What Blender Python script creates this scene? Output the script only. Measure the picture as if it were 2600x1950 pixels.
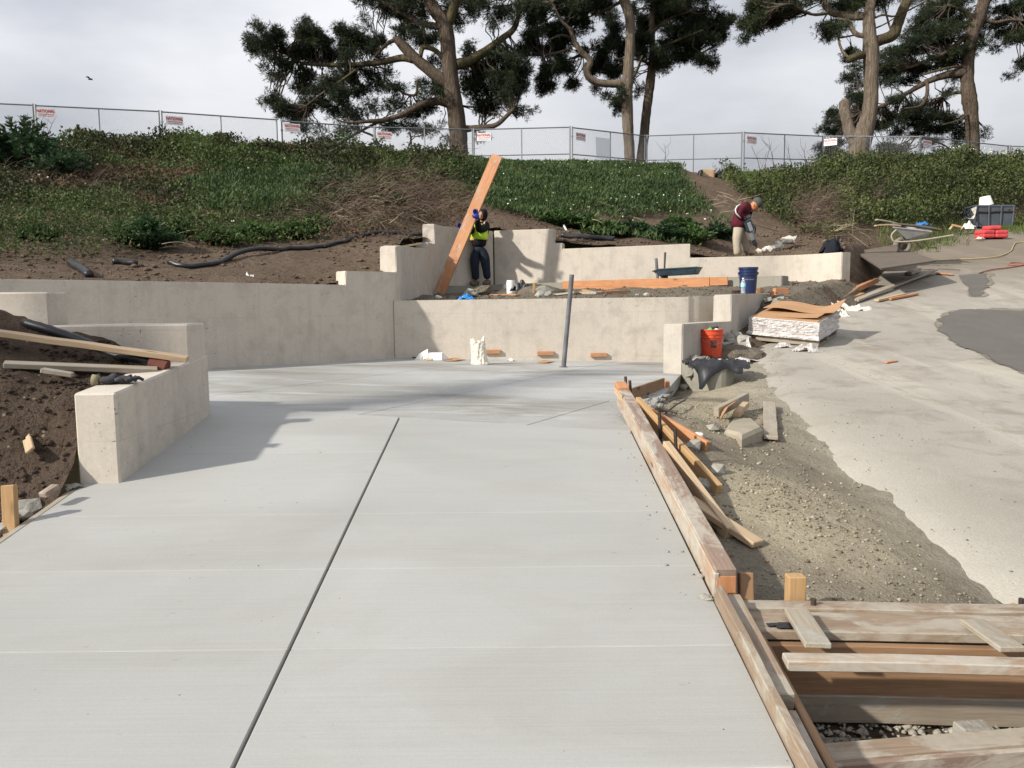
import bpy, bmesh, math, random
import numpy as np
from mathutils import Matrix, Vector, Euler, noise as mnoise
R = math.radians
random.seed(7); rng = np.random.default_rng(7)
for o in list(bpy.data.objects): bpy.data.objects.remove(o)
SC = bpy.context.scene
COL = SC.collection

# ------------------------------------------------------------------ camera
F = 2080.0                      # focal length in photograph pixels (2600 x 1950)
PITCH, ROLL = math.atan(215/F), 0.010
EYE = Vector((0, 0, 1.7))
cam_d = bpy.data.cameras.new('camera'); cam = bpy.data.objects.new('camera', cam_d); COL.objects.link(cam)
CR = Matrix.Rotation(math.pi/2 - PITCH, 3, 'X') @ Matrix.Rotation(-ROLL, 3, 'Z')
cam.matrix_world = Matrix.Translation(EYE) @ CR.to_4x4()
cam_d.sensor_width = 36; cam_d.lens = F/2600*36; cam_d.clip_start = 0.05; cam_d.clip_end = 2000
SC.camera = cam
SC.render.resolution_x, SC.render.resolution_y = 1024, 768

# ------------------------------------------------------------------ sky and sun
SUN_EL = R(31); SH = Vector((0.87, 0.493, 0))          # shadows run towards SH in plan
SUNV = Vector((-SH.x*math.cos(SUN_EL), -SH.y*math.cos(SUN_EL), math.sin(SUN_EL)))   # towards the sun
W = bpy.data.worlds.new('World'); SC.world = W; W.use_nodes = True
nt = W.node_tree; nt.nodes.clear()
def wn(t, **kw):
    n = nt.nodes.new('ShaderNode'+t)
    for k, v in kw.items(): setattr(n, k, v)
    return n
sky = wn('TexSky', sky_type='NISHITA', sun_disc=False, sun_elevation=SUN_EL,
         sun_rotation=math.atan2(SUNV.x, SUNV.y), air_density=1.2, dust_density=3.0, ozone_density=1.0)
tc = wn('TexCoord')
mp = wn('Mapping'); mp.inputs['Scale'].default_value = (1.0, 1.0, 2.6)
nt.links.new(tc.outputs['Generated'], mp.inputs['Vector'])
nz = wn('TexNoise'); nz.inputs['Scale'].default_value = 1.7; nz.inputs['Detail'].default_value = 6; nz.inputs['Roughness'].default_value = 0.5
nt.links.new(mp.outputs['Vector'], nz.inputs['Vector'])
cr = wn('ValToRGB')
cr.color_ramp.elements[0].position = 0.36; cr.color_ramp.elements[0].color = (0.222, 0.238, 0.285, 1)
cr.color_ramp.elements[1].position = 0.66; cr.color_ramp.elements[1].color = (0.55, 0.555, 0.575, 1)
nt.links.new(nz.outputs['Fac'], cr.inputs['Fac'])
# thin cloud glows towards the sun and is denser and greyer low down
dt = wn('VectorMath', operation='DOT_PRODUCT'); dt.inputs[1].default_value = SUNV
nt.links.new(tc.outputs['Generated'], dt.inputs[0])
g1 = wn('MapRange'); g1.inputs['From Min'].default_value = -0.9; g1.inputs['From Max'].default_value = 0.75
g1.inputs['To Min'].default_value = 0.84; g1.inputs['To Max'].default_value = 1.2
nt.links.new(dt.outputs['Value'], g1.inputs['Value'])
sx = wn('SeparateXYZ'); nt.links.new(tc.outputs['Generated'], sx.inputs['Vector'])
g2 = wn('MapRange'); g2.inputs['From Min'].default_value = 0.0; g2.inputs['From Max'].default_value = 0.40
g2.inputs['To Min'].default_value = 0.70; g2.inputs['To Max'].default_value = 1.12
nt.links.new(sx.outputs['Z'], g2.inputs['Value'])
mm = wn('Math', operation='MULTIPLY'); nt.links.new(g1.outputs['Result'], mm.inputs[0]); nt.links.new(g2.outputs['Result'], mm.inputs[1])
vs = wn('VectorMath', operation='SCALE'); nt.links.new(cr.outputs['Color'], vs.inputs[0]); nt.links.new(mm.outputs['Value'], vs.inputs['Scale'])
bg1 = wn('Background'); bg1.inputs['Strength'].default_value = 0.05; nt.links.new(sky.outputs['Color'], bg1.inputs['Color'])
bg2 = wn('Background'); bg2.inputs['Strength'].default_value = 0.99; nt.links.new(vs.outputs[0], bg2.inputs['Color'])
mx = wn('MixShader'); mx.inputs[0].default_value = 0.88
nt.links.new(bg1.outputs[0], mx.inputs[1]); nt.links.new(bg2.outputs[0], mx.inputs[2])
wo = wn('OutputWorld'); nt.links.new(mx.outputs[0], wo.inputs['Surface'])
sun_d = bpy.data.lights.new('sun', 'SUN'); sun_d.energy = 3.0; sun_d.angle = R(1.8); sun_d.color = (1.0, 0.945, 0.86)
sun = bpy.data.objects.new('sun', sun_d); COL.objects.link(sun)
sun.rotation_euler = SUNV.to_track_quat('Z', 'Y').to_euler(); sun.location = SUNV*60
vsn = SC.view_settings; vsn.view_transform = 'Standard'; vsn.look = 'None'; vsn.gamma = 1; vsn.use_curve_mapping = False
vsn.exposure = 0.86

# ------------------------------------------------------------------ measuring helpers
def ray(px, py):
    v = CR @ Vector(((px-1300)/F, -(py-975)/F, -1.0)); return v/v.y
def at(px, py, Y): return EYE + ray(px, py)*Y
def onz(px, py, z):
    r = ray(px, py); return EYE + r*((z-EYE.z)/r.z)
S_RAMP = 0.1365
def ramp_z(x, y): return S_RAMP*y
def rear_z(x, y): return 0.721 - 0.0261*x + 0.0127*y
def onplane(px, py, fn):
    a = fn(0, 0); bx = fn(1, 0)-a; by = fn(0, 1)-a; r = ray(px, py)
    t = (EYE.z - a)/(bx*r.x + by*r.y - r.z); return EYE + r*t
def onramp(px, py): return onplane(px, py, ramp_z)
def onrear(px, py): return onplane(px, py, rear_z)
_ry = [-12, 0, 2, 3.75, 4.9, 6.8, 8.4, 11, 14, 18, 24, 27, 60]
_rz = [-1.5, -.2, .03, .25, .39, .62, .77, 1.04, 1.55, 2.35, 3.5, 4.0, 6.0]
def road_z(x, y): return float(np.interp(y, _ry, _rz)) if np.isscalar(y) else np.interp(y, _ry, _rz)
def onfn(px, py, fn, y0=2.0, y1=40.0):
    r = ray(px, py); a, b = y0, y1
    g = lambda y: EYE.z + r.z*y - fn(r.x*y, y)
    ys = np.linspace(y0, y1, 400); prev = None
    for y in ys:
        if g(y) <= 0:
            if prev is None: break
            a, b = prev, y
            for _ in range(30):
                m = (a+b)/2
                if g(m) > 0: a = m
                else: b = m
            break
        prev = y
    return EYE + r*b
def onroad(px, py): return onfn(px, py, road_z)

# ------------------------------------------------------------------ object helpers
def tag(o, label=None, cat=None, group=None, kind=None):
    if label: o['label'] = label
    if cat: o['category'] = cat
    if group: o['group'] = group
    if kind: o['kind'] = kind
    return o
def link(o, parent=None):
    COL.objects.link(o)
    if parent is not None:
        o.parent = parent
    return o
def empty(name, loc=(0, 0, 0), rz=0.0):
    e = bpy.data.objects.new(name, None); COL.objects.link(e); e.location = loc; e.rotation_euler = (0, 0, rz)
    e.empty_display_size = 0.1
    return e
def setmat(me, m):
    for x in (m if isinstance(m, (list, tuple)) else [m]): me.materials.append(x)
def rebase(o, world_me, parent=None):
    """mesh given in world coordinates: move its origin to the base centre, or into the parent's space"""
    if parent is None:
        co = np.empty(len(world_me.vertices)*3, np.float32); world_me.vertices.foreach_get('co', co); co = co.reshape(-1, 3)
        c = (co.min(0)+co.max(0))/2; c[2] = co[:, 2].min(); co -= c
        world_me.vertices.foreach_set('co', co.ravel()); o.location = c
    else:
        M = pmat(parent).inverted(); world_me.transform(M)
def pmat(p):
    m = p.matrix_basis.copy()
    while p.parent is not None:
        p = p.parent; m = p.matrix_basis @ m
    return m
def mkobj(name, me, m, parent=None, smooth=False, world=True, auto=None):
    setmat(me, m)
    if smooth: me.polygons.foreach_set('use_smooth', np.ones(len(me.polygons), bool))
    o = bpy.data.objects.new(name, me)
    if world: rebase(o, me, parent)
    link(o, parent)
    if auto:
        md = o.modifiers.new('edges', 'EDGE_SPLIT'); md.split_angle = R(auto)
    return o
def from_np(name, V, Fc):
    """Fc: (n,3) or (n,4) int array or list of faces"""
    me = bpy.data.meshes.new(name)
    if isinstance(Fc, np.ndarray):
        V = np.asarray(V, np.float32); n, k = Fc.shape
        me.vertices.add(len(V)); me.vertices.foreach_set('co', V.ravel())
        me.loops.add(n*k); me.loops.foreach_set('vertex_index', Fc.astype(np.int32).ravel())
        me.polygons.add(n); me.polygons.foreach_set('loop_start', np.arange(0, n*k, k, dtype=np.int32))
        me.update(calc_edges=True)
    else:
        me.from_pydata([tuple(v) for v in V], [], Fc); me.update()
    return me
class MB:
    """collects shapes in world coordinates, builds ONE mesh object"""
    def __init__(s): s.v = []; s.f = []; s.mi = []
    def add(s, V, Fs, mi=0):
        n = len(s.v); s.v += [tuple(v) for v in V]; s.f += [tuple(i+n for i in f) for f in Fs]; s.mi += [mi]*len(Fs); return s
    def box(s, c, size, rot=None, mi=0, taper=1.0):
        hx, hy, hz = size[0]/2, size[1]/2, size[2]/2
        V = [Vector((x*hx*(taper if z > 0 else 1), y*hy*(taper if z > 0 else 1), z*hz)) for x, y, z in
             ((-1,-1,-1),(1,-1,-1),(1,1,-1),(-1,1,-1),(-1,-1,1),(1,-1,1),(1,1,1),(-1,1,1))]
        M = rot if rot is not None else Matrix.Identity(3)
        V = [M @ v + Vector(c) for v in V]
        return s.add(V, [(3,2,1,0),(4,5,6,7),(0,1,5,4),(1,2,6,5),(2,3,7,6),(3,0,4,7)], mi)
    def prism(s, poly, z0, z1, mi=0):
        n = len(poly)
        f0 = z0 if callable(z0) else (lambda x, y: z0); f1 = z1 if callable(z1) else (lambda x, y: z1)
        V = [(p[0], p[1], f0(p[0], p[1])) for p in poly] + [(p[0], p[1], f1(p[0], p[1])) for p in poly]
        Fs = [tuple(range(n-1, -1, -1)), tuple(range(n, 2*n))] + [(i, (i+1) % n, n+(i+1) % n, n+i) for i in range(n)]
        return s.add(V, Fs, mi)
    def tube(s, path, rad, n=8, mi=0, cap=True, wob=0.0):
        P = [Vector(p) for p in path]; m = len(P)
        if not hasattr(rad, '__len__'): rad = [rad]*m
        V = []; up = None
        for i in range(m):
            t = (P[min(i+1, m-1)] - P[max(i-1, 0)])
            if t.length < 1e-9: t = Vector((0, 0, 1))
            t.normalize()
            if up is None: up = Vector((0, 0, 1)) if abs(t.z) < 0.9 else Vector((1, 0, 0))
            a = (up - t*up.dot(t))
            if a.length < 1e-6: a = t.orthogonal()
            a.normalize(); b = t.cross(a); up = a
            for k in range(n):
                th = 2*math.pi*k/n; r = rad[i]*(1+wob*(random.random()-.5))
                V.append(P[i] + a*(math.cos(th)*r) + b*(math.sin(th)*r))
        Fs = [(i*n+k, i*n+(k+1) % n, (i+1)*n+(k+1) % n, (i+1)*n+k) for i in range(m-1) for k in range(n)]
        if cap: Fs += [tuple(range(n-1, -1, -1)), tuple(range((m-1)*n, m*n))]
        return s.add(V, Fs, mi)
    def lathe(s, prof, c=(0, 0, 0), n=24, mi=0, M=None, cap=False):
        V = []; m = len(prof); M = M or Matrix.Identity(3)
        for r, z in prof:
            for k in range(n):
                th = 2*math.pi*k/n; V.append(M @ Vector((r*math.cos(th), r*math.sin(th), z)) + Vector(c))
        Fs = [(i*n+k, i*n+(k+1) % n, (i+1)*n+(k+1) % n, (i+1)*n+k) for i in range(m-1) for k in range(n)]
        if cap: Fs += [tuple(range(n-1, -1, -1)), tuple(range((m-1)*n, m*n))]
        return s.add(V, Fs, mi)
    def ellipsoid(s, c, r, n=10, m=7, M=None, mi=0, wob=0.0):
        V = []; M = M or Matrix.Identity(3)
        for i in range(m+1):
            ph = math.pi*i/m
            for k in range(n):
                th = 2*math.pi*k/n; w = 1+wob*(random.random()-.5)
                V.append(M @ Vector((r[0]*math.sin(ph)*math.cos(th)*w, r[1]*math.sin(ph)*math.sin(th)*w, -r[2]*math.cos(ph)*w)) + Vector(c))
        Fs = [(i*n+k, i*n+(k+1) % n, (i+1)*n+(k+1) % n, (i+1)*n+k) for i in range(m) for k in range(n)]
        return s.add(V, Fs, mi)
    def build(s, name, m, parent=None, smooth=False, bevel=0.0, auto=None, weld=False):
        me = bpy.data.meshes.new(name); me.from_pydata(s.v, [], s.f); me.update()
        if weld:
            bm = bmesh.new(); bm.from_mesh(me); bmesh.ops.remove_doubles(bm, verts=bm.verts, dist=1e-5); bm.to_mesh(me); bm.free()
        elif any(s.mi): me.polygons.foreach_set('material_index', np.array(s.mi, np.int32))
        if bevel > 0:
            bm = bmesh.new(); bm.from_mesh(me)
            bmesh.ops.remove_doubles(bm, verts=bm.verts, dist=1e-6)
            es = [e for e in bm.edges if len(e.link_faces) == 2 and e.calc_face_angle(0) > 0.5]
            bmesh.ops.bevel(bm, geom=es, offset=bevel, segments=1, affect='EDGES', clamp_overlap=True)
            bm.to_mesh(me); bm.free()
        return mkobj(name, me, m, parent, smooth, True, auto)
_bcache = {}
def board(name, p0, p1, w, t, m, up=(0, 0, 1), parent=None, bev=0.004, warp=0.0, roll=0.0):
    """a sawn board: centreline p0 -> p1, width w (across), thickness t (along up). local X runs along the grain"""
    p0, p1 = Vector(p0), Vector(p1); L = (p1-p0).length; X = (p1-p0).normalized(); U = Vector(up)
    Y = U.cross(X)
    if Y.length < 1e-6: Y = X.orthogonal()
    Y.normalize(); Z = X.cross(Y)
    if roll:
        q = Matrix.Rotation(roll, 3, X); Y = q @ Y; Z = q @ Z
    bm = bmesh.new(); bmesh.ops.create_cube(bm, size=1)
    bmesh.ops.scale(bm, vec=(L, w, t), verts=bm.verts)
    if warp or L > 1.2:
        bmesh.ops.subdivide_edges(bm, edges=[e for e in bm.edges if abs((e.verts[0].co-e.verts[1].co).x) > L*.5], cuts=5)
        for v in bm.verts:
            u = v.co.x/L; v.co.z += warp*(1-4*u*u) + .0015*math.sin(u*17+w*90); v.co.y += .0015*math.sin(u*23+t*70)
    es = [e for e in bm.edges if e.calc_face_angle(0) > 0.8]
    bmesh.ops.bevel(bm, geom=es, offset=min(bev, t*.2), segments=1, affect='EDGES')
    me = bpy.data.meshes.new(name); bm.to_mesh(me); bm.free(); setmat(me, m)
    o = bpy.data.objects.new(name, me)
    M = Matrix((X, Y, Z)).transposed().to_4x4(); M.translation = (p0+p1)/2
    if parent is not None: M = pmat(parent).inverted() @ M
    o.matrix_basis = M
    return link(o, parent)
def catmull(P, n=6):
    P = [Vector(p) for p in P]; out = []
    for i in range(len(P)-1):
        p0, p1, p2, p3 = P[max(i-1, 0)], P[i], P[i+1], P[min(i+2, len(P)-1)]
        for k in range(n):
            t = k/n; t2 = t*t; t3 = t2*t
            out.append(.5*((2*p1)+(p2-p0)*t+(2*p0-5*p1+4*p2-p3)*t2+(3*p1-p0-3*p2+p3)*t3))
    out.append(P[-1]); return out
def inpoly(X, Y, poly):
    X = np.asarray(X); Y = np.asarray(Y); ins = np.zeros(X.shape, bool); n = len(poly)
    for i in range(n):
        x0, y0 = poly[i][0], poly[i][1]; x1, y1 = poly[(i+1) % n][0], poly[(i+1) % n][1]
        if y0 == y1: continue
        c = ((y0 > Y) != (y1 > Y)) & (X < (x1-x0)*(Y-y0)/(y1-y0)+x0); ins ^= c
    return ins
def vnoise(x, y, s=1.0, seed=0, octv=4):
    """fast numpy value noise, about -1..1"""
    out = 0; amp = 1; tot = 0
    for o in range(octv):
        xs = x*s+seed*17.3+o*31.7; ys = y*s+seed*9.1+o*11.9
        xi = np.floor(xs).astype(np.int64); yi = np.floor(ys).astype(np.int64); xf = xs-xi; yf = ys-yi
        def h(a, b):
            n = (a*374761393 + b*668265263 + seed*1442695) & 0xffffffff
            n = ((n ^ (n >> 13))*1274126177) & 0xffffffff
            return ((n ^ (n >> 16)) & 0xffff)/32767.5-1
        u = xf*xf*(3-2*xf); v = yf*yf*(3-2*yf)
        a = h(xi, yi)*(1-u)+h(xi+1, yi)*u; b = h(xi, yi+1)*(1-u)+h(xi+1, yi+1)*u
        out = out+amp*(a*(1-v)+b*v); tot += amp; amp *= .5; s = s*2.03
    return out/tot
class TPS:
    def __init__(s, pts, lam=1e-3):
        P = np.array([(p[0], p[1]) for p in pts], float); z = np.array([p[2] for p in pts], float); n = len(P); s.P = P
        d2 = ((P[:, None]-P[None])**2).sum(-1); K = .5*d2*np.log(d2+1e-12)
        A = np.zeros((n+3, n+3)); A[:n, :n] = K+lam*np.eye(n); A[:n, n] = 1; A[:n, n+1:] = P; A[n, :n] = 1; A[n+1:, :n] = P.T
        s.w = np.linalg.solve(A, np.r_[z, 0, 0, 0])
    def __call__(s, x, y):
        x = np.asarray(x, float); y = np.asarray(y, float); sh = x.shape; q = np.c_[x.ravel(), y.ravel()]
        out = np.empty(len(q))
        for i in range(0, len(q), 20000):
            d2 = ((q[i:i+20000, None]-s.P[None])**2).sum(-1)
            out[i:i+20000] = (.5*d2*np.log(d2+1e-12)) @ s.w[:-3] + s.w[-3] + q[i:i+20000] @ s.w[-2:]
        out = out.reshape(sh)
        return out if sh else float(out)
def heightmesh(name, x0, x1, y0, y1, step, zfn, keep, m, xs=None, ys=None):
    if xs is None: xs = np.linspace(x0, x1, int((x1-x0)/step)+1); ys = np.linspace(y0, y1, int((y1-y0)/step)+1)
    nx, ny = len(xs), len(ys); X, Y = np.meshgrid(xs, ys); Z = zfn(X, Y); K = keep(X, Y)
    idx = np.arange(nx*ny).reshape(ny, nx)
    q = np.stack([idx[:-1, :-1], idx[:-1, 1:], idx[1:, 1:], idx[1:, :-1]], -1).reshape(-1, 4)
    Kf = K.ravel(); q = q[Kf[q].all(1)]
    used = np.unique(q); re = np.full(nx*ny, -1); re[used] = np.arange(len(used))
    V = np.stack([X, Y, Z], -1).reshape(-1, 3)[used]
    me = from_np(name, V, re[q]); me.polygons.foreach_set('use_smooth', np.ones(len(me.polygons), bool))
    setmat(me, m); o = bpy.data.objects.new(name, me); COL.objects.link(o); return o
# ------------------------------------------------------------------ materials
class G:
    def __init__(s, name):
        s.m = bpy.data.materials.new(name); s.m.use_nodes = True; s.t = s.m.node_tree; s.t.nodes.clear()
        s.out = s.t.nodes.new('ShaderNodeOutputMaterial'); s.tc = None
    def n(s, ty, ins=None, **kw):
        nd = s.t.nodes.new('ShaderNode'+ty)
        for k, v in kw.items(): setattr(nd, k, v)
        for k, v in (ins or {}).items(): s.set(nd.inputs[k], v)
        return nd
    def set(s, sock, v):
        if isinstance(v, bpy.types.NodeSocket): s.t.links.new(v, sock)
        elif v is not None:
            if isinstance(v, (tuple, list)) and len(v) == 3 and sock.type == 'RGBA': v = (*v, 1)
            sock.default_value = v
    def co(s, scale=(1, 1, 1), which='Object', rnd=False):
        if s.tc is None: s.tc = s.n('TexCoord')
        v = s.tc.outputs[which]
        if rnd:
            oi = s.n('ObjectInfo'); a = s.n('VectorMath', {0: v}, operation='ADD')
            sc = s.n('VectorMath', {0: (37.1, 91.7, 53.3)}, operation='SCALE'); s.set(sc.inputs['Scale'], oi.outputs['Random'])
            s.set(a.inputs[1], sc.outputs[0]); v = a.outputs[0]
        if scale != (1, 1, 1): v = s.n('Mapping', {'Vector': v, 'Scale': scale}).outputs[0]
        return v
    def noise(s, scale, detail=4, rough=.55, vec=None, dist=0.0):
        return s.n('TexNoise', {'Vector': vec if vec is not None else s.co(), 'Scale': scale, 'Detail': detail, 'Roughness': rough, 'Distortion': dist}).outputs['Fac']
    def voro(s, scale, vec=None, feature='F1', out='Distance', rnd=1.0):
        return s.n('TexVoronoi', {'Vector': vec if vec is not None else s.co(), 'Scale': scale, 'Randomness': rnd}, feature=feature).outputs[out]
    def ramp(s, fac, stops, interp='LINEAR'):
        nd = s.n('ValToRGB', {'Fac': fac}); e = nd.color_ramp.elements; nd.color_ramp.interpolation = interp
        while len(e) < len(stops): e.new(.5)
        for i, (p, c) in enumerate(stops):
            e[i].position = p; e[i].color = (c, c, c, 1) if not hasattr(c, '__len__') else (*c[:3], 1)
        return nd.outputs['Color']
    def mix(s, fac, a, b, mode='MIX'):
        nd = s.n('Mix', data_type='RGBA', blend_type=mode); s.set(nd.inputs[0], fac); s.set(nd.inputs[6], a); s.set(nd.inputs[7], b); return nd.outputs[2]
    def math(s, op, a, b=None, c=None):
        nd = s.n('Math', operation=op); s.set(nd.inputs[0], a)
        if b is not None: s.set(nd.inputs[1], b)
        if c is not None: s.set(nd.inputs[2], c)
        return nd.outputs[0]
    def bump(s, h, strength=.3, dist=.01, nrm=None):
        nd = s.n('Bump', {'Height': h, 'Strength': strength, 'Distance': dist})
        if nrm is not None: s.set(nd.inputs['Normal'], nrm)
        return nd.outputs[0]
    def bsdf(s, col, rough=.8, nrm=None, spec=.3, metal=0.0, **kw):
        b = s.n('BsdfPrincipled', {'Base Color': col, 'Roughness': rough, 'Metallic': metal, 'Specular IOR Level': spec})
        if nrm is not None: s.set(b.inputs['Normal'], nrm)
        for k, v in kw.items(): s.set(b.inputs[k.replace('_', ' ')], v)
        s.t.links.new(b.outputs[0], s.out.inputs['Surface']); return b
    def done(s): return s.m
def plain(name, col, rough=.6, spec=.3, metal=0.0, var=.15, vs=6.0, bump=.0, bs=60.0, bd=.004):
    g = G(name); n = g.noise(vs, 5, .6, g.co(rnd=True))
    c = g.mix(1.0, col, g.ramp(n, [(.25, 1-var), (.75, 1+var)]), 'MULTIPLY')
    nr = g.bump(g.noise(bs, 4, .6, g.co(rnd=True)), bump, bd) if bump else None
    g.bsdf(c, rough, nr, spec, metal); return g.done()
def concrete(name, light, dark, stain, pits=1.0, warm=None, streak=.5):
    g = G(name); co = g.co()
    big = g.noise(.9, 5, .55, co, .4); mid = g.noise(4.5, 5, .6, co); fine = g.noise(45, 3, .6, co)
    c = g.mix(g.ramp(big, [(.3, 0), (.68, 1)]), dark, light)
    c = g.mix(g.math('MULTIPLY', g.ramp(mid, [(.48, 0), (.70, 1)]), .62), c, stain)
    st = g.noise(1.0, 4, .6, g.co((9, 9, .7)))
    c = g.mix(g.math('MULTIPLY', g.ramp(st, [(.52, 0), (.72, 1)]), streak*.8), c, stain)
    lz = g.n('SeparateXYZ', {'Vector': co}).outputs['Z']
    ll = g.math('ABSOLUTE', g.math('SUBTRACT', g.math('FRACT', g.math('MULTIPLY', g.math('ADD', lz, g.math('MULTIPLY', big, .02)), 1.64)), .5))
    c = g.mix(g.math('MULTIPLY', g.ramp(ll, [(0, 1), (.012, 0)]), g.ramp(g.noise(3, 3, .6, co), [(.40, 0), (.6, .55)])), c, stain)
    c = g.mix(1.0, c, g.ramp(fine, [(.25, .93), (.75, 1.06)]), 'MULTIPLY')
    # voids and dark marks
    wv = g.n('VectorMath', {0: co, 1: g.n('TexNoise', {'Vector': co, 'Scale': 9.0}).outputs['Color']}, operation='ADD').outputs[0]
    vz = g.n('Mapping', {'Vector': wv, 'Scale': (1, 1, .8)}).outputs[0]
    pv = g.n('TexVoronoi', {'Vector': vz, 'Scale': 7.0}); pm = g.ramp(pv.outputs['Distance'], [(.07, 1), (.15, 0)])
    sel = g.ramp(g.noise(2.1, 3, .6, co), [(.49, 0), (.58, 1)])
    pit = g.math('MULTIPLY', pm, g.math('MULTIPLY', sel, .85*pits))
    c = g.mix(pit, c, (.085, .075, .062))
    pv2 = g.n('TexVoronoi', {'Vector': co, 'Scale': 38.0}); p2 = g.math('MULTIPLY', g.ramp(pv2.outputs['Distance'], [(.10, 1), (.2, 0)]), g.ramp(g.noise(6, 2, .5, co), [(.55, 0), (.65, .5*pits)]))
    c = g.mix(p2, c, (.13, .115, .095))
    h = g.math('SUBTRACT', g.math('ADD', g.math('MULTIPLY', fine, .25), g.math('MULTIPLY', mid, .6)), g.math('ADD', pit, p2))
    g.bsdf(c, .88, g.bump(h, .35, .006), .25); return g.done()
M_WALL = concrete('wall_concrete', (.580, .524, .446), (.520, .470, .400), (.395, .356, .302))
M_WALL2 = concrete('old_wall_concrete', (.50, .460, .398), (.44, .405, .350), (.33, .302, .26), 1.5)
M_FOOT = concrete('footing_concrete', (.30, .285, .235), (.25, .237, .195), (.20, .188, .155), .4)

def slab_mat(name, rear):
    g = G(name); co = g.co()
    oi = g.n('ObjectInfo').outputs['Random']
    big = g.noise(.55, 4, .5, co, .6); mid = g.noise(2.6, 6, .62, co, .5); fine = g.noise(120, 2, .6, co)
    broom = g.noise(1.0, 3, .7, g.co((1.2, 160, 4)) if not rear else g.co((60, 9, 4)))
    a, b = ((.335, .333, .312), (.392, .390, .368)) if not rear else ((.290, .286, .262), (.43, .428, .412))
    c = g.mix(g.ramp(big, [(.32, 0), (.66, 1)]), a, b)
    c = g.mix(1.0, c, g.ramp(oi, [(0, .97), (1, 1.025)]), 'MULTIPLY')
    # damp and cement-milk stains drawn out across the slab
    stv = g.noise(1.0, 5, .6, g.co((.55, 1.7, 1)), .9)
    amt = .80 if rear else .17
    c = g.mix(g.math('MULTIPLY', g.ramp(stv, [(.50, 0), (.66, 1)]), amt), c, (.225, .212, .180))
    if rear:
        s2 = g.noise(1.0, 5, .6, g.co((.7, 2.6, 1)), 1.2)
        c = g.mix(g.math('MULTIPLY', g.ramp(s2, [(.55, 0), (.72, 1)]), .7), c, (.50, .497, .485))
    c = g.mix(g.math('MULTIPLY', g.ramp(mid, [(.54, 0), (.72, 1)]), .28), c, (.31, .305, .28))
    # scuffs and specks
    sp = g.n('TexVoronoi', {'Vector': g.co((1, 2.2, 1)), 'Scale': 5.5})
    sk = g.math('MULTIPLY', g.ramp(sp.outputs['Distance'], [(.0, .75), (.11, 0)]), g.ramp(g.noise(1.3, 3, .6, co), [(.50, 0), (.60, 1)]))
    c = g.mix(g.math('MULTIPLY', sk, .75), c, (.20, .19, .165))
    s3 = g.n('TexVoronoi', {'Vector': co, 'Scale': 26.0})
    c = g.mix(g.math('MULTIPLY', g.ramp(s3.outputs['Distance'], [(.05, .9), (.10, 0)]), g.ramp(g.noise(5.3, 2, .6, co), [(.62, 0), (.66, 1)])), c, (.09, .08, .065))
    c = g.mix(1.0, c, g.ramp(fine, [(.2, .95), (.8, 1.05)]), 'MULTIPLY')
    c = g.mix(1.0, c, g.ramp(broom, [(.25, .945), (.75, 1.05)]), 'MULTIPLY')
    h = g.math('ADD', g.math('MULTIPLY', broom, .5), g.math('MULTIPLY', fine, .4))
    g.bsdf(c, .82, g.bump(h, .16, .004), .25); return g.done()
M_SLAB = slab_mat('broomed_slab', False); M_SLAB2 = slab_mat('stained_slab', True)
M_JOINT = plain('joint_dirt', (.16, .15, .13), .95); M_JOINTL = plain('joint_paste', (.43, .425, .40), .9, .2, 0, .3, 3)
def dirt(name, a, b, c3, scale=1.0, stones=.6):
    g = G(name); co = g.co()
    n1 = g.noise(.8*scale, 5, .6, co); n2 = g.noise(7*scale, 6, .7, co); n3 = g.noise(38*scale, 5, .7, co)
    c = g.mix(g.ramp(n1, [(.3, 0), (.7, 1)]), a, b); c = g.mix(g.ramp(n2, [(.48, 0), (.74, 1)]), c, c3)
    c = g.mix(1.0, c, g.ramp(n3, [(.2, .62), (.8, 1.30)]), 'MULTIPLY')
    sv = g.n('TexVoronoi', {'Vector': co, 'Scale': 17.0*scale}); sm = g.math('MULTIPLY', g.ramp(sv.outputs['Distance'], [(.10, 1), (.19, 0)]), g.ramp(g.n('SeparateColor', {'Color': sv.outputs['Color']}).outputs[0], [(.78, 0), (.86, stones)]))
    c = g.mix(sm, c, (.36, .33, .27))
    h = g.math('ADD', g.math('MULTIPLY', n2, 1.0), g.math('MULTIPLY', n3, .45)); n4 = g.noise(3.2*scale, 5, .65, co)
    g.bsdf(c, .95, g.bump(h, .9, .05, g.bump(n4, .8, .12)), .12); return g.done()
M_DIRT = dirt('hill_soil', (.112, .080, .056), (.158, .118, .084), (.075, .053, .038))
M_DARK = dirt('dark_soil', (.078, .056, .041), (.108, .079, .058), (.055, .040, .030))
M_CLOD = dirt('clod_soil', (.150, .108, .074), (.185, .138, .098), (.12, .085, .06))
M_DUSTB = concrete('dusty_block', (.36, .32, .24), (.30, .265, .20), (.24, .21, .155), .5)
M_TERR = dirt('terrace_soil', (.175, .148, .112), (.22, .188, .145), (.13, .106, .078), 1.3)
M_GRAV = dirt('gravel_ground', (.230, .197, .138), (.330, .290, .205), (.135, .116, .086), 1.6, .9)
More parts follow.
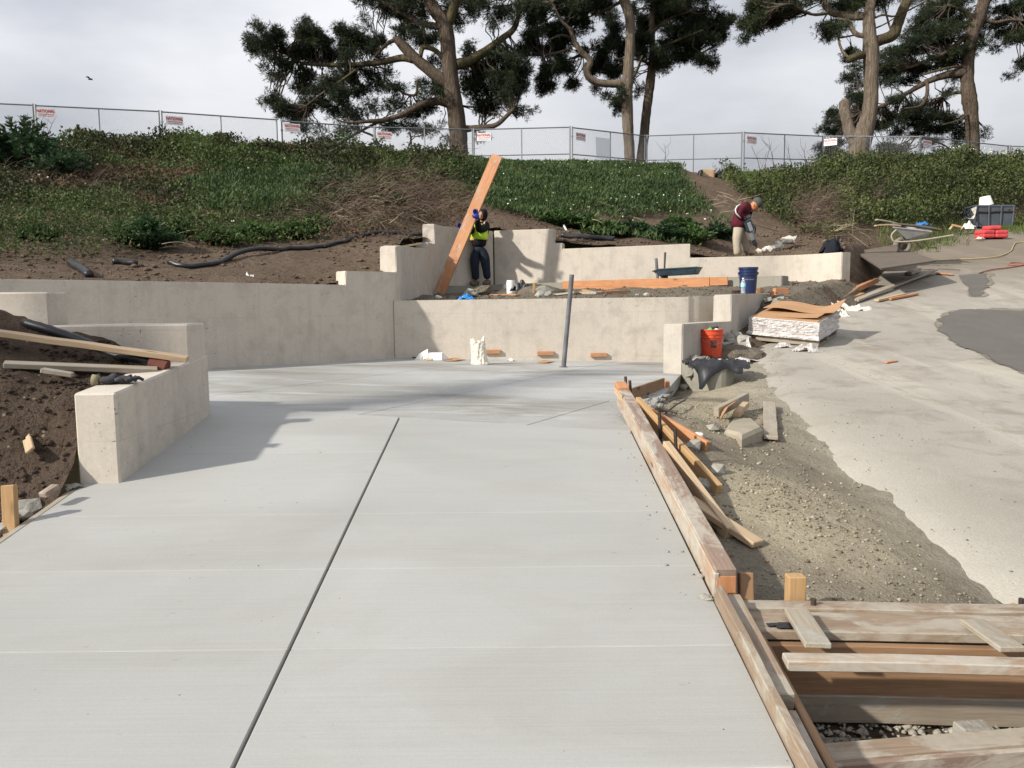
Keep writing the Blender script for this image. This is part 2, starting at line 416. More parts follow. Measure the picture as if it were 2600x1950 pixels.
def gravel_mat():
    g = G('gravel_ground'); co = g.co(); n1 = g.noise(1.1, 5, .6, co, .5); n2 = g.noise(9, 6, .7, co); n3 = g.noise(55, 4, .7, co)
    c = g.mix(g.ramp(n1, [(.35, 0), (.65, 1)]), (.185, .158, .118), (.265, .230, .172)); c = g.mix(g.ramp(n2, [(.50, 0), (.72, .7)]), c, (.135, .115, .087))
    for cx, cy, sx_, sy_ in ((1.72, 4.55, .62, 1.0), (1.75, 7.25, .62, .75), (2.3, 8.7, .5, .6)):
        d = g.n('VectorMath', {0: g.n('Mapping', {'Vector': co, 'Location': (-cx/sx_, -cy/sy_, 0), 'Scale': (1/sx_, 1/sy_, 0)}).outputs[0]}, operation='LENGTH').outputs['Value']
        c = g.mix(g.math('MULTIPLY', g.ramp(g.math('ADD', d, g.math('MULTIPLY', g.math('SUBTRACT', n1, .5), 1.5)), [(.55, 1), (.95, 0)]), .9), c, g.mix(n2, (.30, .26, .18), (.44, .385, .28)))
    xx = g.n('SeparateXYZ', {'Vector': co}).outputs['X']; dm = g.math('ADD', g.math('SUBTRACT', xx, 2.1), g.math('MULTIPLY', g.math('SUBTRACT', n2, .5), 1.1))
    c = g.mix(g.ramp(dm, [(0, 0), (.45, .75)]), c, (.36, .325, .255))
    c = g.mix(1.0, c, g.ramp(n3, [(.2, .72), (.8, 1.25)]), 'MULTIPLY')
    h = g.math('ADD', n2, g.math('MULTIPLY', n3, .6)); g.bsdf(c, .95, g.bump(h, .9, .03), .12); return g.done()
M_GRAV = gravel_mat()
M_GRASSY = dirt('litter_soil', (.060, .048, .030), (.078, .066, .036), (.045, .036, .024))
M_GROUND = dirt('far_ground', (.11, .10, .06), (.13, .12, .07), (.08, .08, .045), .3)
def road_mat():
    g = G('dusty_asphalt'); co = g.co()
    n1 = g.noise(.35, 6, .6, co, .8); n2 = g.noise(2.2, 6, .68, co, .5); n3 = g.noise(70, 3, .7, co)
    ln = g.noise(1.0, 5, .6, g.co((1.5, .22, 1)), .6)
    c = g.mix(g.ramp(n1, [(.3, 0), (.65, 1)]), (.292, .268, .225), (.372, .346, .298))
    c = g.mix(g.math('MULTIPLY', g.ramp(ln, [(.52, 0), (.70, 1)]), .7), c, (.50, .46, .38))
    c = g.mix(g.math('MULTIPLY', g.ramp(n2, [(.50, 0), (.70, 1)]), .70), c, (.215, .188, .145))
    xx = g.n('SeparateXYZ', {'Vector': co}).outputs['X']
    ed = g.math('SUBTRACT', g.math('ADD', 2.75, g.math('MULTIPLY', n2, .9)), xx)
    yy0 = g.n('SeparateXYZ', {'Vector': co}).outputs['Y']
    c = g.mix(g.math('MULTIPLY', g.ramp(ed, [(.05, 0), (.75, .75)]), g.ramp(g.math('DIVIDE', yy0, 12.0), [(.45, 1), (.75, 0)])), c, (.435, .408, .345))
    c = g.mix(1.0, c, g.ramp(n3, [(.2, .82), (.8, 1.15)]), 'MULTIPLY')
    # earth trodden over the far end of the road
    y = g.n('SeparateXYZ', {'Vector': co}).outputs['Y']
    far = g.math('ADD', g.ramp(g.math('DIVIDE', y, 30.0), [(.42, 0), (.66, 1)]), g.math('MULTIPLY', g.math('SUBTRACT', n1, .5), .9))
    c = g.mix(g.math('MULTIPLY', g.ramp(far, [(.25, 0), (.8, 1)]), .75), c, (.165, .130, .095))
    g.bsdf(c, .92, g.bump(g.math('ADD', n3, g.math('MULTIPLY', n2, .6)), .5, .01), .18); return g.done()
M_ROAD = road_mat()
g = G('damp_asphalt'); n = g.noise(60, 4, .7); c = g.mix(g.noise(2.5, 5, .6), (.105, .098, .084), (.155, .145, .125)); c = g.mix(1.0, c, g.ramp(n, [(.25, .8), (.75, 1.18)]), 'MULTIPLY')
g.bsdf(c, .8, g.bump(n, .4, .006), .25); M_WET = g.done()
def wood(name, a, b, dark, cake=0.0, cakec=(.40, .37, .31), rough=.75):
    g = G(name); co = g.co(rnd=True)
    gr = g.noise(1.0, 5, .62, g.n('Mapping', {'Vector': co, 'Scale': (1.6, 26, 26)}).outputs[0], 1.4)
    fine = g.noise(1.0, 3, .6, g.n('Mapping', {'Vector': co, 'Scale': (7, 150, 150)}).outputs[0], .3)
    big = g.noise(2.4, 4, .6, co)
    c = g.mix(g.ramp(gr, [(.32, 0), (.68, 1)]), a, b)
    c = g.mix(g.math('MULTIPLY', g.ramp(big, [(.5, 0), (.75, 1)]), .5), c, dark)
    kn = g.n('TexVoronoi', {'Vector': g.n('Mapping', {'Vector': co, 'Scale': (2.2, 7, 7)}).outputs[0], 'Scale': 1.0})
    c = g.mix(g.ramp(kn.outputs['Distance'], [(.06, .85), (.15, 0)]), c, tuple(x*.35 for x in dark))
    c = g.mix(1.0, c, g.ramp(fine, [(.25, .82), (.75, 1.12)]), 'MULTIPLY')
    if cake > 0:
        ck = g.noise(3.2, 7, .68, g.n('Mapping', {'Vector': co, 'Scale': (1, 2.2, 2.2)}).outputs[0], .8)
        k = g.ramp(ck, [(.72-.42*cake, 0), (.80-.38*cake, 1)])
        cc = g.mix(g.noise(22, 4, .6, co), tuple(x*.72 for x in cakec), tuple(min(1, x*1.18) for x in cakec))
        c = g.mix(g.math('MULTIPLY', k, .93), c, cc)
        hh = g.math('ADD', g.math('MULTIPLY', fine, .5), g.math('MULTIPLY', k, .8))
    else: hh = fine
    g.bsdf(c, rough, g.bump(hh, .35, .003), .25); return g.done()
W_ORANGE = wood('fresh_fir', (.45, .205, .095), (.54, .27, .135), (.35, .14, .06), .22)
W_ORANGE2 = wood('caked_fir', (.42, .20, .10), (.50, .255, .13), (.31, .13, .06), .42)
W_PINE = wood('yellow_pine', (.41, .255, .12), (.50, .32, .16), (.30, .17, .08), .25)
W_PALE = wood('pale_lumber', (.44, .32, .20), (.53, .40, .26), (.33, .225, .135), .22)
W_GREY = wood('weathered_lumber', (.30, .255, .195), (.385, .335, .26), (.22, .185, .14), .55, (.36, .335, .28))
W_CAKE = wood('cement_caked_form', (.36, .255, .175), (.43, .31, .215), (.27, .18, .12), .72, (.44, .40, .335))
W_RED = wood('reddish_form', (.235, .165, .125), (.295, .215, .165), (.18, .12, .088), .64, (.42, .375, .31))
W_DIRTY = wood('dirty_form_boards', (.245, .180, .125), (.315, .240, .172), (.155, .108, .072), .62, (.37, .33, .265))
W_BROWN = wood('brown_riser', (.245, .145, .08), (.31, .19, .108), (.165, .09, .046), .26, (.34, .27, .2))
W_DGREY = wood('grey_riser', (.25, .205, .155), (.31, .26, .20), (.18, .145, .11), .5, (.30, .28, .235))
W_DARKPLY = wood('muddy_plywood', (.125, .100, .076), (.165, .135, .105), (.09, .07, .052), .35, (.17, .145, .115))
M_CARD = plain('cardboard', (.42, .245, .13), .85, .2, 0, .10, 5, .15, 40)
M_STEEL = plain('rusty_steel', (.075, .055, .044), .6, .4, .5, .3, 40)
M_GALV = plain('galvanised_steel', (.22, .23, .24), .5, .5, .6, .12, 20)
M_PVC = plain('grey_conduit', (.135, .138, .148), .55, .4, 0, .35, 7)
M_BLACKP = plain('black_plastic', (.016, .016, .018), .42, .5, 0, .2)
M_WHITE = plain('white_plastic', (.78, .77, .74), .5, .3, 0, .05)
M_PAPER = plain('white_board', (.82, .82, .81), .8, .2, 0, .04)
M_CLOTHW = plain('canvas_bag', (.70, .66, .56), .9, .15, 0, .10, 9, .4, 25, .01)
M_RUBBLE = plain('broken_concrete', (.30, .285, .245), .95, .15, 0, .3, 9, .6, 30, .02)
M_RUBBLEW = plain('white_rubble', (.56, .53, .46), .95, .15, 0, .3, 12, .6, 40, .02)
M_STONE = plain('crushed_stone', (.34, .30, .225), .9, .2, 0, .4, 30)
M_STONED = plain('pit_stone', (.30, .275, .225), .9, .2, 0, .4, 30)
def barkmat(name, a, b):
    g = G(name); co = g.co()
    v = g.noise(1.0, 6, .7, g.co((13, 13, 1.6)), .9); n2 = g.noise(2.2, 4, .6, co)
    c = g.mix(g.ramp(v, [(.32, 0), (.66, 1)]), tuple(x*.30 for x in a), a); c = g.mix(g.ramp(n2, [(.45, 0), (.7, .8)]), c, b)
    g.bsdf(c, .95, g.bump(v, 1.0, .25), .1); return g.done()
M_BARK = barkmat('pine_bark', (.220, .168, .125), (.18, .145, .11)); M_BARK2 = barkmat('pale_bark', (.35, .28, .21), (.29, .24, .185))
M_BARKM = barkmat('mossy_limb', (.205, .165, .105), (.17, .155, .075))
def leaf(name, cols, trans=.25, rough=.6, spec=.25, clump=.55):
    g = G(name); ri = g.n('NewGeometry').outputs['Random Per Island']
    big = g.noise(.7, 3, .5)
    st = [(i/(len(cols)-1), c) for i, c in enumerate(cols)]
    nb = g.ramp(g.noise(1.3, 4, .6), [(.34, 0), (.66, 1)])
    fac = g.math('ADD', g.math('MULTIPLY', ri, 1-clump), g.math('MULTIPLY', nb, clump))
    c = g.ramp(fac, st); c = g.mix(1.0, c, g.ramp(big, [(.3, .72), (.7, 1.25)]), 'MULTIPLY')
    p = g.n('BsdfPrincipled', {'Base Color': c, 'Roughness': rough, 'Specular IOR Level': spec}); t = g.n('BsdfTranslucent', {'Color': c})
    mx = g.n('MixShader', {0: trans, 1: p.outputs[0], 2: t.outputs[0]}); g.t.links.new(mx.outputs[0], g.out.inputs['Surface']); return g.done()
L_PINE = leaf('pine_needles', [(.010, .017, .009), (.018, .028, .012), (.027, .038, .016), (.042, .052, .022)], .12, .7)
L_PINEL = leaf('sunlit_pine_needles', [(.030, .043, .018), (.050, .064, .022), (.082, .09, .033)], .15, .7)  # lighter copy of the needles for random tufts, sunlight put into the colour
L_BRAM = leaf('bramble_leaves', [(.018, .027, .011), (.030, .043, .015), (.052, .068, .022), (.062, .054, .024), (.095, .098, .038)], .2)
L_DRY = leaf('dry_litter', [(.085, .052, .030), (.12, .080, .046), (.16, .115, .07)], .1, .9)
L_ICE = leaf('ice_plant_leaves', [(.030, .056, .022), (.048, .082, .030), (.072, .110, .036), (.11, .142, .048)], .15, .6, .2)
L_IVY = leaf('ivy_leaves', [(.034, .060, .018), (.055, .088, .025), (.085, .122, .036), (.13, .16, .055)], .28)
L_FERN = leaf('fern_leaves', [(.048, .090, .028), (.068, .122, .036), (.095, .158, .048)], .3)
L_FERND = leaf('hemlock_leaves', [(.030, .066, .030), (.046, .090, .038), (.066, .112, .046)], .3)
L_GRASS = leaf('grass_blades', [(.075, .115, .030), (.11, .15, .04), (.15, .17, .06)], .3)
L_SHRUB = leaf('shrub_leaves', [(.024, .037, .013), (.042, .060, .020), (.068, .090, .028), (.105, .122, .042), (.165, .155, .062)], .22)
L_TWIG = leaf('dead_vines', [(.065, .045, .032), (.105, .076, .054), (.18, .14, .10)], .0, .9)
L_TWIGP = leaf('pale_dead_stalks', [(.23, .175, .11), (.33, .265, .18), (.42, .35, .25)], .0, .9)
L_FLOW = plain('white_petals', (.80, .80, .66), .7)
M_SKIN = plain('skin', (.42, .22, .13), .6)
# ------------------------------------------------------------------ ground sheet
me = from_np('ground', np.array([(-600, -600, -3.2), (600, -600, -3.2), (600, 600, -3.2), (-600, 600, -3.2)]), np.array([[0, 1, 2, 3]]))
setmat(me, M_GROUND); GROUND = bpy.data.objects.new('ground', me); COL.objects.link(GROUND); tag(GROUND, kind='structure', label='bare ground around the construction site')

# ------------------------------------------------------------------ concrete slab, panel by panel
def clip(poly, p, q, left=True):
    """keep the part of a convex polygon on one side of the line p->q"""
    nx, ny = -(q[1]-p[1]), (q[0]-p[0])
    if not left: nx, ny = -nx, -ny
    d = [(v[0]-p[0])*nx+(v[1]-p[1])*ny for v in poly]; out = []
    for i in range(len(poly)):
        a, b, da, db = poly[i], poly[(i+1) % len(poly)], d[i], d[(i+1) % len(poly)]
        if da >= 0: out.append(a)
        if (da > 0 > db) or (da < 0 < db):
            t = da/(da-db); out.append((a[0]+(b[0]-a[0])*t, a[1]+(b[1]-a[1])*t))
    return out
def inset(poly, g):
    out = poly; n = len(poly)
    for i in range(n):
        a, b = poly[i], poly[(i+1) % n]; L = math.hypot(b[0]-a[0], b[1]-a[1])
        if L < 1e-6: continue
        nx, ny = -(b[1]-a[1])/L*g, (b[0]-a[0])/L*g
        out = clip(out, (a[0]+nx, a[1]+ny), (b[0]+nx, b[1]+ny))
    return out
def ccw(poly):
    A = sum(poly[i][0]*poly[(i+1) % len(poly)][1]-poly[(i+1) % len(poly)][0]*poly[i][1] for i in range(len(poly)))
    return poly if A > 0 else poly[::-1]
XL, XC, XR = -2.52, -0.845, 0.83
bl = onramp(900, 1051); br = onramp(1600, 1095)
def yb(x): return bl.y + (br.y-bl.y)*(x-bl.x)/(br.x-bl.x)
SLAB = empty('concrete_slab', (0, 0, 0)); tag(SLAB, 'new pale concrete slab sloping up from the foreground to the walls', kind='structure')
rows = [-6.5, -4.5, -2.5, -.95, .35, 1.0, 1.65, 2.30, 2.955, 3.61, 4.245, 5.27]
for x0, x1, g0, g1 in ((XL, XC, 0, .0035), (XC, XR, .0035, 0)):
    rr = rows + [None]
    for i in range(len(rows)):
        a = rr[i]; b = rr[i+1]
        pts = [(x0+g0, a), (x1-g1, a), (x1-g1, b if b is not None else yb(x1)-.003), (x0+g0, b if b is not None else yb(x0)-.003)]
        pts = inset(ccw(pts), .0022)
        MB().prism(pts, lambda x, y: ramp_z(x, y)-.13, ramp_z).build('slab_panel', M_SLAB, SLAB, bevel=.004)
big = [(-9, 6.6), (XL+.05, yb(XL+.05)+.002), (XR, yb(XR)+.002), (XR+.02, 6.5), (1.62, 8.7), (3.2, 12.2), (1.5, 14.5), (-2.5, 14.5), (-9, 9)]
big = ccw([(-8.5, yb(-8.5)), (XR, yb(XR)+.002), (2.75, 12.2), (3.2, 14), (-8.5, 14)])
la, lb = onrear(919, 1051), onrear(1501, 931); lc, ld = onrear(1343, 1078), onrear(1564, 1013); le, lf = onrear(1216, 1000), onrear(1533, 1016)
far = clip(big, la, lb, True); near = clip(big, la, lb, False)
nr = clip(near, le, lf, False); nf = clip(near, le, lf, True)
pieces = [far, nf, clip(nr, lc, ld, True), clip(nr, lc, ld, False)]
# a second joint across the far panel
h0, h1 = onrear(700, 985), onrear(1100, 935)
pieces = [clip(far, h0, h1, True), clip(far, h0, h1, False)] + pieces[1:]
for p in pieces:
    if len(p) >= 3:
        MB().prism(inset(ccw(p), .0032), lambda x, y: rear_z(x, y)-.13, rear_z).build('slab_panel', M_SLAB2, SLAB, bevel=.004)
MB().prism([(XC-.03, -6.4), (XC+.03, -6.4), (XC+.03, yb(XC)), (XC-.03, yb(XC))], lambda x, y: ramp_z(x, y)-.2, lambda x, y: ramp_z(x, y)-.016).build('joint_bed', M_JOINT, SLAB)
for xa, xb in ((XL+.01, XC-.02), (XC+.02, XR-.01)): MB().prism([(xa, -6.4), (xb, -6.4), (xb, yb(xb)), (xa, yb(xa))], lambda x, y: ramp_z(x, y)-.15, lambda x, y: ramp_z(x, y)-.0035).build('joint_bed', M_JOINTL, SLAB)
MB().prism(inset(big, .02), lambda x, y: rear_z(x, y)-.3, lambda x, y: rear_z(x, y)-.014).build('joint_bed', M_JOINT, SLAB)

# ------------------------------------------------------------------ cast concrete walls with stepped tops
def wall(name, front, segs, thick, zb, m, side=1, bevel=.012, parent=None, cap=True):
    """front: plan points of the visible face; segs: (first index, last index, z at first, z at last); thick towards side"""
    P = [Vector((p[0], p[1], 0)) for p in front]; n = len(P); N = []
    for i in range(n):
        t = (P[min(i+1, n-1)]-P[max(i-1, 0)]).normalized(); N.append(Vector((-t.y, t.x, 0))*side)
    B = [P[i]+N[i]*thick for i in range(n)]
    def zb_(x, y): return zb(x, y) if callable(zb) else zb
    V = []; idx = {}
    def vid(i, fb, z):
        k = (i, fb, round(z, 5))
        if k not in idx:
            p = (P if fb == 0 else B)[i]; idx[k] = len(V); V.append((p.x, p.y, z))
        return idx[k]
    H = [[] for _ in range(n)]; seg = [None]*(n-1)
    for a, b, z0, z1 in segs:
        for i in range(a, b):
            t0 = (i-a)/(b-a); t1 = (i+1-a)/(b-a); seg[i] = (z0+(z1-z0)*t0, z0+(z1-z0)*t1)
    for i in range(n):
        hs = {round(zb_(P[i].x, P[i].y), 5)}
        if i > 0: hs.add(round(seg[i-1][1], 5))
        if i < n-1: hs.add(round(seg[i][0], 5))
        H[i] = sorted(hs)
    Fs = []
    for i in range(n-1):
        zl, zr = round(seg[i][0], 5), round(seg[i][1], 5)
        for fb in (0, 1):
            lc = [vid(i, fb, z) for z in H[i] if z <= zl]; rc = [vid(i+1, fb, z) for z in H[i+1] if z <= zr]
            f = lc[:1]+rc+lc[:0:-1]
            Fs.append(f if fb == 0 else f[::-1])
        Fs.append([vid(i, 0, zl), vid(i+1, 0, zr), vid(i+1, 1, zr), vid(i, 1, zl)])
        Fs.append([vid(i, 1, H[i][0]), vid(i+1, 1, H[i+1][0]), vid(i+1, 0, H[i+1][0]), vid(i, 0, H[i][0])])
    for i in range(n):
        if i in (0, n-1):
            f = [vid(i, 0, z) for z in H[i]] + [vid(i, 1, z) for z in H[i][::-1]]; Fs.append(f if i == n-1 else f[::-1])
        else:
            a, b = round(seg[i-1][1], 5), round(seg[i][0], 5)
            if abs(a-b) > 1e-4:
                lo, hi = min(a, b), max(a, b)
                f = [vid(i, 0, lo), vid(i, 0, hi), vid(i, 1, hi), vid(i, 1, lo)]; Fs.append(f[::-1] if b > a else f)
    me = bpy.data.meshes.new(name); me.from_pydata(V, [], Fs); me.update()
    bm = bmesh.new(); bm.from_mesh(me); bmesh.ops.recalc_face_normals(bm, faces=bm.faces)
    es = [e for e in bm.edges if len(e.link_faces) == 2 and e.calc_face_angle(0) > 0.7]
    bmesh.ops.bevel(bm, geom=es, offset=bevel, segments=2, affect='EDGES', clamp_overlap=True)
    bm.to_mesh(me); bm.free(); setmat(me, m)
    o = bpy.data.objects.new(name, me); link(o, parent); return o, P, B
def dens(ctrl, keys, n=8):
    """smooth plan path; returns points and the index of every control point"""
    pts = catmull([(p[0], p[1], 0) for p in ctrl], n); return pts
def pathidx(pts, px):
    """index of the path point nearest to photograph column px"""
    f = [abs(1300+F*p.x/p.y*1.0 - px) for p in pts]; return int(np.argmin(f))
J = onrear(1001, 909); A5 = onrear(530, 935)
dl = (Vector((A5.x-J.x, A5.y-J.y, 0))).normalized()
def pxd(px, d): return Vector(((px-1300)/F*d*1.003, d, 0))
LWc = [A5+dl*4.2+Vector((-.5, .55, 0)), A5+dl*1.9+Vector((-.04, .05, 0)), A5, (A5+J)/2+Vector((.05, -.05, 0)), J, pxd(1030, 12.3), pxd(1062, 13.9), pxd(1095, 15.4), pxd(1130, 16.15), pxd(1190, 16.6), pxd(1257, 17.0)]
LWp = dens(LWc, None, 8)
i1, i2, i3, i4 = (pathidx(LWp, q) for q in (872, 1012, 1093, 1110))
i4 = max(i4, i3+1)
def zat(px, py, d): return at(px, py, d).z
z1a = zat(60, 704, LWp[pathidx(LWp, 60)].y); z1b = zat(850, 723, LWp[pathidx(LWp, 850)].y)
z2 = zat(930, 689, LWp[pathidx(LWp, 930)].y); z3 = zat(1050, 628, LWp[pathidx(LWp, 1050)].y); z4 = zat(1100, 615, LWp[i3].y)
z3a = zat(1014, 625, LWp[i2].y); z3b = zat(1092, 631, LWp[i3].y); z5a = zat(1112, 568, LWp[i4].y); z5b = zat(1256, 587, 17.0)
LW, LWf, LWb = wall('retaining_wall', LWp, [(0, i1, z1a, z1b), (i1, i2, z2, z2), (i2, i3, z3a, z3b), (i3, i4, z4, z4), (i4, len(LWp)-1, z5a, z5b)], .25, -.4, M_WALL, 1)
tag(LW, 'long shaded concrete wall curving back from the left, its top rising in steps', 'retaining wall', 'new concrete walls', 'thing')
UWp = dens([pxd(1257, 17.0)+Vector((.012, -.012, 0)), pxd(1430, 16.6), pxd(1600, 16.3), pxd(1750, 16.05), pxd(1900, 15.85), pxd(1990, 15.75), pxd(2070, 15.42), pxd(2130, 15.0)], None, 8)
u1, u2, u3 = (pathidx(UWp, q) for q in (1408, 1430, 1748)); u2 = max(u2, u1+1)
zu1 = zat(1330, 583, UWp[pathidx(UWp, 1330)].y); zu2 = zat(1420, 617, UWp[u1].y); zu3 = zat(1600, 625, UWp[pathidx(UWp, 1600)].y)
UW, UWf, UWb = wall('retaining_wall', UWp, [(0, u1, zu1, zu1), (u1, u2, zu2, zu2), (u2, u3, zu3-.02, zu3+.02), (u3, len(UWp)-1, zat(1760, 654, 16.0), zat(2120, 640, 15.0))], .25, 1.2, M_WALL, 1)
tag(UW, 'sunlit upper concrete wall behind the terrace, its top falling in steps to the right', 'retaining wall', 'new concrete walls', 'thing')
f_a = onrear(1003, 909); f_b = pxd(1722, 11.35); fw = [f_a, f_a.lerp(f_b, .25), f_a.lerp(f_b, .5), f_a.lerp(f_b, .75), f_b]
e0 = fw[-1]; FWp = dens([fw[0], fw[1], fw[2], fw[3], e0, e0+Vector((.20, .05, 0)), e0+Vector((.48, .22, 0)), e0+Vector((1.25, .95, 0))], None, 8)
FW, FWf, FWb = wall('retaining_wall', FWp, [(0, len(FWp)-1, zat(1010, 763, fw[0].y), zat(1700, 753, e0.y))], .25, .3, M_WALL, 1)
tag(FW, 'low sunlit concrete wall across the back of the slab with wood blocks on it', 'retaining wall', 'new concrete walls', 'thing')
ZFW = zat(1300, 757, fw[2].y)
T0 = pxd(1733, 9.7); RWp = dens([T0, pxd(1797, 10.35), pxd(1855, 11.0), pxd(1915, 12.0), pxd(1966, 13.1)], None, 6)
r1 = 12; zr1 = zat(1733, 823, 9.7); zr2 = zat(1850, 748, 11.0)
RW, RWf, RWb = wall('retaining_wall', RWp, [(0, r1, zr1, zr1-.01), (r1, len(RWp)-1, zr2, zr2+.02)], .25, .2, M_WALL2, 1)
tag(RW, 'short concrete wall with one step beside the orange bucket, end face towards the camera', 'retaining wall', 'new concrete walls', 'thing')
# planter wall on the left: low arm beside the slab, then stepping up to the left
PW = empty('planter_wall', (-2.43, 5.3, .6)); tag(PW, 'low concrete planter wall at the left edge of the slab, stepping up to the left', 'planter wall', 'new concrete walls', 'thing')
zn = at(281, 998, 4.74).z; zf = at(530, 906, 6.05).z
MB().prism([(-2.555, 4.74), (-2.31, 4.74), (-2.31, 6.22), (-2.555, 6.22)], .2, lambda x, y: zn+(zf-zn)*(y-4.74)/1.4).build('low_arm', M_WALL, PW, bevel=.012)
zL2 = at(455, 823, 5.85).z; zL3 = at(120, 741, 5.85).z; xL3 = at(122, 760, 5.85).x
MB().prism([(xL3+.003, 5.85), (-2.313, 5.87), (-2.315, 6.2), (xL3+.003, 6.15)], .5, zL2).build('middle_step', M_WALL, PW, bevel=.012)
MB().prism([(-8.5, 5.95), (xL3, 5.85), (xL3, 6.11), (-8.5, 6.2)], .5, zL3).build('high_step', M_WALL, PW, bevel=.012)

# ------------------------------------------------------------------ hillside terrain
HC = [(-380, 690, 8.6), (-380, 600, 11.5), (-380, 480, 15.5), (-380, 372, 22.5), (0, 694, 9.0), (0, 650, 10.4), (0, 560, 13.0), (0, 480, 16.5), (0, 392, 23.0),
      (300, 700, 9.9), (300, 665, 10.9), (300, 585, 13.2), (300, 500, 17.2), (300, 400, 24.5), (600, 706, 10.5), (600, 660, 11.8), (600, 590, 14.2), (600, 500, 18.5), (600, 403, 25.5),
      (850, 690, 11.5), (850, 640, 12.8), (850, 570, 15.5), (850, 480, 20.0), (850, 405, 26.5), (1000, 650, 12.4), (1000, 600, 14.4), (1000, 540, 17.5), (1000, 470, 21.5), (1000, 415, 27.5),
      (1060, 606, 15.2), (1095, 598, 16.5), (1130, 585, 17.1), (1130, 555, 18.4), (1180, 540, 18.5), (1180, 470, 22.0), (1180, 420, 28.0), (1300, 576, 17.5), (1300, 545, 19.0), (1300, 480, 22.5), (1300, 424, 28.5),
      (1450, 606, 17.2), (1450, 575, 18.8), (1450, 490, 22.5), (1450, 424, 28.7), (1650, 618, 16.9), (1650, 600, 18.6), (1650, 520, 21.8), (1650, 431, 29.2),
      (1800, 650, 16.5), (1800, 610, 18.6), (1800, 530, 21.8), (1800, 445, 28.5), (1950, 645, 16.3), (1950, 615, 19.2), (1950, 550, 22.2), (1950, 448, 29.5),
      (2120, 650, 15.6), (2130, 615, 19.2), (2130, 570, 22.2), (2130, 452, 30.0), (2300, 645, 17.2), (2300, 600, 21.5), (2300, 560, 23.6), (2300, 440, 30.0),
      (2450, 590, 23.5), (2450, 565, 25.5), (2450, 432, 30.5), (2700, 600, 23.0), (2700, 575, 26.0), (2700, 430, 31.0), (3000, 600, 23.0), (3000, 430, 31.0)]
hp = [tuple(at(*c)) for c in HC]
for c in list(hp):
    if c[1] > 22 and c[2] > 5.4: hp += [(c[0]*1.14, c[1]*1.14, c[2]+.12), (c[0]*1.6, c[1]*1.6, c[2]-1.2), (c[0]*2.3, c[1]*2.3, c[2]-4.0)]
hp += [(-16, 2, 1.0), (-12, 6, 1.6), (-22, 14, 3.0), (-10, 5.5, 1.45)]
# right: the road and the strip between the short wall and the road
for y in (9, 11, 13, 15, 17, 19): 
    for x in (6.2, 9, 13, 18):
        if not (y > 14.5 and x < 7): hp.append((x, y, road_z(x, y)-.06))
for px, py, d in ((2000, 790, 12.3), (2050, 770, 12.8), (2010, 735, 13.4), (2080, 705, 14.0), (2150, 700, 14.2), (2180, 735, 13.3), (2130, 765, 12.8), (2200, 690, 14.6), (2250, 700, 14.5), (2160, 680, 14.9)): hp.append(tuple(at(px, py, d)))
hp += [tuple(at(1880, 654, 17.6)), tuple(at(1900, 654, 18.1)), tuple(at(1860, 654, 17.2)), (4.4, 12.9, 1.66), (4.9, 13.4, 1.76), (5.5, 14.2, 1.86), (6.1, 15.0, 2.0), (3.0, 10.3, .95), (3.6, 11.0, 1.05), (4.1, 11.6, 1.2), (5.2, 11.8, 1.18), (2.6, 9.8, .88)]
HT = TPS(hp, 2e-3)
def hill_z(x, y):
    x = np.asarray(x, float); y = np.asarray(y, float); z = HT(x, y)
    b = vnoise(x, y, .55, 3, 3)*.16 + vnoise(x, y, 2.3, 5, 3)*.05 + (vnoise(x, y, 3.0, 6, 4)*.09+np.abs(vnoise(x, y, 6.0, 7, 3))*.06)*np.clip((21-y)/4, 0, 1)
    fl = np.clip((y-14)/8, 0.35, 1); z = z + b*fl
    z = np.maximum(z, -3.0)
    rx = road_left(y); inr = np.clip((x-rx+.3)/.6, 0, 1)*np.clip((26-y)/2.0, 0, 1)*(y < 26)
    veg = np.clip((y-21.5)/2.0, 0, 1)*np.clip((12-x)/3, 0, 1)
    inr = inr*(1-veg)
    zr = np.interp(y, _ry, _rz)-.05
    return z*(1-inr)+np.minimum(z, zr)*inr
_ex = [(-12, 2.2), (0, 2.3), (3.75, 2.34), (4.9, 2.28), (6.8, 2.45), (8.4, 2.70), (10, 3.02), (11, 3.2), (11.8, 4.05), (12.6, 4.75), (13.6, 5.3), (15, 6.2), (18, 8.0), (22, 11.2), (26, 13.0), (30, 14)]
def road_left(y): return np.interp(y, [e[0] for e in _ex], [e[1] for e in _ex])
plaza = [(p.x, p.y) for p in [(a+b)/2 for a, b in zip(LWf, LWb)]] + [(p.x, p.y) for p in [(a+b)/2 for a, b in zip(UWf, UWb)]]
plaza += [(4.6, 13.0)] + [(p.x, p.y) for p in [(a+b)/2 for a, b in zip(RWf, RWb)]][::-1] + [(1.7, 9.0), (6, 3), (6, -20), (-60, -20), (-60, 5.5)]
def keep_hill(X, Y): return ~inpoly(X, Y, plaza) & (Y > 4.5) & ~((X > 1.5) & (Y < 9.7))
HILL = heightmesh('hillside', 0, 0, 0, 0, 0, hill_z, keep_hill, M_DIRT, np.r_[np.linspace(-30, -11.2, 40), np.arange(-11, 11, .10), np.linspace(11, 30, 45)], np.r_[np.arange(4.5, 8, .25), np.arange(8, 20, .10), np.arange(20, 34, .25), np.arange(34, 61, 1)])
tag(HILL, 'brown soil bank rising behind the walls', kind='structure')

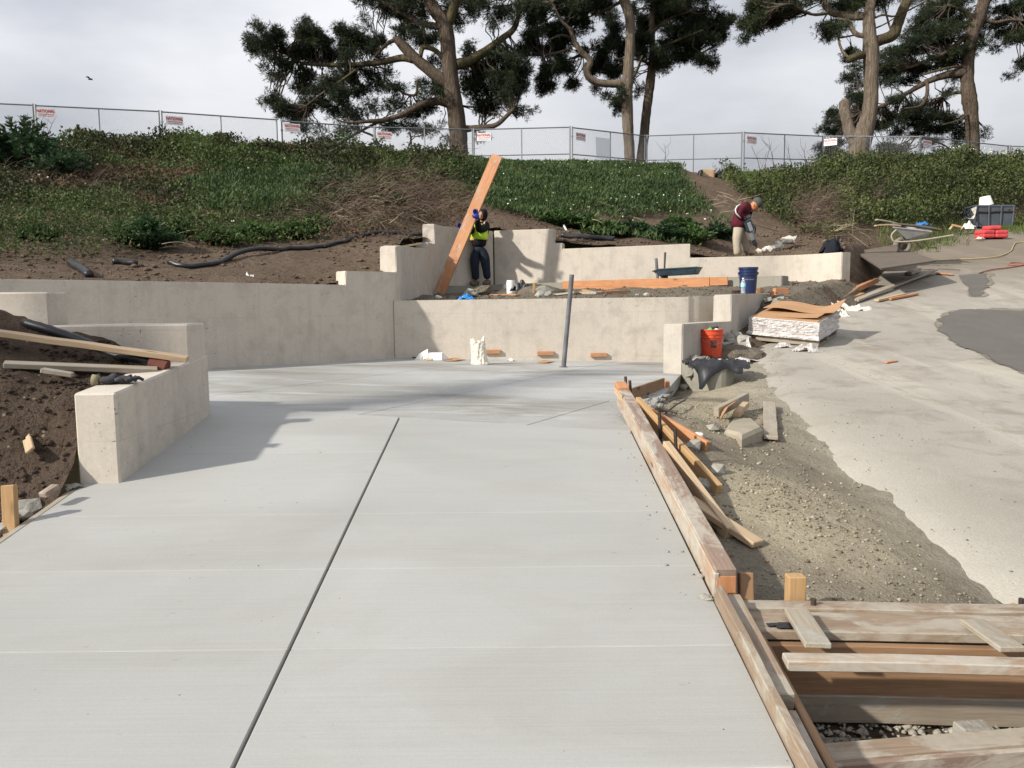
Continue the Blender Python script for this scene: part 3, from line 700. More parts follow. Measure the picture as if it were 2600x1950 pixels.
# terrace fill between the low and the upper wall
tp = []
for p in [q for q in FWf[::4] if q.y < 11.6]: tp.append((p.x, p.y+.1, ZFW-.035))
for px, py, d in ((1050, 765, 11.6), (1120, 747, 15.6), (1250, 745, 15.7), (1200, 742, 16.1), (1400, 738, 15.4), (1330, 752, 13.0), (1560, 738, 14.6), (1700, 739, 13.8), (1850, 735, 13.3), (1450, 752, 12.6), (1650, 750, 12.6), (1800, 745, 12.2), (1980, 745, 13.0)): tp.append(tuple(at(px, py, d)))
tp += [(3.25, 11.9, 1.72), (3.9, 13.0, 1.75), (-.3, 16.8, 1.9), (2, 16.3, 1.95), (4, 15.8, 1.95), (5.6, 15.0, 1.95), (5.2, 13.4, 1.85)]
TT = TPS(tp, 1e-3)
def terr_z(x, y):
    x = np.asarray(x, float); y = np.asarray(y, float); back = np.clip((y-11.6)/1.0, 0.15, 1)
    return TT(x, y) - 1.0*np.maximum(0, ((x-4.3)*2.2-(y-12.7)*1.8)/2.84) + (vnoise(x, y, 1.6, 11, 3)*.05 + vnoise(x, y, 6, 12, 2)*.018)*back
tpoly = [(p.x, p.y) for p in [(a+b)/2 for a, b in zip(FWf, FWb)]][:37] + [(p.x+.06, p.y) for p in RWb if p.y > 11.9]
tpoly += [(4.0, 12.75), (4.9, 11.9), (7.1, 14.2), (6.1, 15.0)] + [(p.x, p.y) for p in [(a+b)/2 for a, b in zip(UWf, UWb)]][::-1] + [(p.x, p.y) for p in [(a+b)/2 for a, b in zip(LWf, LWb)][::-1] if p.y > J.y]
TERR = heightmesh('terrace_soil', -3, 7.4, 9.5, 17.5, .07, terr_z, lambda X, Y: inpoly(X, Y, tpoly), M_TERR)
tag(TERR, 'loose grey-brown soil on the terrace behind the low wall', kind='structure')

# dark soil heap inside the planter on the left
def plant_z(x, y):
    x = np.asarray(x, float); y = np.asarray(y, float); yy = y + .10*np.clip(-2.6-x, 0, 3)
    zb = np.interp(-x, [2.4, 2.55, 2.74, 2.87, 3.1, 3.37, 3.45, 3.6, 4.5, 9], [zf-.02, zf-.02, 1.36, 1.41, 1.47, 1.52, 1.58, 1.65, 1.68, 1.5])
    zfr = 1.16+.20*np.clip((-2.55-x)/1.2, 0, 1)
    sl = S_RAMP*y-.07
    z = np.where(yy < 5.05, sl+(zfr-sl)*np.interp(yy, [-9, 4.3, 4.5, 4.72, 4.86, 5.05], [0, .02, .08, .35, .80, 1.0]), zfr+(zb-zfr)*np.clip((yy-5.05)/.80, 0, 1)**1.2)
    z = z + (vnoise(x, y, 2.6, 21, 4)*.06 + vnoise(x, y, 8, 22, 3)*.03)*np.clip((-2.50-x)/.2, 0.15, 1)
    arm = zn+(zf-zn)*(y-4.74)/1.4-.012
    return np.where((x > -2.60) & (y > 4.7), np.minimum(z, arm), z)
PLS = heightmesh('planter_soil', -9, -2.43, -4, 5.98, .045, plant_z, lambda X, Y: (X < -2.53) | ((Y > 4.8) & (X < -2.40)), M_DARK)
tag(PLS, 'dark heaped soil inside the planter wall at the left', kind='structure')

# gravel strip between the slab and the road
gp = [(.95, 3.4, .36), (.95, 4.2, .46), (.95, 5, .57), (.95, 6, .70), (1.05, 6.8, .76), (1.4, 7.6, .74), (1.75, 8.4, .68), (1.95, 9.4, .64), (2.35, 9.8, .76), (2.55, 10.2, .88), (2.2, 9.0, .68), (2.8, 10.5, .98), (1.6, 3.5, .33), (1.9, 4.2, .37), (1.8, 5.2, .50), (1.7, 6.3, .64), (1.9, 7.3, .68), (2.3, 3.55, .24), (2.3, 4.9, .37)]
for y in (3.6, 4.5, 5.5, 6.5, 7.5, 8.5, 9.5, 10.5): gp.append((float(road_left(y))+.05, y, road_z(0, y)-.04)); gp.append((float(road_left(y))+.7, y, road_z(0, y)-.06))
GT = TPS(gp, 2e-3)
def grav_z(x, y):
    x = np.asarray(x, float); y = np.asarray(y, float)
    z = GT(x, y) + vnoise(x, y, 1.5, 31, 3)*.03 + vnoise(x, y, 7, 32, 3)*.016 + .05*np.exp(-((x-1.62)**2/.10+(y-4.5)**2/.5))
    d = np.clip((3.36-y)/.05, 0, 1); return z*(1-d) + d*np.minimum(z, .02)
GRAV = heightmesh('gravel_bed', .80, 3.4, 1.2, 10.9, .04, grav_z, lambda X, Y: ~inpoly(X+.05, Y, big) & ~inpoly(X, Y, [(1.3, 9.85), (1.9, 9.85), (2.85, 11.2), (2, 12.7)]), M_GRAV)
tag(GRAV, 'rough gravel and earth strip between slab and road', kind='structure')

# road with a ragged left edge
ys = np.r_[np.arange(-10, 1, .5), np.arange(1, 12, .05), np.arange(12, 27.2, .12)]
us = np.r_[0, .004, .01, .02, .035, .05, np.linspace(.075, 1, 60)]
Yg, Ug = np.meshgrid(ys, us, indexing='ij')
xe = road_left(Yg) + vnoise(Yg, Yg*0+3.3, 6, 41, 4)*.035 + vnoise(Yg, Yg*0, .8, 43, 2)*.035
xr = 19.0; Xg = xe + Ug*(xr-xe)
edge = np.clip(Ug*40, 0, 1)
Zg = np.interp(Yg, _ry, _rz) + vnoise(Xg, Yg, .5, 44, 3)*.03*edge + vnoise(Xg, Yg, 5, 45, 2)*.004 - (1-np.clip(Ug/.012, 0, 1))*.05
def road_top(x, y): return float(np.interp(y, _ry, _rz) + vnoise(np.array([x]), np.array([y]), .5, 44, 3)[0]*.03)
n0, n1 = Yg.shape; idx = np.arange(n0*n1).reshape(n0, n1)
q = np.stack([idx[:-1, :-1], idx[:-1, 1:], idx[1:, 1:], idx[1:, :-1]], -1).reshape(-1, 4)
me = from_np('road', np.stack([Xg, Yg, Zg], -1).reshape(-1, 3), q); me.polygons.foreach_set('use_smooth', np.ones(len(me.polygons), bool)); setmat(me, M_ROAD)
ROAD = bpy.data.objects.new('road', me); COL.objects.link(ROAD); tag(ROAD, 'dusty pale asphalt road climbing on the right', kind='structure')
M_DAMP = plain('drying_asphalt', (.215, .192, .150), .9, .2, 0, .25, 5)
def wetpatch(pxs, step, seed, grow=1.0, lift=.012, m=None):
    P = [onroad(*p) for p in pxs]; cc_ = sum(P, Vector())/len(P); P = [cc_+(p-cc_)*grow for p in P]; poly = [(p.x, p.y) for p in catmull(P+[P[0]], 6)]
    xs = [p[0] for p in poly]; yy = [p[1] for p in poly]
    def kp(X, Y):
        wx = vnoise(X, Y, 2.5, seed, 4)*.10; wy = vnoise(X, Y, 2.5, seed+1, 4)*.16
        return inpoly(X+wx, Y+wy, poly)
    def zf_(X, Y): return np.interp(Y, _ry, _rz) + vnoise(X, Y, .5, 44, 3)*.03 + vnoise(X, Y, 5, 45, 2)*.004 + lift
    o = heightmesh('wet_patch', min(xs)-.2, max(xs)+.2, min(yy)-.2, max(yy)+.2, step, zf_, kp, m or M_WET)
    if m is None:
        r_ = wetpatch(pxs, step*1.3, seed+20, 1.0+.10/max(.5, (max(xs)-min(xs))/2), .007, M_DAMP); r_.name = 'drying_edge'; r_.parent = o
    return o
w1 = wetpatch([(2376, 814), (2394, 802), (2419, 793), (2501, 787), (2600, 788), (2750, 780), (2800, 1010), (2700, 985), (2600, 952), (2530, 926), (2500, 905), (2456, 884), (2422, 868), (2403, 855), (2387, 834)], .028, 51)
tag(w1, 'large dark damp patch at the right edge of the road', 'wet patch', 'damp patches on the road')
w2 = wetpatch([(2436, 701), (2457, 697), (2490, 694), (2511, 697), (2516, 716), (2501, 735), (2498, 748), (2482, 752), (2463, 748), (2457, 735), (2450, 719)], .022, 55)
tag(w2, 'small dark damp patch on the road above the large one', 'wet patch', 'damp patches on the road')
# ------------------------------------------------------------------ vegetation
CRi = CR.transposed()
CRn = np.array([list(r) for r in CR]); 
def project(P):
    q = (np.asarray(P)-np.array(EYE)) @ CRn          # rows: camera space
    z = -q[:, 2]; z = np.where(np.abs(z) < 1e-6, 1e-6, z)
    return 1300+F*q[:, 0]/z, 975-F*q[:, 1]/z
def rdir(n):
    v = rng.normal(size=(n, 3)); return v/np.linalg.norm(v, axis=1, keepdims=True)
def unit(v): return v/np.maximum(np.linalg.norm(v, axis=1, keepdims=True), 1e-9)
def leaves(P, D, Lr, Wr, fold=.25):
    """diamond leaves from point P along D; returns verts, quads"""
    n = len(P); L = rng.uniform(*Lr, n)[:, None]; Wd = rng.uniform(*Wr, n)[:, None]
    S = unit(np.cross(D, rdir(n))); Nn = np.cross(S, D)
    a = P; b = P+D*L*.5+S*Wd*.5+Nn*Wd*fold; c = P+D*L; d = P+D*L*.5-S*Wd*.5+Nn*Wd*fold
    V = np.stack([a, b, c, d], 1).reshape(-1, 3); return V, np.arange(4*n).reshape(n, 4)
def blades(P, D, Lr, Wr, bend=.25):
    """tapering blades: triangle strips as quads+tip"""
    n = len(P); L = rng.uniform(*Lr, n)[:, None]; Wd = rng.uniform(*Wr, n)[:, None]
    S = unit(np.cross(D, rdir(n))); B = rdir(n)*bend
    m = P+D*L*.55; t = P+D*L+B*L*.5
    V = np.stack([P-S*Wd*.5, P+S*Wd*.5, m+S*Wd*.42, t, m-S*Wd*.42], 1).reshape(-1, 3)
    i = np.arange(n)[:, None]*5
    Q = np.concatenate([i+np.array([[0, 1, 2, 4]]), i+np.array([[4, 2, 3, 3]])], 0)
    return V, Q[:n], np.concatenate([i+4, i+2, i+3], 1)
def twigs(P, D, Lr, Wr, k=4, curl=.6, sag=.0):
    n = len(P); L = rng.uniform(*Lr, n)[:, None]; Wd = rng.uniform(*Wr, n)[:, None]; Vs = []
    d = D.copy(); p = P.copy(); c = rdir(n)*curl
    for j in range(k+1):
        S = unit(np.cross(d, rdir(n) if j == 0 else np.roll(d, 1, 1)+.3)); w = Wd*(1-.65*j/k)
        Vs += [p-S*w*.5, p+S*w*.5]
        p = p+d*L/k; d = unit(d+c/k+rdir(n)*.12-np.array([0, 0, sag/k]))
    V = np.stack(Vs, 1).reshape(-1, 3); i = np.arange(n)[:, None, None]*(2*(k+1))
    q = np.array([[2*j, 2*j+1, 2*j+3, 2*j+2] for j in range(k)])[None]
    return V, (i+q).reshape(-1, 4)
def emit(name, V, Q, m, parent=None, label=None, cat=None, kind=None, group=None, world=False):
    me = from_np(name, V, Q); setmat(me, m); o = bpy.data.objects.new(name, me)
    link(o, parent)
    if parent is not None: o.matrix_parent_inverse = pmat(parent).inverted()
    tag(o, label, cat, group, kind); return o
# sample the bank evenly in plan, then sort the points into plant patches
NS = 330000
sx_ = rng.uniform(-17, 19, NS); sy_ = rng.uniform(8.5, 34, NS)
k = keep_hill(sx_, sy_); sx_, sy_ = sx_[k], sy_[k]
sz_ = hill_z(sx_, sy_); SP = np.c_[sx_, sy_, sz_]
# drop points sunk under the road
upx, upy = project(SP)
vis = (upx > -330) & (upx < 2930); SP, upx, upy = SP[vis], upx[vis], upy[vis]
# leave out the far side of the crest, which nothing here can see
crest_y = np.interp(upx, [-400, 0, 600, 1000, 1450, 2000, 2300, 2900], [24.5, 25, 27.5, 29.5, 31, 32, 32.5, 33.5])
SP, upx, upy = SP[SP[:, 1] < crest_y], upx[SP[:, 1] < crest_y], upy[SP[:, 1] < crest_y]
def pm(poly, jit=14): return inpoly(upx+rng.normal(0, jit, len(upx)), upy+rng.normal(0, jit*.7, len(upx)), poly)
low = [(-400, 662), (0, 665), (150, 668), (230, 672), (330, 655), (440, 628), (600, 632), (700, 618), (811, 618), (930, 590), (1000, 572), (1105, 535), (1170, 512), (1205, 470), (1150, 430), (1080, 412), (1040, 300), (-400, 300)]
inA = pm(low)
ice1 = pm([(470, 490), (545, 455), (700, 440), (880, 440), (900, 470), (800, 505), (720, 545), (560, 545), (470, 520)])
red = pm([(120, 440), (330, 420), (520, 440), (500, 480), (350, 478), (200, 470)], 22)
dead = pm([(880, 505), (1010, 455), (1130, 480), (1190, 520), (1180, 560), (1110, 556), (1010, 580), (880, 612), (790, 600), (720, 585), (740, 560), (850, 545)])
inB = pm([(1040, 405), (1120, 420), (1190, 470), (1230, 522), (1340, 560), (1400, 566), (1481, 590), (1546, 607), (1600, 600), (1693, 614), (1752, 618), (1818, 600), (1866, 590), (1820, 563), (1793, 530), (1739, 481), (1722, 455), (1700, 300), (1040, 300)], 9)
fernB = pm([(1380, 545), (1500, 540), (1560, 560), (1650, 550), (1800, 540), (1830, 570), (1880, 590), (1750, 625), (1600, 606), (1540, 612), (1440, 590)], 12)
inD = pm([(1840, 440), (1890, 500), (1930, 530), (2010, 585), (2110, 600), (2200, 580), (2300, 575), (2420, 575), (2480, 555), (2600, 565), (2950, 570), (2950, 300), (1840, 300)], 12)
grassD = pm([(1830, 380), (2080, 380), (2070, 455), (1990, 480), (1890, 478), (1850, 455)], 12)
vines = pm([(1990, 540), (2060, 500), (2130, 500), (2150, 560), (2140, 600), (2060, 598), (2000, 590)], 14) | pm([(2200, 490), (2260, 480), (2280, 520), (2220, 540)], 12)
yel = pm([(2330, 395), (2450, 360), (2560, 360), (2700, 380), (2700, 440), (2500, 460), (2380, 450)], 25)
def pick(mask, dens_, near=None):
    """thin a mask: dens_ points per square metre"""
    area = (36*25.5)/NS; pr = min(1.0, dens_*area); m = mask & (rng.random(len(mask)) < pr); return SP[m]
def many(P, k, spread, hz):
    P = np.repeat(P, k, 0); P = P+np.c_[rng.normal(0, spread, (len(P), 2)), rng.uniform(0, 1, len(P))**1.0*hz]
    return P
def lump(P, s=.55, seed=61): return (vnoise(P[:, 0], P[:, 1], s, seed, 3)*.5+.5)
near = lambda P: np.clip(P[:, 1]/18, .55, 1.25)
# brambles and ivy
b = inA & ~ice1 & ~dead
def shell(P, k, hfn, sp=.08):
    h = hfn(P); P2 = np.repeat(P, k, 0)+rng.normal(0, sp, (len(P)*k, 3))*np.array([1, 1, 0]); P2[:, 2] += np.repeat(h, k)*rng.random(len(P2))**.5; return P2
def scaled(P2, D, Lr, Wr, s=1.0):
    sc_ = near(P2)[:, None]*s; V, Q = leaves(P2, D, Lr, Wr); return ((V.reshape(-1, 4, 3)-P2[:, None])*sc_[:, None]+P2[:, None]).reshape(-1, 3), Q
patch = lambda P: vnoise(P[:, 0], P[:, 1], .42, 64, 3)+.35*vnoise(P[:, 0], P[:, 1], 1.6, 65, 2)
hb_ = lambda P: .08+.85*np.clip(vnoise(P[:, 0], P[:, 1], .8, 61, 3)*.9+.35, 0, 1)**1.3
P = pick(b & ~red, 330); pv_ = patch(P); P = P[(rng.random(len(P)) < np.where(pv_ < -.25, .35, .85))]
pv_ = patch(P); gsel = pv_ > .20
P2 = shell(P[~gsel], 3, hb_); D = unit(rdir(len(P2))+np.array([0, -.25, .55])); V, Q = scaled(P2, D, (.04, .09), (.028, .062), 1.15)
emit('bramble_cover', V, Q, L_BRAM, label='dark green and brown bramble thicket covering the left bank', cat='brambles', kind='stuff')
P2 = shell(P[gsel], 3, hb_); D = unit(rdir(len(P2))+np.array([0, -.25, .55])); V, Q = scaled(P2, D, (.03, .075), (.024, .055), 1.15)
emit('ivy_cover', V, Q, L_IVY, label='brighter green leafy patches among the brambles', cat='ivy', kind='stuff')
P = np.r_[pick(b & (rng.random(len(b)) < .5), 18), pick(b & (patch(SP) < -.15), 60)]; P = P+np.c_[np.zeros((len(P), 2)), hb_(P)*rng.random(len(P))]; D = unit(rdir(len(P))*np.array([1, .8, .5])+np.array([0, -.2, .3])); V, Q = twigs(P, D, (.25, .8), (.006, .012), 5, 1.2, .6)
emit('bramble_canes', V, Q, L_TWIG, label='brown canes arching through the brambles', cat='canes', kind='stuff')
_pn = patch(SP); P = pick((b & red) | (b & (_pn < -.22)) | (b & (rng.random(len(b)) < .10)), 170); P2 = many(P, 2, .08, .16); D = unit(rdir(len(P2))+np.array([0, 0, .3])); V, Q = leaves(P2, D, (.05, .11), (.03, .07))
emit('leaf_litter', V, Q, L_DRY, label='reddish brown dry litter among the brambles', cat='leaf litter', kind='stuff')
# ice plant: stubby upright fingers, with small pale flowers
P = pick((ice1 & inA) | (inB & ~fernB), 330); hh = .03+.40*lump(P, .9, 66)**1.6; P = P+np.c_[np.zeros((len(P), 2)), hh*.6]
P2 = np.repeat(P, 3, 0)+rng.normal(0, .05, (len(P)*3, 3))*np.array([1, 1, .5]); D = unit(rdir(len(P2))*.75+np.array([0, -.15, 1.0]))
V, Q = leaves(P2, D, (.09, .17), (.022, .042), .1)
emit('ice_plant_cover', V, Q, L_ICE, label='dense dark green ice plant mat on the bank below the fence', cat='ice plant', kind='stuff')
P = pick(inB, 1.0); P = np.r_[P, pick(inB & pm([(1400, 420), (1750, 430), (1750, 600), (1400, 560)]), 2.0), pick(inA & ~dead, .35), pick(inD, .5)]
P = P+np.array([0, -.05, .20]); k5 = 5; P2 = np.repeat(P, k5, 0); D = unit(rdir(len(P2))*np.array([1, 1, .45])+np.array([0, -.5, .5])); V, Q = leaves(P2, D, (.028, .045), (.022, .035), .0)
emit('white_flowers', V, Q, L_FLOW, label='small white flowers scattered over the green bank', cat='flowers', kind='stuff')
# dead vines and twigs
P = pick(dead | vines, 130); P = P+np.c_[np.zeros((len(P), 2)), rng.random(len(P))*.45]; D = unit(rdir(len(P))*np.array([1, .8, .5])+np.array([.2, -.2, .25])); V, Q = twigs(P, D, (.3, .9), (.006, .014), 5, 1.3, .7)
emit('dead_vine_tangle', V, Q, L_TWIG, label='tangle of brown dead vines on the bank', cat='dead vines', kind='stuff')
P = pick(dead | vines, 110); P2 = many(P, 2, .08, .12); D = unit(rdir(len(P2))); V, Q = leaves(P2, D, (.05, .10), (.02, .05))
emit('vine_litter', V, Q, L_DRY, label='dry brown litter under the dead vines', cat='leaf litter', kind='stuff')
pale = pm([(800, 545), (960, 500), (1080, 520), (1100, 560), (960, 600), (780, 600)], 16) | pm([(300, 590), (480, 560), (520, 640), (330, 640)], 18) | pm([(1500, 540), (1610, 535), (1610, 590), (1500, 590)]) | pm([(1760, 480), (1850, 500), (1900, 560), (1800, 560)]) | pm([(2120, 600), (2180, 600), (2180, 625), (2100, 625)], 8)
P = pick(pale, 9); P = P+np.c_[np.zeros((len(P), 2)), .08+rng.random(len(P))*.25]; D = unit(rdir(len(P))*np.array([1, .6, .35])+np.array([.1, -.3, .1])); V, Q = twigs(P, D, (.25, .7), (.007, .014), 4, .6, .4)
emit('dead_stalks', V, Q, L_TWIGP, label='pale dry stalks lying over the bank', cat='dead stalks', kind='stuff')
# right hand shrubbery
P = pick(inD & ~grassD & ~vines, 330); P = P[rng.random(len(P)) < .3+.9*lump(P, .9, 71)]
bank = np.exp(-((P[:, 0]-15.5)/4.2)**2-((P[:, 1]-27.5)/3.2)**2)
h = .10+1.15*lump(P, 1.0, 72)**2.2+.85*bank; P2 = np.repeat(P, 4, 0)+rng.normal(0, .09, (len(P)*4, 3))*np.array([1, 1, 0]); P2[:, 2] += rng.random(len(P2))**.5*np.repeat(h, 4)
D = unit(rdir(len(P2))+np.array([-.1, -.3, .5])); V, Q = leaves(P2, D, (.055, .12), (.035, .07)); 
emit('shrub_cover', V, Q, L_SHRUB, label='green shrubs with pale flower tips covering the right bank', cat='shrubs', kind='stuff')
P = pick(inD & yel, 5); bank = np.exp(-((P[:, 0]-15.5)/4.2)**2-((P[:, 1]-27.5)/3.2)**2); P = P+np.c_[np.zeros((len(P), 2)), .45+.85*bank]
P2 = np.repeat(P, 5, 0)+rng.normal(0, .03, (len(P)*5, 3)); D = unit(rdir(len(P2))+np.array([0, -.4, .4])); V, Q = leaves(P2, D, (.03, .055), (.025, .045), 0)
emit('pale_flower_tips', V, Q, L_FLOW, label='cream flower tips on the tall shrubs at far right', cat='flowers', kind='stuff')
P = np.r_[pick(grassD, 260), pick(pm([(2200, 560), (2440, 560), (2480, 600), (2380, 640), (2250, 640)], 10), 60), pick(pm([(2540, 560), (2650, 560), (2650, 600), (2540, 590)], 8), 130)]
P2 = np.repeat(P, 3, 0)+rng.normal(0, .05, (len(P)*3, 3))*np.array([1, 1, 0]); D = unit(rdir(len(P2))*.5+np.array([0, 0, 1.0])); V, Q = leaves(P2, D, (.12, .30), (.012, .024), .05)
emit('grass_cover', V, Q, L_GRASS, label='bright green grass along the crest and the road edge', cat='grass', kind='stuff')
# feathery plants: each clump is a plant of its own
def fern(px, py, d, r, h, n, m, label, cat='plant', group='feathery plants on the bank', name='fern_plant'):
    c = at(px, py, d); z = float(hill_z(c.x, c.y)); e = empty(name, (c.x, c.y, z)); tag(e, label, cat, group)
    base = np.array([c.x, c.y, z-.02]); V_, Q_, off = [], [], 0; Sv, Sq, so = [], [], 0
    for i in range(n):
        a = rng.uniform(0, 2*math.pi); rr = r*math.sqrt(rng.random()); tip = base+np.array([rr*math.cos(a), rr*.8*math.sin(a), h*(1-.55*(rr/r)**2)*rng.uniform(.65, 1.1)])
        mid = base+(tip-base)*np.array([.35, .35, .75]); ts = np.linspace(.3, 1, 15)
        pts = np.array([(1-t)**2*base+2*t*(1-t)*mid+t*t*tip for t in np.linspace(0, 1, 8)])
        dv = unit(np.diff(pts, axis=0)); side = unit(np.cross(dv[-1:], np.array([[0, 0, 1.0]])))[0]
        V, Q = twigs(pts[:1], unit(pts[3:4]-pts[:1]), (float(np.linalg.norm(tip-base))*.95,)*2, (.012, .016), 3, .1); Sv.append(V); Sq.append(Q+so); so += len(V)
        PP, DD = [], []
        for t in ts:
            p = (1-t)**2*base+2*t*(1-t)*mid+t*t*tip
            for s in (-1, 1, 0):
                PP.append(p); DD.append(side*s*1.0+dv[-1]*.55+rng.normal(0, .28, 3)+np.array([0, 0, .05]))
        PP = np.array(PP); DD = unit(np.array(DD)); V, Q = leaves(PP, DD, (.04+r*.05, .07+r*.10), (.022+r*.012, .036+r*.022), .12); V_.append(V); Q_.append(Q+off); off += len(V)
    emit('foliage', np.concatenate(V_), np.concatenate(Q_), m, e); emit('stems', np.concatenate(Sv), np.concatenate(Sq), L_TWIG if m is None else m, e)
    return e
for px, py, d, r, h, n, lab in ((60, 442, 18.5, 1.0, 1.15, 90, 'big feathery green bush below the fence at the far left'), (-70, 430, 18.5, 1.1, 1.3, 80, 'feathery green bush cut off by the left edge of the photo'),
                                 (150, 458, 18.2, .7, .7, 60, 'smaller feathery bush right of the big far-left bush')): fern(px, py, d, r, h, n, L_FERND, lab)
for px, py, d, r, h, n, lab in ((880, 505, 18.3, .55, .35, 46, 'low feathery plant on the brow left of the bright green clump'), (950, 482, 19.8, .5, .4, 46, 'feathery plant highest on the brow above the dead vines'),
                                 (640, 610, 13.4, .38, .30, 40, 'fern clump just above the middle of the black pipe'), (740, 600, 13.8, .42, .32, 40, 'fern clump above the right part of the black pipe'),
                                 (560, 628, 12.9, .34, .28, 36, 'fern clump at the foot of the bank left of the pipe bend'), (800, 588, 14.6, .38, .3, 36, 'fern clump between the black pipe and the dead vines'),
                                 (380, 645, 12.0, .5, .42, 60, 'dark leafy clump at the lowest point of the left bank'), (330, 622, 12.4, .4, .36, 46, 'leafy clump left above the lowest clump of the bank'),
                                 (450, 600, 13.2, .36, .3, 36, 'bright leafy clump above the lowest clump of the bank'), (100, 625, 11.8, .3, .24, 30, 'small leafy clump near the left end of the bank foot')):
    fern(px, py, d, r, h, n, L_FERN if px not in (380, 330) else L_FERND, lab)
fern(980, 505, 18.0, .5, .32, 60, L_FERN, 'bright light green clump amid the dead vines')
for px, py, d, lab in ((1420, 575, 18.6, 'feathery clump at the left foot of the ice plant slope'), (1540, 602, 18.4, 'feathery clump above the first step of the upper wall'), (1610, 600, 18.5, 'feathery clump above the middle of the upper wall'),
                       (1690, 610, 18.2, 'feathery clump at the lowest point of the green slope'), (1760, 612, 18.2, 'feathery clump above the second step of the upper wall'), (1830, 590, 19.0, 'feathery clump nearest to the bent worker'),
                       (1720, 575, 19.2, 'feathery clump higher up behind the second wall step'), (1480, 580, 18.8, 'feathery clump left of the vine heap on the green slope')):
    fern(px, py, d, .55, .36, 52, L_FERND if px % 20 else L_FERN, lab)
# bare saplings by the fence
def sapling(px, py, d, h, n, label, lean=0):
    c = at(px, py, d); e = empty('bare_sapling', (c.x, c.y, float(hill_z(c.x, c.y))-.05)); tag(e, label, 'sapling', 'bare saplings by the fence'); mb = MB(); b0 = Vector(e.location)
    for i in range(n):
        a = Vector((rng.uniform(-.25, .25)+lean, rng.uniform(-.2, .2), 1)).normalized(); p = b0+Vector((rng.uniform(-.3, .3), 0, 0)); pts = [p]
        for j in range(5): p = p+a*h/5*rng.uniform(.7, 1.2); a = (a+Vector((rng.uniform(-.3, .3), 0, .1))).normalized(); pts.append(p.copy())
        mb.tube(pts, [.016, .014, .012, .009, .006, .003], 5)
        for j in (2, 3, 4): q0 = pts[j]; mb.tube([q0, q0+Vector((rng.uniform(-.25, .25), 0, .2)), q0+Vector((rng.uniform(-.4, .4), 0, .45))], [.007, .005, .002], 4)
    mb.build('stems', M_BARK, e); return e
sapling(1672, 435, 29, .95, 1, 'single thin bare sapling just right of the twin trunks')
sapling(1950, 470, 27, 1.6, 3, 'bare sapling group left of the thick forked trunk')
sapling(2030, 475, 27, 1.5, 3, 'bare sapling group beside the thick forked trunk')
sapling(2215, 445, 29, 1.3, 2, 'bare twig shoots right of the thick forked trunk')
sapling(110, 400, 23.5, 1.2, 2, 'thin bare shoots at the fence post above the far-left bush')

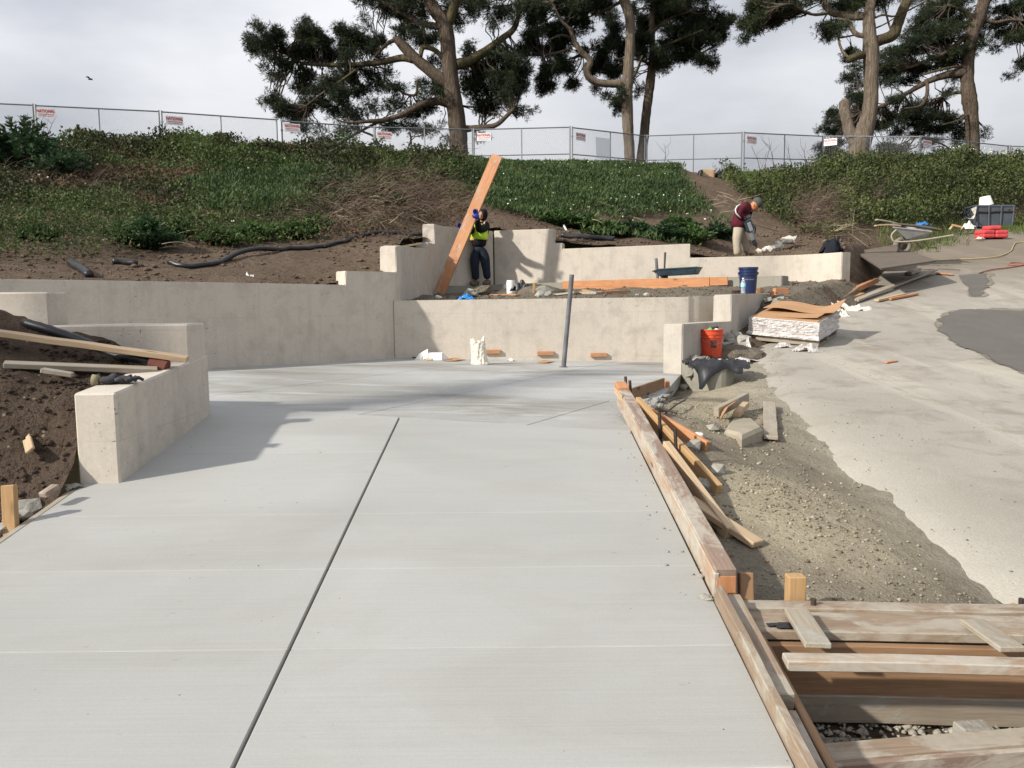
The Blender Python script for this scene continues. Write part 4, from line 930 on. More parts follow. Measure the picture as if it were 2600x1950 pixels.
# ------------------------------------------------------------------ trees
def tree(name, label, d, trunk, limbs, blobs, src, mb_trunk, ntuft, seed, lightfrac=.12, dark=1.0, dz=2.2, twig=True, group='pines beyond the fence'):
    """trunk / limbs: (x, y, width) in a photograph crop (src = x0, y0, scale) at distance d; blobs: crown masses"""
    st = np.random.default_rng(seed); X0, Y0, sc = src
    def P(x, y, dd=0.0): return at(X0+x/sc, Y0+y/sc, d+dd)
    base = P(trunk[0][0], trunk[0][1]); base.z -= 1.2
    e = empty(name, base); tag(e, label, 'tree', group)
    pts = [P(t[0], t[1]) for t in trunk]; pts[0] = base; rad = [t[2]/sc/F*d/2 for t in trunk]
    cp = catmull([(*p, ) for p in pts], 5); rr = np.interp(np.linspace(0, len(rad)-1, len(cp)), range(len(rad)), rad)
    MB().tube(cp, list(rr), 12, wob=.10).build('trunk', mb_trunk, e, smooth=True)
    lpts = []
    for li, lb in enumerate(limbs):
        off = st.uniform(-1.3, 1.3) if li > 0 else st.uniform(-.8, .8)
        n = len(lb); pp = [P(x, y, off*i/(n-1)) for i, (x, y, w) in enumerate(lb)]; r = [max(w, 5)/sc/F*d/2 for x, y, w in lb]
        c2 = catmull([(*p, ) for p in pp], 4); r2 = np.interp(np.linspace(0, n-1, len(c2)), range(n), r); MB().tube(c2, list(r2), 8, wob=.12).build('limb', M_BARKM if li % 2 else mb_trunk, e, smooth=True)
        lpts += c2
    lpts += cp[len(cp)//2:]
    LP = np.array([tuple(p) for p in lpts])
    # crown: pads of needle tufts on small branches
    tot = sum(b[2]*b[3]*(b[4] if len(b) > 4 else 1) for b in blobs); Pt, Dt, Pl, Dl = [], [], [], []; tw = MB()
    for b in blobs:
        x, y, rx, ry = b[:4]; den = b[4] if len(b) > 4 else 1.0
        nt_ = max(20, int(4.5*ntuft*rx*ry*den/tot)); dd = st.uniform(-.35, 1.0)*dz*.8+.35; cc = np.array(P(x, y, dd)); k = d/F/sc
        npad = max(3, int(rx*ry/1100)+2)
        pc = cc+st.normal(0, 1, (npad, 3))*np.array([rx*k*.44, max(rx*k*.5, .45), ry*k*.42])
        for p in pc:
            j = np.argmin(((LP-p)**2).sum(1)); q = LP[j]; L = np.linalg.norm(p-q)
            if twig and L > .3 and L < 2.8:
                m = (q+p)/2+st.normal(0, .10*L, 3)*np.array([1, 1, .6]); tw.tube([tuple(q), tuple((q+m)/2+st.normal(0, .04*L, 3)), tuple(m), tuple((m+p)/2+st.normal(0, .05*L, 3)), tuple(p)], [.036*min(1, L/2), .030*min(1, L/2), .024, .017, .009], 5)
        which = st.integers(0, npad, nt_); pr = np.array([max(rx*k/math.sqrt(npad)*1.15, .2), .42, max(ry*k/math.sqrt(npad)*.95, .14)])
        tp_ = pc[which]+st.normal(0, .5, (nt_, 3))*pr
        out = unit((tp_-pc[which])/pr+np.array([0, 0, .25])+st.normal(0, .35, (nt_, 3)))
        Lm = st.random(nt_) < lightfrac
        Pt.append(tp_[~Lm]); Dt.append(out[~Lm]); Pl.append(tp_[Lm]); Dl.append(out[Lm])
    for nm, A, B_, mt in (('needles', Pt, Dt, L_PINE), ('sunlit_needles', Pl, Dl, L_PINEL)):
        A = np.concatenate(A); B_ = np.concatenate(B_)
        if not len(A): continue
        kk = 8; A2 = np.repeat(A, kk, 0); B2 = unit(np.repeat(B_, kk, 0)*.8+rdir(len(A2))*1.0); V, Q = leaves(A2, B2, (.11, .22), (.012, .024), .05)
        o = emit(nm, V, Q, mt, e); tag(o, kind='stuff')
    if twig: tag(tw.build('branches', M_TWIGD, e), kind='stuff')
    return e
M_TWIGD = plain('dark_twigs', (.075, .058, .045), .95)
Z2 = (600, 0, 3.16); Z3 = (1200, 0, 3.16); Z4 = (1900, 0, 3.16)
tree('pine_tree', 'big wide-spreading pine with thick trunk left of the twin trunks', 33,
     [(1790, 1400, 150), (1785, 1240, 142), (1778, 1040, 140), (1745, 800, 132), (1722, 640, 122), (1700, 400, 118), (1672, 200, 112), (1600, 90, 100), (1540, -20, 92), (1480, -250, 70), (1460, -500, 40)],
     [[(1715, 680, 95), (1600, 600, 92), (1450, 480, 88), (1340, 370, 80), (1285, 310, 62)], [(1420, 480, 60), (1330, 465, 56), (1150, 500, 48), (950, 520, 40), (700, 520, 30), (520, 505, 22), (400, 430, 14), (300, 380, 8)],
      [(1720, 830, 95), (1600, 810, 62), (1480, 840, 50), (1330, 920, 42), (1180, 965, 36), (1040, 975, 28), (900, 985, 18), (800, 960, 10)],
      [(1760, 520, 90), (1860, 490, 80), (2000, 410, 62), (2130, 310, 52), (2220, 240, 46), (2260, 130, 36), (2240, -60, 26)], [(1830, 1035, 55), (1950, 1025, 46), (2080, 1005, 40), (2170, 930, 34), (2230, 870, 30)],
      [(1700, 190, 80), (1745, 60, 76), (1775, -60, 66), (1820, -300, 40)], [(1640, 215, 60), (1500, 190, 50), (1360, 120, 40), (1200, 30, 30), (1050, -40, 20)], [(1660, 470, 40), (1590, 400, 40), (1500, 380, 40), (1480, 450, 30)],
      [(1290, 310, 40), (1200, 360, 30), (1110, 460, 26)], [(560, 850, 12), (700, 740, 16), (850, 640, 18), (960, 560, 20)], [(780, 1195, 14), (900, 1110, 18), (1020, 1040, 20), (1130, 985, 24)], [(1450, 650, 20), (1440, 760, 24), (1330, 740, 16), (1200, 620, 10)],
      [(1360, 1220, 8), (1400, 1130, 14), (1390, 1060, 16)], [(1140, 1180, 14), (1110, 1100, 18), (1000, 1050, 18)]],
     [(110, 300, 45, 40), (150, 400, 60, 70), (240, 320, 90, 90), (330, 290, 70, 80), (230, 430, 80, 50), (540, 200, 50, 90), (560, 300, 110, 90), (660, 250, 60, 60), (620, 400, 150, 80), (450, 420, 120, 70), (720, 400, 100, 110), (300, 590, 90, 50), (380, 520, 110, 40), (560, 620, 110, 60),
      (900, 250, 70, 80), (960, 330, 140, 100), (860, 400, 90, 80), (1060, 380, 110, 70), (1180, 310, 60, 60), (900, 470, 120, 40), (600, 710, 120, 60), (760, 680, 140, 70), (900, 620, 120, 60), (290, 780, 40, 40), (330, 850, 80, 60), (390, 910, 110, 70), (540, 880, 120, 60), (680, 830, 140, 60), (820, 780, 120, 60),
      (1000, 720, 150, 60, .8), (1120, 640, 130, 50, .8), (1260, 700, 120, 50, .7), (1000, 850, 160, 40, .7), (1300, 820, 120, 40, .8), (1150, 560, 150, 50, .6), (1040, 40, 100, 30), (1180, 70, 110, 50), (1330, 110, 100, 50), (1420, 220, 120, 50), (1380, 290, 90, 40), (1540, 270, 90, 60), (1500, 340, 80, 40), (1500, 60, 90, 60), (1360, 30, 120, 40),
      (1700, 120, 70, 60), (1770, 210, 40, 40), (1600, 510, 60, 40), (1570, 700, 110, 50), (1610, 760, 90, 40), (1560, 850, 110, 40), (1640, 640, 60, 60), (1420, 900, 140, 40), (1900, 620, 110, 90), (2020, 560, 130, 120), (2120, 460, 110, 70), (1880, 390, 60, 50), (1960, 760, 130, 90), (2090, 680, 130, 90), (2190, 570, 80, 90), (1980, 890, 120, 50), (2200, 700, 90, 90),
      (2060, 850, 110, 60), (2270, 610, 90, 90), (2250, 500, 70, 60), (2300, 690, 70, 40), (2180, 800, 90, 60), (2250, 900, 70, 30), (1900, 90, 80, 50, .7), (2010, 60, 110, 50, .7), (2120, 120, 90, 60, .6), (2060, 200, 60, 40, .6), (2180, 60, 80, 50, .7), (2260, 90, 70, 70, .6), (2350, 60, 90, 60, .7), (600, 1040, 120, 40, .6), (700, 1110, 110, 30, .5), (500, 1000, 80, 40, .7),
      (900, 1060, 130, 40, .5), (1250, 1020, 140, 40, .6), (1420, 1020, 120, 40, .6), (1600, 1040, 90, 40, .6), (1690, 1130, 40, 20, .7), (1960, 1110, 60, 25, .6), (800, 900, 150, 50, .6), (960, 940, 130, 40, .5), (2330, 880, 50, 30, .7), (1500, -60, 400, 60), (1900, -60, 300, 60), (1100, -60, 250, 50)],
     Z2, M_BARK, 6400, 1, .10)
tree('pine_tree', 'slim pine with elbowed limb, left one of the twin trunks', 34.5,
     [(1262, 1480, 84), (1262, 1340, 80), (1255, 1150, 82), (1245, 980, 88), (1240, 760, 80), (1245, 640, 92), (1258, 450, 74), (1266, 250, 72), (1255, 120, 74), (1215, 0, 76), (1150, -200, 60), (1120, -420, 30)],
     [[(1235, 670, 80), (1150, 672, 62), (1040, 668, 58), (955, 640, 56), (915, 570, 52), (945, 490, 48), (880, 420, 46), (820, 340, 40), (780, 240, 30), (700, 150, 22), (640, 20, 16)],
      [(830, 330, 22), (720, 280, 16), (600, 330, 12)], [(1010, 350, 9), (950, 390, 10), (880, 420, 16)], [(1280, 640, 18), (1330, 540, 22), (1360, 450, 16)], [(800, 380, 26), (690, 420, 18), (560, 440, 10)], [(1180, 20, 30), (1040, 90, 18), (900, 150, 12)]],
     [(440, 30, 80, 50), (560, 130, 110, 80), (480, 280, 80, 50), (430, 380, 100, 60), (600, 370, 140, 60), (720, 300, 120, 90), (840, 130, 110, 90), (640, 230, 120, 60), (960, 50, 120, 60), (1060, 30, 80, 50, .7), (600, 590, 90, 70), (660, 520, 110, 50), (540, 740, 60, 25), (640, 690, 90, 50), (780, 680, 70, 40), (720, 560, 70, 50), (880, 240, 70, 40), (900, 380, 50, 40),
      (1150, 170, 50, 30), (1130, 110, 60, 40, .7), (1150, 780, 70, 45), (1180, 860, 60, 50), (1320, 720, 40, 30), (1000, 150, 60, 40, .5), (500, 170, 60, 60), (380, 450, 70, 25), (800, 60, 150, 60), (600, 30, 160, 50), (1100, -60, 400, 60), (700, -60, 300, 60), (980, 690, 60, 30, .5)],
     Z3, M_BARK2, 3000, 2, .04)
tree('pine_tree', 'slim leaning pine, right one of the twin trunks', 36,
     [(1346, 1480, 82), (1348, 1340, 80), (1375, 1100, 76), (1388, 950, 72), (1408, 800, 70), (1428, 640, 72), (1446, 450, 58), (1440, 280, 46), (1445, 100, 44), (1460, -60, 40), (1480, -300, 20)],
     [[(1440, 260, 30), (1500, 210, 24), (1600, 140, 18), (1750, 90, 12)], [(1440, 420, 30), (1560, 360, 24), (1700, 300, 16), (1850, 240, 10)], [(1450, 470, 20), (1600, 470, 14), (1750, 450, 10)], [(1430, 230, 26), (1380, 280, 18), (1250, 330, 12), (1120, 330, 8)], [(1440, 520, 20), (1330, 480, 16), (1150, 470, 10)]],
     [(1030, 540, 110, 60), (960, 580, 70, 50), (1060, 450, 110, 80), (1110, 330, 90, 60), (1160, 250, 70, 50), (1150, 560, 90, 70), (1330, 350, 90, 90), (1360, 200, 80, 70), (1330, 100, 70, 50), (1400, 430, 80, 80), (1560, 90, 140, 80), (1700, 60, 150, 60), (1820, 130, 130, 90), (1900, 230, 120, 90), (1960, 200, 90, 60), (2050, 150, 50, 60), (1640, 220, 150, 80), (1780, 250, 130, 70), (1600, 340, 130, 60), (1720, 340, 120, 50),
      (1540, 430, 90, 60), (1640, 460, 100, 50), (1760, 450, 90, 40), (1850, 500, 90, 40), (1920, 520, 60, 30), (1560, 540, 70, 30), (1500, 500, 70, 50), (1860, 330, 110, 40), (1960, 310, 70, 40), (1480, 180, 80, 80), (1500, 20, 150, 50), (1780, -30, 160, 50), (1600, -80, 300, 60), (1190, 410, 60, 60), (1290, 620, 50, 50, .5)],
     Z3, M_BARK, 3700, 3, .05)
tree('pine_tree', 'pale forked pine with sawn-off stub right of the twin trunks', 33,
     [(885, 1500, 150), (890, 1380, 148), (885, 1250, 158), (905, 1130, 170), (945, 1010, 132), (975, 880, 112), (985, 700, 106), (985, 520, 110), (982, 380, 122), (972, 270, 100), (968, 120, 84), (985, 0, 72), (1000, -250, 40)],
     [[(860, 1160, 100), (815, 1060, 96), (790, 960, 88), (775, 880, 88), (775, 828, 96)], [(985, 350, 80), (1070, 318, 84), (1160, 280, 92), (1200, 190, 86), (1240, 80, 82), (1280, 0, 72), (1340, -200, 50)], [(960, 130, 66), (860, 130, 62), (760, 125, 60), (660, 90, 56), (610, 10, 50), (590, -120, 40)],
      [(640, 105, 26), (540, 118, 22), (460, 100, 18), (390, 60, 16), (330, 30, 12), (220, 60, 8)], [(940, 290, 40), (870, 275, 40), (830, 230, 34), (800, 170, 30), (700, 150, 20)], [(930, 440, 60), (870, 450, 60), (800, 480, 50)], [(805, 465, 20), (750, 400, 22), (725, 310, 18), (760, 300, 14), (860, 280, 12)],
      [(1000, 150, 20), (1080, 120, 16), (1180, 130, 14), (1330, 60, 12), (1480, -20, 10)], [(1160, 280, 10), (1130, 200, 16), (1095, 60, 14), (1080, -40, 10)], [(1010, 230, 14), (1100, 190, 10), (1180, 140, 8)]],
     [(60, 70, 70, 60, 1.2), (150, 60, 110, 60), (260, 60, 110, 60), (330, 90, 60, 40, .7), (40, 180, 50, 60), (120, 170, 90, 50), (10, 260, 30, 40), (200, 130, 90, 50), (630, 230, 55, 40), (710, 220, 60, 40), (660, 280, 40, 25), (780, 30, 90, 35), (850, 70, 60, 30, .7), (720, 20, 60, 30, .7), (850, 430, 60, 35), (470, 20, 50, 30, .5), (300, 130, 70, 40, .5), (200, -40, 160, 40), (900, -60, 300, 40), (1080, 30, 80, 30, .4)],
     Z4, M_BARK2, 1700, 4, .35, dz=1.5)
tree('pine_tree', 'dark dense pine farthest right behind the forked pine', 40,
     [(1800, 1420, 108), (1800, 1200, 102), (1792, 950, 96), (1775, 810, 112), (1757, 660, 98), (1762, 480, 92), (1790, 300, 98), (1850, 130, 98), (1895, 0, 90), (1950, -220, 60)],
     [[(1740, 580, 90), (1600, 600, 60), (1450, 650, 44), (1250, 760, 34), (1050, 860, 26), (900, 900, 16)], [(1760, 740, 30), (1660, 745, 26), (1560, 770, 16)], [(1790, 260, 50), (1700, 330, 40), (1550, 440, 28), (1300, 540, 18)], [(1740, 530, 26), (1600, 545, 20), (1400, 600, 14)], [(1430, 640, 26), (1435, 750, 30), (1380, 850, 20), (1250, 870, 12)],
      [(1830, 200, 50), (1730, 90, 30), (1600, 40, 20)], [(1860, 150, 40), (1980, 180, 26), (2100, 160, 18), (2250, 170, 12)], [(1780, 900, 14), (1700, 960, 12), (1560, 1000, 10)], [(1650, 1220, 10), (1560, 1160, 14), (1450, 1120, 14), (1250, 1080, 10)]],
     [(1400, 80, 28, 30), (1560, 40, 80, 50), (1650, 40, 80, 50), (1480, 130, 130, 70), (1350, 210, 100, 60), (1540, 230, 160, 80), (1690, 170, 90, 90), (1420, 270, 110, 50), (1600, 320, 130, 60), (1130, 420, 70, 50), (1230, 400, 100, 60), (1360, 380, 130, 60), (1500, 400, 130, 60), (1640, 430, 110, 60), (1110, 500, 110, 40), (880, 560, 100, 35), (830, 620, 50, 50), (860, 690, 70, 40), (1060, 580, 130, 50), (1240, 560, 160, 50), (1420, 530, 150, 60), (1560, 520, 120, 60),
      (860, 770, 60, 40), (900, 830, 60, 60), (1120, 640, 110, 50, .8), (1280, 650, 120, 40, .7), (700, 900, 50, 40), (650, 960, 50, 40), (610, 1030, 50, 35), (760, 960, 60, 50), (700, 1040, 60, 40), (900, 960, 70, 60), (880, 900, 60, 50), (1130, 920, 110, 60), (1260, 930, 130, 50), (1400, 920, 130, 50), (1540, 940, 110, 45), (1660, 950, 90, 40), (1100, 1010, 110, 50), (1270, 1030, 150, 50), (1440, 1040, 150, 45), (1600, 1050, 120, 45), (1700, 1070, 70, 40), (1870, 1070, 35, 40), (1320, 820, 130, 40, .5),
      (1480, 840, 90, 40, .5), (1180, 800, 100, 40, .6), (590, 1190, 50, 50), (680, 1160, 80, 45), (620, 1240, 50, 30), (720, 1240, 90, 40), (640, 1330, 60, 40), (740, 1320, 60, 40), (1080, 1190, 130, 40), (1180, 1220, 90, 40), (1020, 1280, 90, 40), (1050, 1330, 40, 20), (1440, 1150, 90, 40, .6), (1500, 1230, 70, 40, .5), (1680, 1140, 80, 40, .7), (1640, 640, 70, 40, .7), (1610, 730, 60, 40, .6), (1830, 390, 40, 50, .7), (1790, 420, 50, 60, .6),
      (1960, 60, 80, 60), (2020, 170, 100, 70), (2120, 90, 110, 70), (2200, 60, 60, 60), (2130, 230, 110, 60), (2210, 200, 70, 70), (2070, 340, 80, 45), (2160, 320, 70, 45), (2190, 540, 80, 40), (2240, 510, 60, 50), (1900, 260, 60, 60, .6), (1930, 350, 50, 40, .4), (2300, 150, 100, 120), (1800, -60, 450, 60), (2300, -40, 150, 60)],
     Z4, M_BARK, 6200, 5, .03, dz=2.6)
# a leaning pine outside the picture on the left: its trunk throws the long soft shadow across the slab
sg1 = onrear(640, 1046); sg2 = onrear(1580, 938)
tk = [Vector((sg1.x, sg1.y, sg1.z))+SUNV*17.0, (sg1+sg2)/2+SUNV*20.5, sg2+SUNV*24.5]
b0 = tk[0]+(tk[0]-tk[1])*1.2; b0.z = 0.2
e = empty('leaning_pine', b0); tag(e, 'leaning bare pine trunk outside the picture on the left, throwing its shadow over the slab', 'tree', 'pines beyond the fence')
MB().tube(catmull([b0, tk[0], tk[1], tk[2]], 5), list(np.linspace(.34, .20, 16)), 12, wob=.1).build('trunk', M_BARK, e, smooth=True)

# ------------------------------------------------------------------ temporary fence
posts = [(-235, 252, 24.3, -230, 253, 24.3), (83, 267, 25.2, 90, 268, 25.2), (403, 283, 26.3, 410, 284, 26.3), (702, 304, 27.8, 715, 307, 27.9), (949, 323, 29.0, 952, 323, 29.0), (1199, 329, 30.0, 1203, 329, 30.0),
         (1447, 323, 29.6, 1453, 324, 29.6), (1638, 345, 32.4, 1643, 345, 32.4), (1884, 337, 31.3, 1890, 337, 31.3), (2089, 346, 33.4, 2093, 346, 33.4), (2335, 347, 31.5, 2339, 347, 31.6), (2560, 371, 34.5, 2565, 371, 34.5), (2800, 380, 34.5, 2805, 380, 34.5)]
FENCE_LAB = ['at the far left edge', 'over the far-left bush', 'second from the left, above the brambles', 'right where the big pine crown begins', 'left of the big pine trunk', 'crossing the big pine trunk', 'between the big pine and the angled panel',
             'angled in front of the twin trunks', 'right of the twin trunks', 'angled left of the forked trunk', 'in front of the forked trunk', 'half hidden by the tall right shrubs', 'outside the right edge']
MF = plain('fence_wire', (.30, .31, .33), .5, .4, .6, .1)
PANELS = []
for i in range(len(posts)-1):
    a = at(*posts[i][3:]); b = at(*posts[i+1][:3]); H = 1.83
    e = empty('chain_link_fence', (a+b)/2-Vector((0, 0, H))); tag(e, 'galvanised chain-link fence panel '+FENCE_LAB[i], 'fence panel', 'chain-link panels along the crest')
    ax = (b-a).normalized(); up = Vector((0, 0, 1))
    for p in (a, b): MB().tube([p+up*.04, p-up*H], .026, 8).build('post', M_GALV, e)
    m_ = (a+b)/2; MB().tube([m_, m_-up*H], .021, 8).build('middle_post', M_GALV, e)
    MB().tube([a, b], .022, 8).build('top_rail', M_GALV, e); MB().tube([a-up*.92, b-up*.92], .019, 8).build('middle_rail', M_GALV, e); MB().tube([a-up*(H-.08), b-up*(H-.08)], .02, 8).build('bottom_rail', M_GALV, e)
    L = (b-a).length; step = .076; V, Q = [], []; Hm = H-.1; w = .0022
    nrm = ax.cross(up)
    for s in (1, -1):
        for t in np.arange(-Hm, L, step):
            u0, u1 = max(t, 0), min(t+Hm, L)
            if u1-u0 < .02: continue
            h0, h1 = u0-t, u1-t
            if s < 0: h0, h1 = Hm-h0, Hm-h1
            p = a+ax*u0-up*(Hm-h0+.02)+nrm*.004*s; q_ = a+ax*u1-up*(Hm-h1+.02)+nrm*.004*s; dd = (q_-p).normalized(); sd = dd.cross(nrm)*w; nn = nrm*w
            k0 = len(V); V += [tuple(p+sd), tuple(p-sd*.5+nn), tuple(p-sd*.5-nn), tuple(q_+sd), tuple(q_-sd*.5+nn), tuple(q_-sd*.5-nn)]
            Q += [(k0, k0+1, k0+4, k0+3), (k0+1, k0+2, k0+5, k0+4), (k0+2, k0, k0+3, k0+5)]
    emit('chain_link', np.array(V), np.array(Q), MF, e); PANELS.append((a, b, ax, nrm))
    if i > 0: # clamp joining two panels
        MB().box(a-up*.30, (.07, .05, .05)).build('clamp', M_GALV, e)
# small signs wired to the panels
M_SIGN = plain('sign_white', (.80, .80, .79), .55); M_SRED = plain('sign_red', (.50, .03, .035), .55)
def textmesh(name, s, size, m, parent, M, ext=.0006, bold=.0, sx=1.0):
    cu = bpy.data.curves.new(name, 'FONT'); cu.body = s; cu.size = size; cu.align_x = 'CENTER'; cu.align_y = 'CENTER'; cu.extrude = ext; cu.offset = bold; cu.resolution_u = 2
    to = bpy.data.objects.new(name, cu); COL.objects.link(to); dg = bpy.context.evaluated_depsgraph_get(); me = bpy.data.meshes.new_from_object(to.evaluated_get(dg)); bpy.data.objects.remove(to)
    me.transform(M @ Matrix.Diagonal((sx, 1, 1, 1))); setmat(me, m); o = bpy.data.objects.new(name, me); link(o, parent)
    if parent is not None: o.matrix_parent_inverse = pmat(parent).inverted()
    return o
signs = [(117, 288, 1, 'on the far-left panel'), (443, 307, 2, 'on the second panel from the left'), (742, 325, 3, 'against the left edge of the big pine'), (976, 345, 4, 'left of the big pine trunk'), (1229, 348, 5, 'right of the big pine trunk'), (1473, 348, 6, 'beside the clear sheet on the angled panel'),
         (1907, 356, 8, 'midway between the twin trunks and the forked trunk'), (2109, 361, 9, 'left of the forked trunk'), (2353, 366, 10, 'between the forked trunk and the farthest right trunk')]
# signs hang on the camera side of their panel
SIGN_PANEL = {117: 1, 443: 2, 742: 3, 976: 4, 1229: 5, 1473: 6, 1907: 8, 2109: 9, 2353: 10}
for px, py, _, where in signs:
    a, b, ax, nrm = PANELS[SIGN_PANEL[px]]; r = ray(px, py); nv = Vector((nrm.x, nrm.y, 0)); t = (a-EYE).dot(nv)/r.dot(nv); c = EYE+r*t
    out = nv if nv.dot(EYE-c) > 0 else -nv; out.normalize(); c = c+out*.035; xh = Vector((0, 0, 1)).cross(out); 
    Mx = Matrix((xh, Vector((0, 0, 1)), out)).transposed().to_4x4(); Mx.translation = c
    e = empty('fence_sign', c); tag(e, 'small white NATIONAL sign '+where, 'sign', 'small fence signs')
    mb = MB(); mb.box((0, 0, 0), (.50, .27, .006)); me_ = mb
    mb.v = [tuple(Mx @ Vector(v)) for v in mb.v]; mb.build('plate', M_SIGN, e)
    textmesh('lettering', 'NATIONAL', .125, M_SRED, e, Mx @ Matrix.Translation((0, .055, .005)), .001, .004, .78)
    mb = MB()
    for row, yy in enumerate((-.035, -.085)):
        x = -.20
        while x < .19: w = .02+.03*random.random(); mb.box((x+w/2, yy, .0045), (w, .022 if row == 0 else .014, .003)); x += w+.012
    mb.v = [tuple(Mx @ Vector(v)) for v in mb.v]; tag(mb.build('small_print', M_SRED, e), kind='stuff')
a, b, ax, nrm = PANELS[6]; c = a+ax*((b-a).length*.40)-Vector((0, 0, .62)); out = nrm if nrm.dot(EYE-c) > 0 else -nrm
g = G('clear_sheet'); tr = g.n('BsdfTransparent'); df = g.n('BsdfDiffuse', {'Color': (.7, .72, .75, 1)}); ms = g.n('MixShader', {0: .38, 1: tr.outputs[0], 2: df.outputs[0]}); g.t.links.new(ms.outputs[0], g.out.inputs['Surface']); M_CLEAR = g.done()
o = board('clear_sheet', c-ax*.42+out*.03, c+ax*.42+out*.03, .74, .004, M_CLEAR, up=tuple(out)); tag(o, 'square translucent sheet tied to the angled fence panel', 'sheet')
# ------------------------------------------------------------------ things on the site
def thing_mb(mb, name, m, label, cat, group=None, **kw):
    return tag(mb.build(name, m, None, **kw), label, cat, group)
def tboard(name, p0, p1, w, t, m, label, cat='board', group=None, **kw):
    return tag(board(name, p0, p1, w, t, m, **kw), label, cat, group)
Z = Vector((0, 0, 1))
def ground_at(px, py, fn, y0=2, y1=30): return onfn(px, py, fn, y0, y1)
gz = lambda x, y: float(grav_z(x, y))
hz = lambda x, y: float(hill_z(x, y))
tz = lambda x, y: float(terr_z(x, y))
pz = lambda x, y: float(plant_z(x, y))

# ---- footing curb and its form board on the terrace
cw = [pxd(1136, 16.0), pxd(1205, 16.5), pxd(1270, 16.6), pxd(1431, 16.2), pxd(1838, 14.6), pxd(1981, 14.0)]
ctop = [at(1136, 725.6, 16.0).z, at(1205, 725, 16.5).z, at(1270, 722, 16.6).z, at(1431, 716.5, 16.2).z, at(1838, 703.5, 14.6).z, at(1981, 700, 14.0).z]
cpth = dens(cw, None, 6); ci = [0, 6, 12, 18, 24, 30]
FC, _, _ = wall('footing_curb', cpth, [(ci[k], ci[k+1], ctop[k], ctop[k+1]) for k in range(5)], .30, 1.55, M_FOOT, 1, bevel=.01)
tag(FC, 'new grey concrete footing curb along the upper wall where the worker stands', 'curb', None, 'thing')
fa = at(1431, 714, 16.12); fb = at(1800, 703.5, 14.69); fc = at(1838, 702.5, 14.55)
fm1 = tboard('form_board', fa-Z*.10+Vector((-.02, -.06, .005)), fb-Z*.10+Vector((0, -.06, .005)), .19, .04, W_ORANGE, 'long orange form board nailed along the terrace curb', 'form board', None, up=(fb-fa).cross(Z).normalized())
tboard('form_board', fb-Z*.08+Vector((.0, -.085, .0)), fc-Z*.075+Vector((.05, -.08, .0)), .15, .04, W_ORANGE, 'short orange form board ending the terrace form near the blue bucket', 'form board', None, up=(fc-fb).cross(Z).normalized())
# ---- tall plank held by the worker
pb = at(1130, 742, 15.6); pt = at(1262, 398, 15.9); 
ptop = at(1263, 395, 15.95); pbot = at(1115, 745, 15.62)
PL = tboard('plank', pbot, ptop, .235, .04, W_ORANGE2, 'very long upright orange plank leaning to the right, held by the worker', 'plank', None, up=(-.42, -.85, .0), warp=.01)
# ---- workers are built further down
# ---- blue tool tray behind the form board, pipe stub and sledgehammer
e = empty('mortar_tray', at(1718, 706, 15.3)); tag(e, 'long dark blue-green tray lying behind the terrace form board', 'tray')
c0 = at(1665, 702, 15.35); c1 = at(1776, 696, 15.0); ax = (c1-c0).normalized(); sd = Vector((-ax.y, ax.x, 0)); mb = MB(); M_TRAY = plain('blue_green_plastic', (.035, .065, .085), .45, .4, 0, .3)
def trayprof(s, zt, w): return [s-sd*w, s+sd*w]
L = (c1-c0).length; V = []
for u, w, z in ((0, .02, .10), (.12, .19, .0), (L-.02, .20, .0), (L, .22, .10)):
    pass
bot = [c0+ax*.13-sd*.16, c1-ax*.05-sd*.16, c1-ax*.05+sd*.16, c0+ax*.13+sd*.16]; top = [c0+ax*.10-sd*.22, c1-sd*.22, c1+sd*.22, c0+ax*.10+sd*.22]
tipb = c0+ax*.06; tipt = c0-ax*.06
V = [v+Z*.0 for v in bot]+[tipb]+[v+Z*.12 for v in top]+[tipt+Z*.10]
mb.add(V, [(3, 2, 1, 0), (0, 4, 3), (0, 1, 6, 5), (1, 2, 7, 6), (2, 3, 8, 7), (3, 4, 9, 8), (4, 0, 5, 9)])
o = mb.build('body', M_TRAY, e, bevel=.008); md = o.modifiers.new('shell', 'SOLIDIFY'); md.thickness = .012
MB().tube([V[5], V[6], V[7], V[8], V[9], V[5]], .012, 6).build('rim', M_TRAY, e)
hp0 = at(1778, 655, 15.1)
MB().tube([at(1760, 693, 15.05), hp0], .004, 5).build('cord', M_GALV, e); MB().tube([at(1772, 694, 15.0), hp0+Vector((.004, 0, 0))], .003, 5).build('cord', M_GALV, e)
mb = MB(); q0 = at(1671, 707, 15.3); q1 = at(1666, 656, 15.35); mb.tube([q0-Z*.15, q1], .028, 14)
thing_mb(mb, 'conduit_stub', M_PVC, 'short grey conduit stub standing up left of the sledgehammer', 'pipe', 'grey conduits', smooth=False)
e = empty('sledgehammer', at(1687, 706, 14.9)); tag(e, 'sledgehammer standing on its head behind the terrace form board', 'sledgehammer')
MB().tube([at(1687, 703, 15.32), at(1687.5, 672, 15.32), at(1689, 641, 15.36)], [.018, .017, .021], 8).build('handle', plain('dark_handle', (.06, .048, .04), .6), e)
hc = at(1686, 704, 15.3); MB().tube([hc-Vector((.07, .01, 0)), hc-Vector((.055, .01, 0)), hc+Vector((.055, -.01, 0)), hc+Vector((.07, -.01, 0))], [.022, .034, .034, .022], 8).build('head', plain('steel_head', (.30, .27, .24), .5, .5, .6), e)

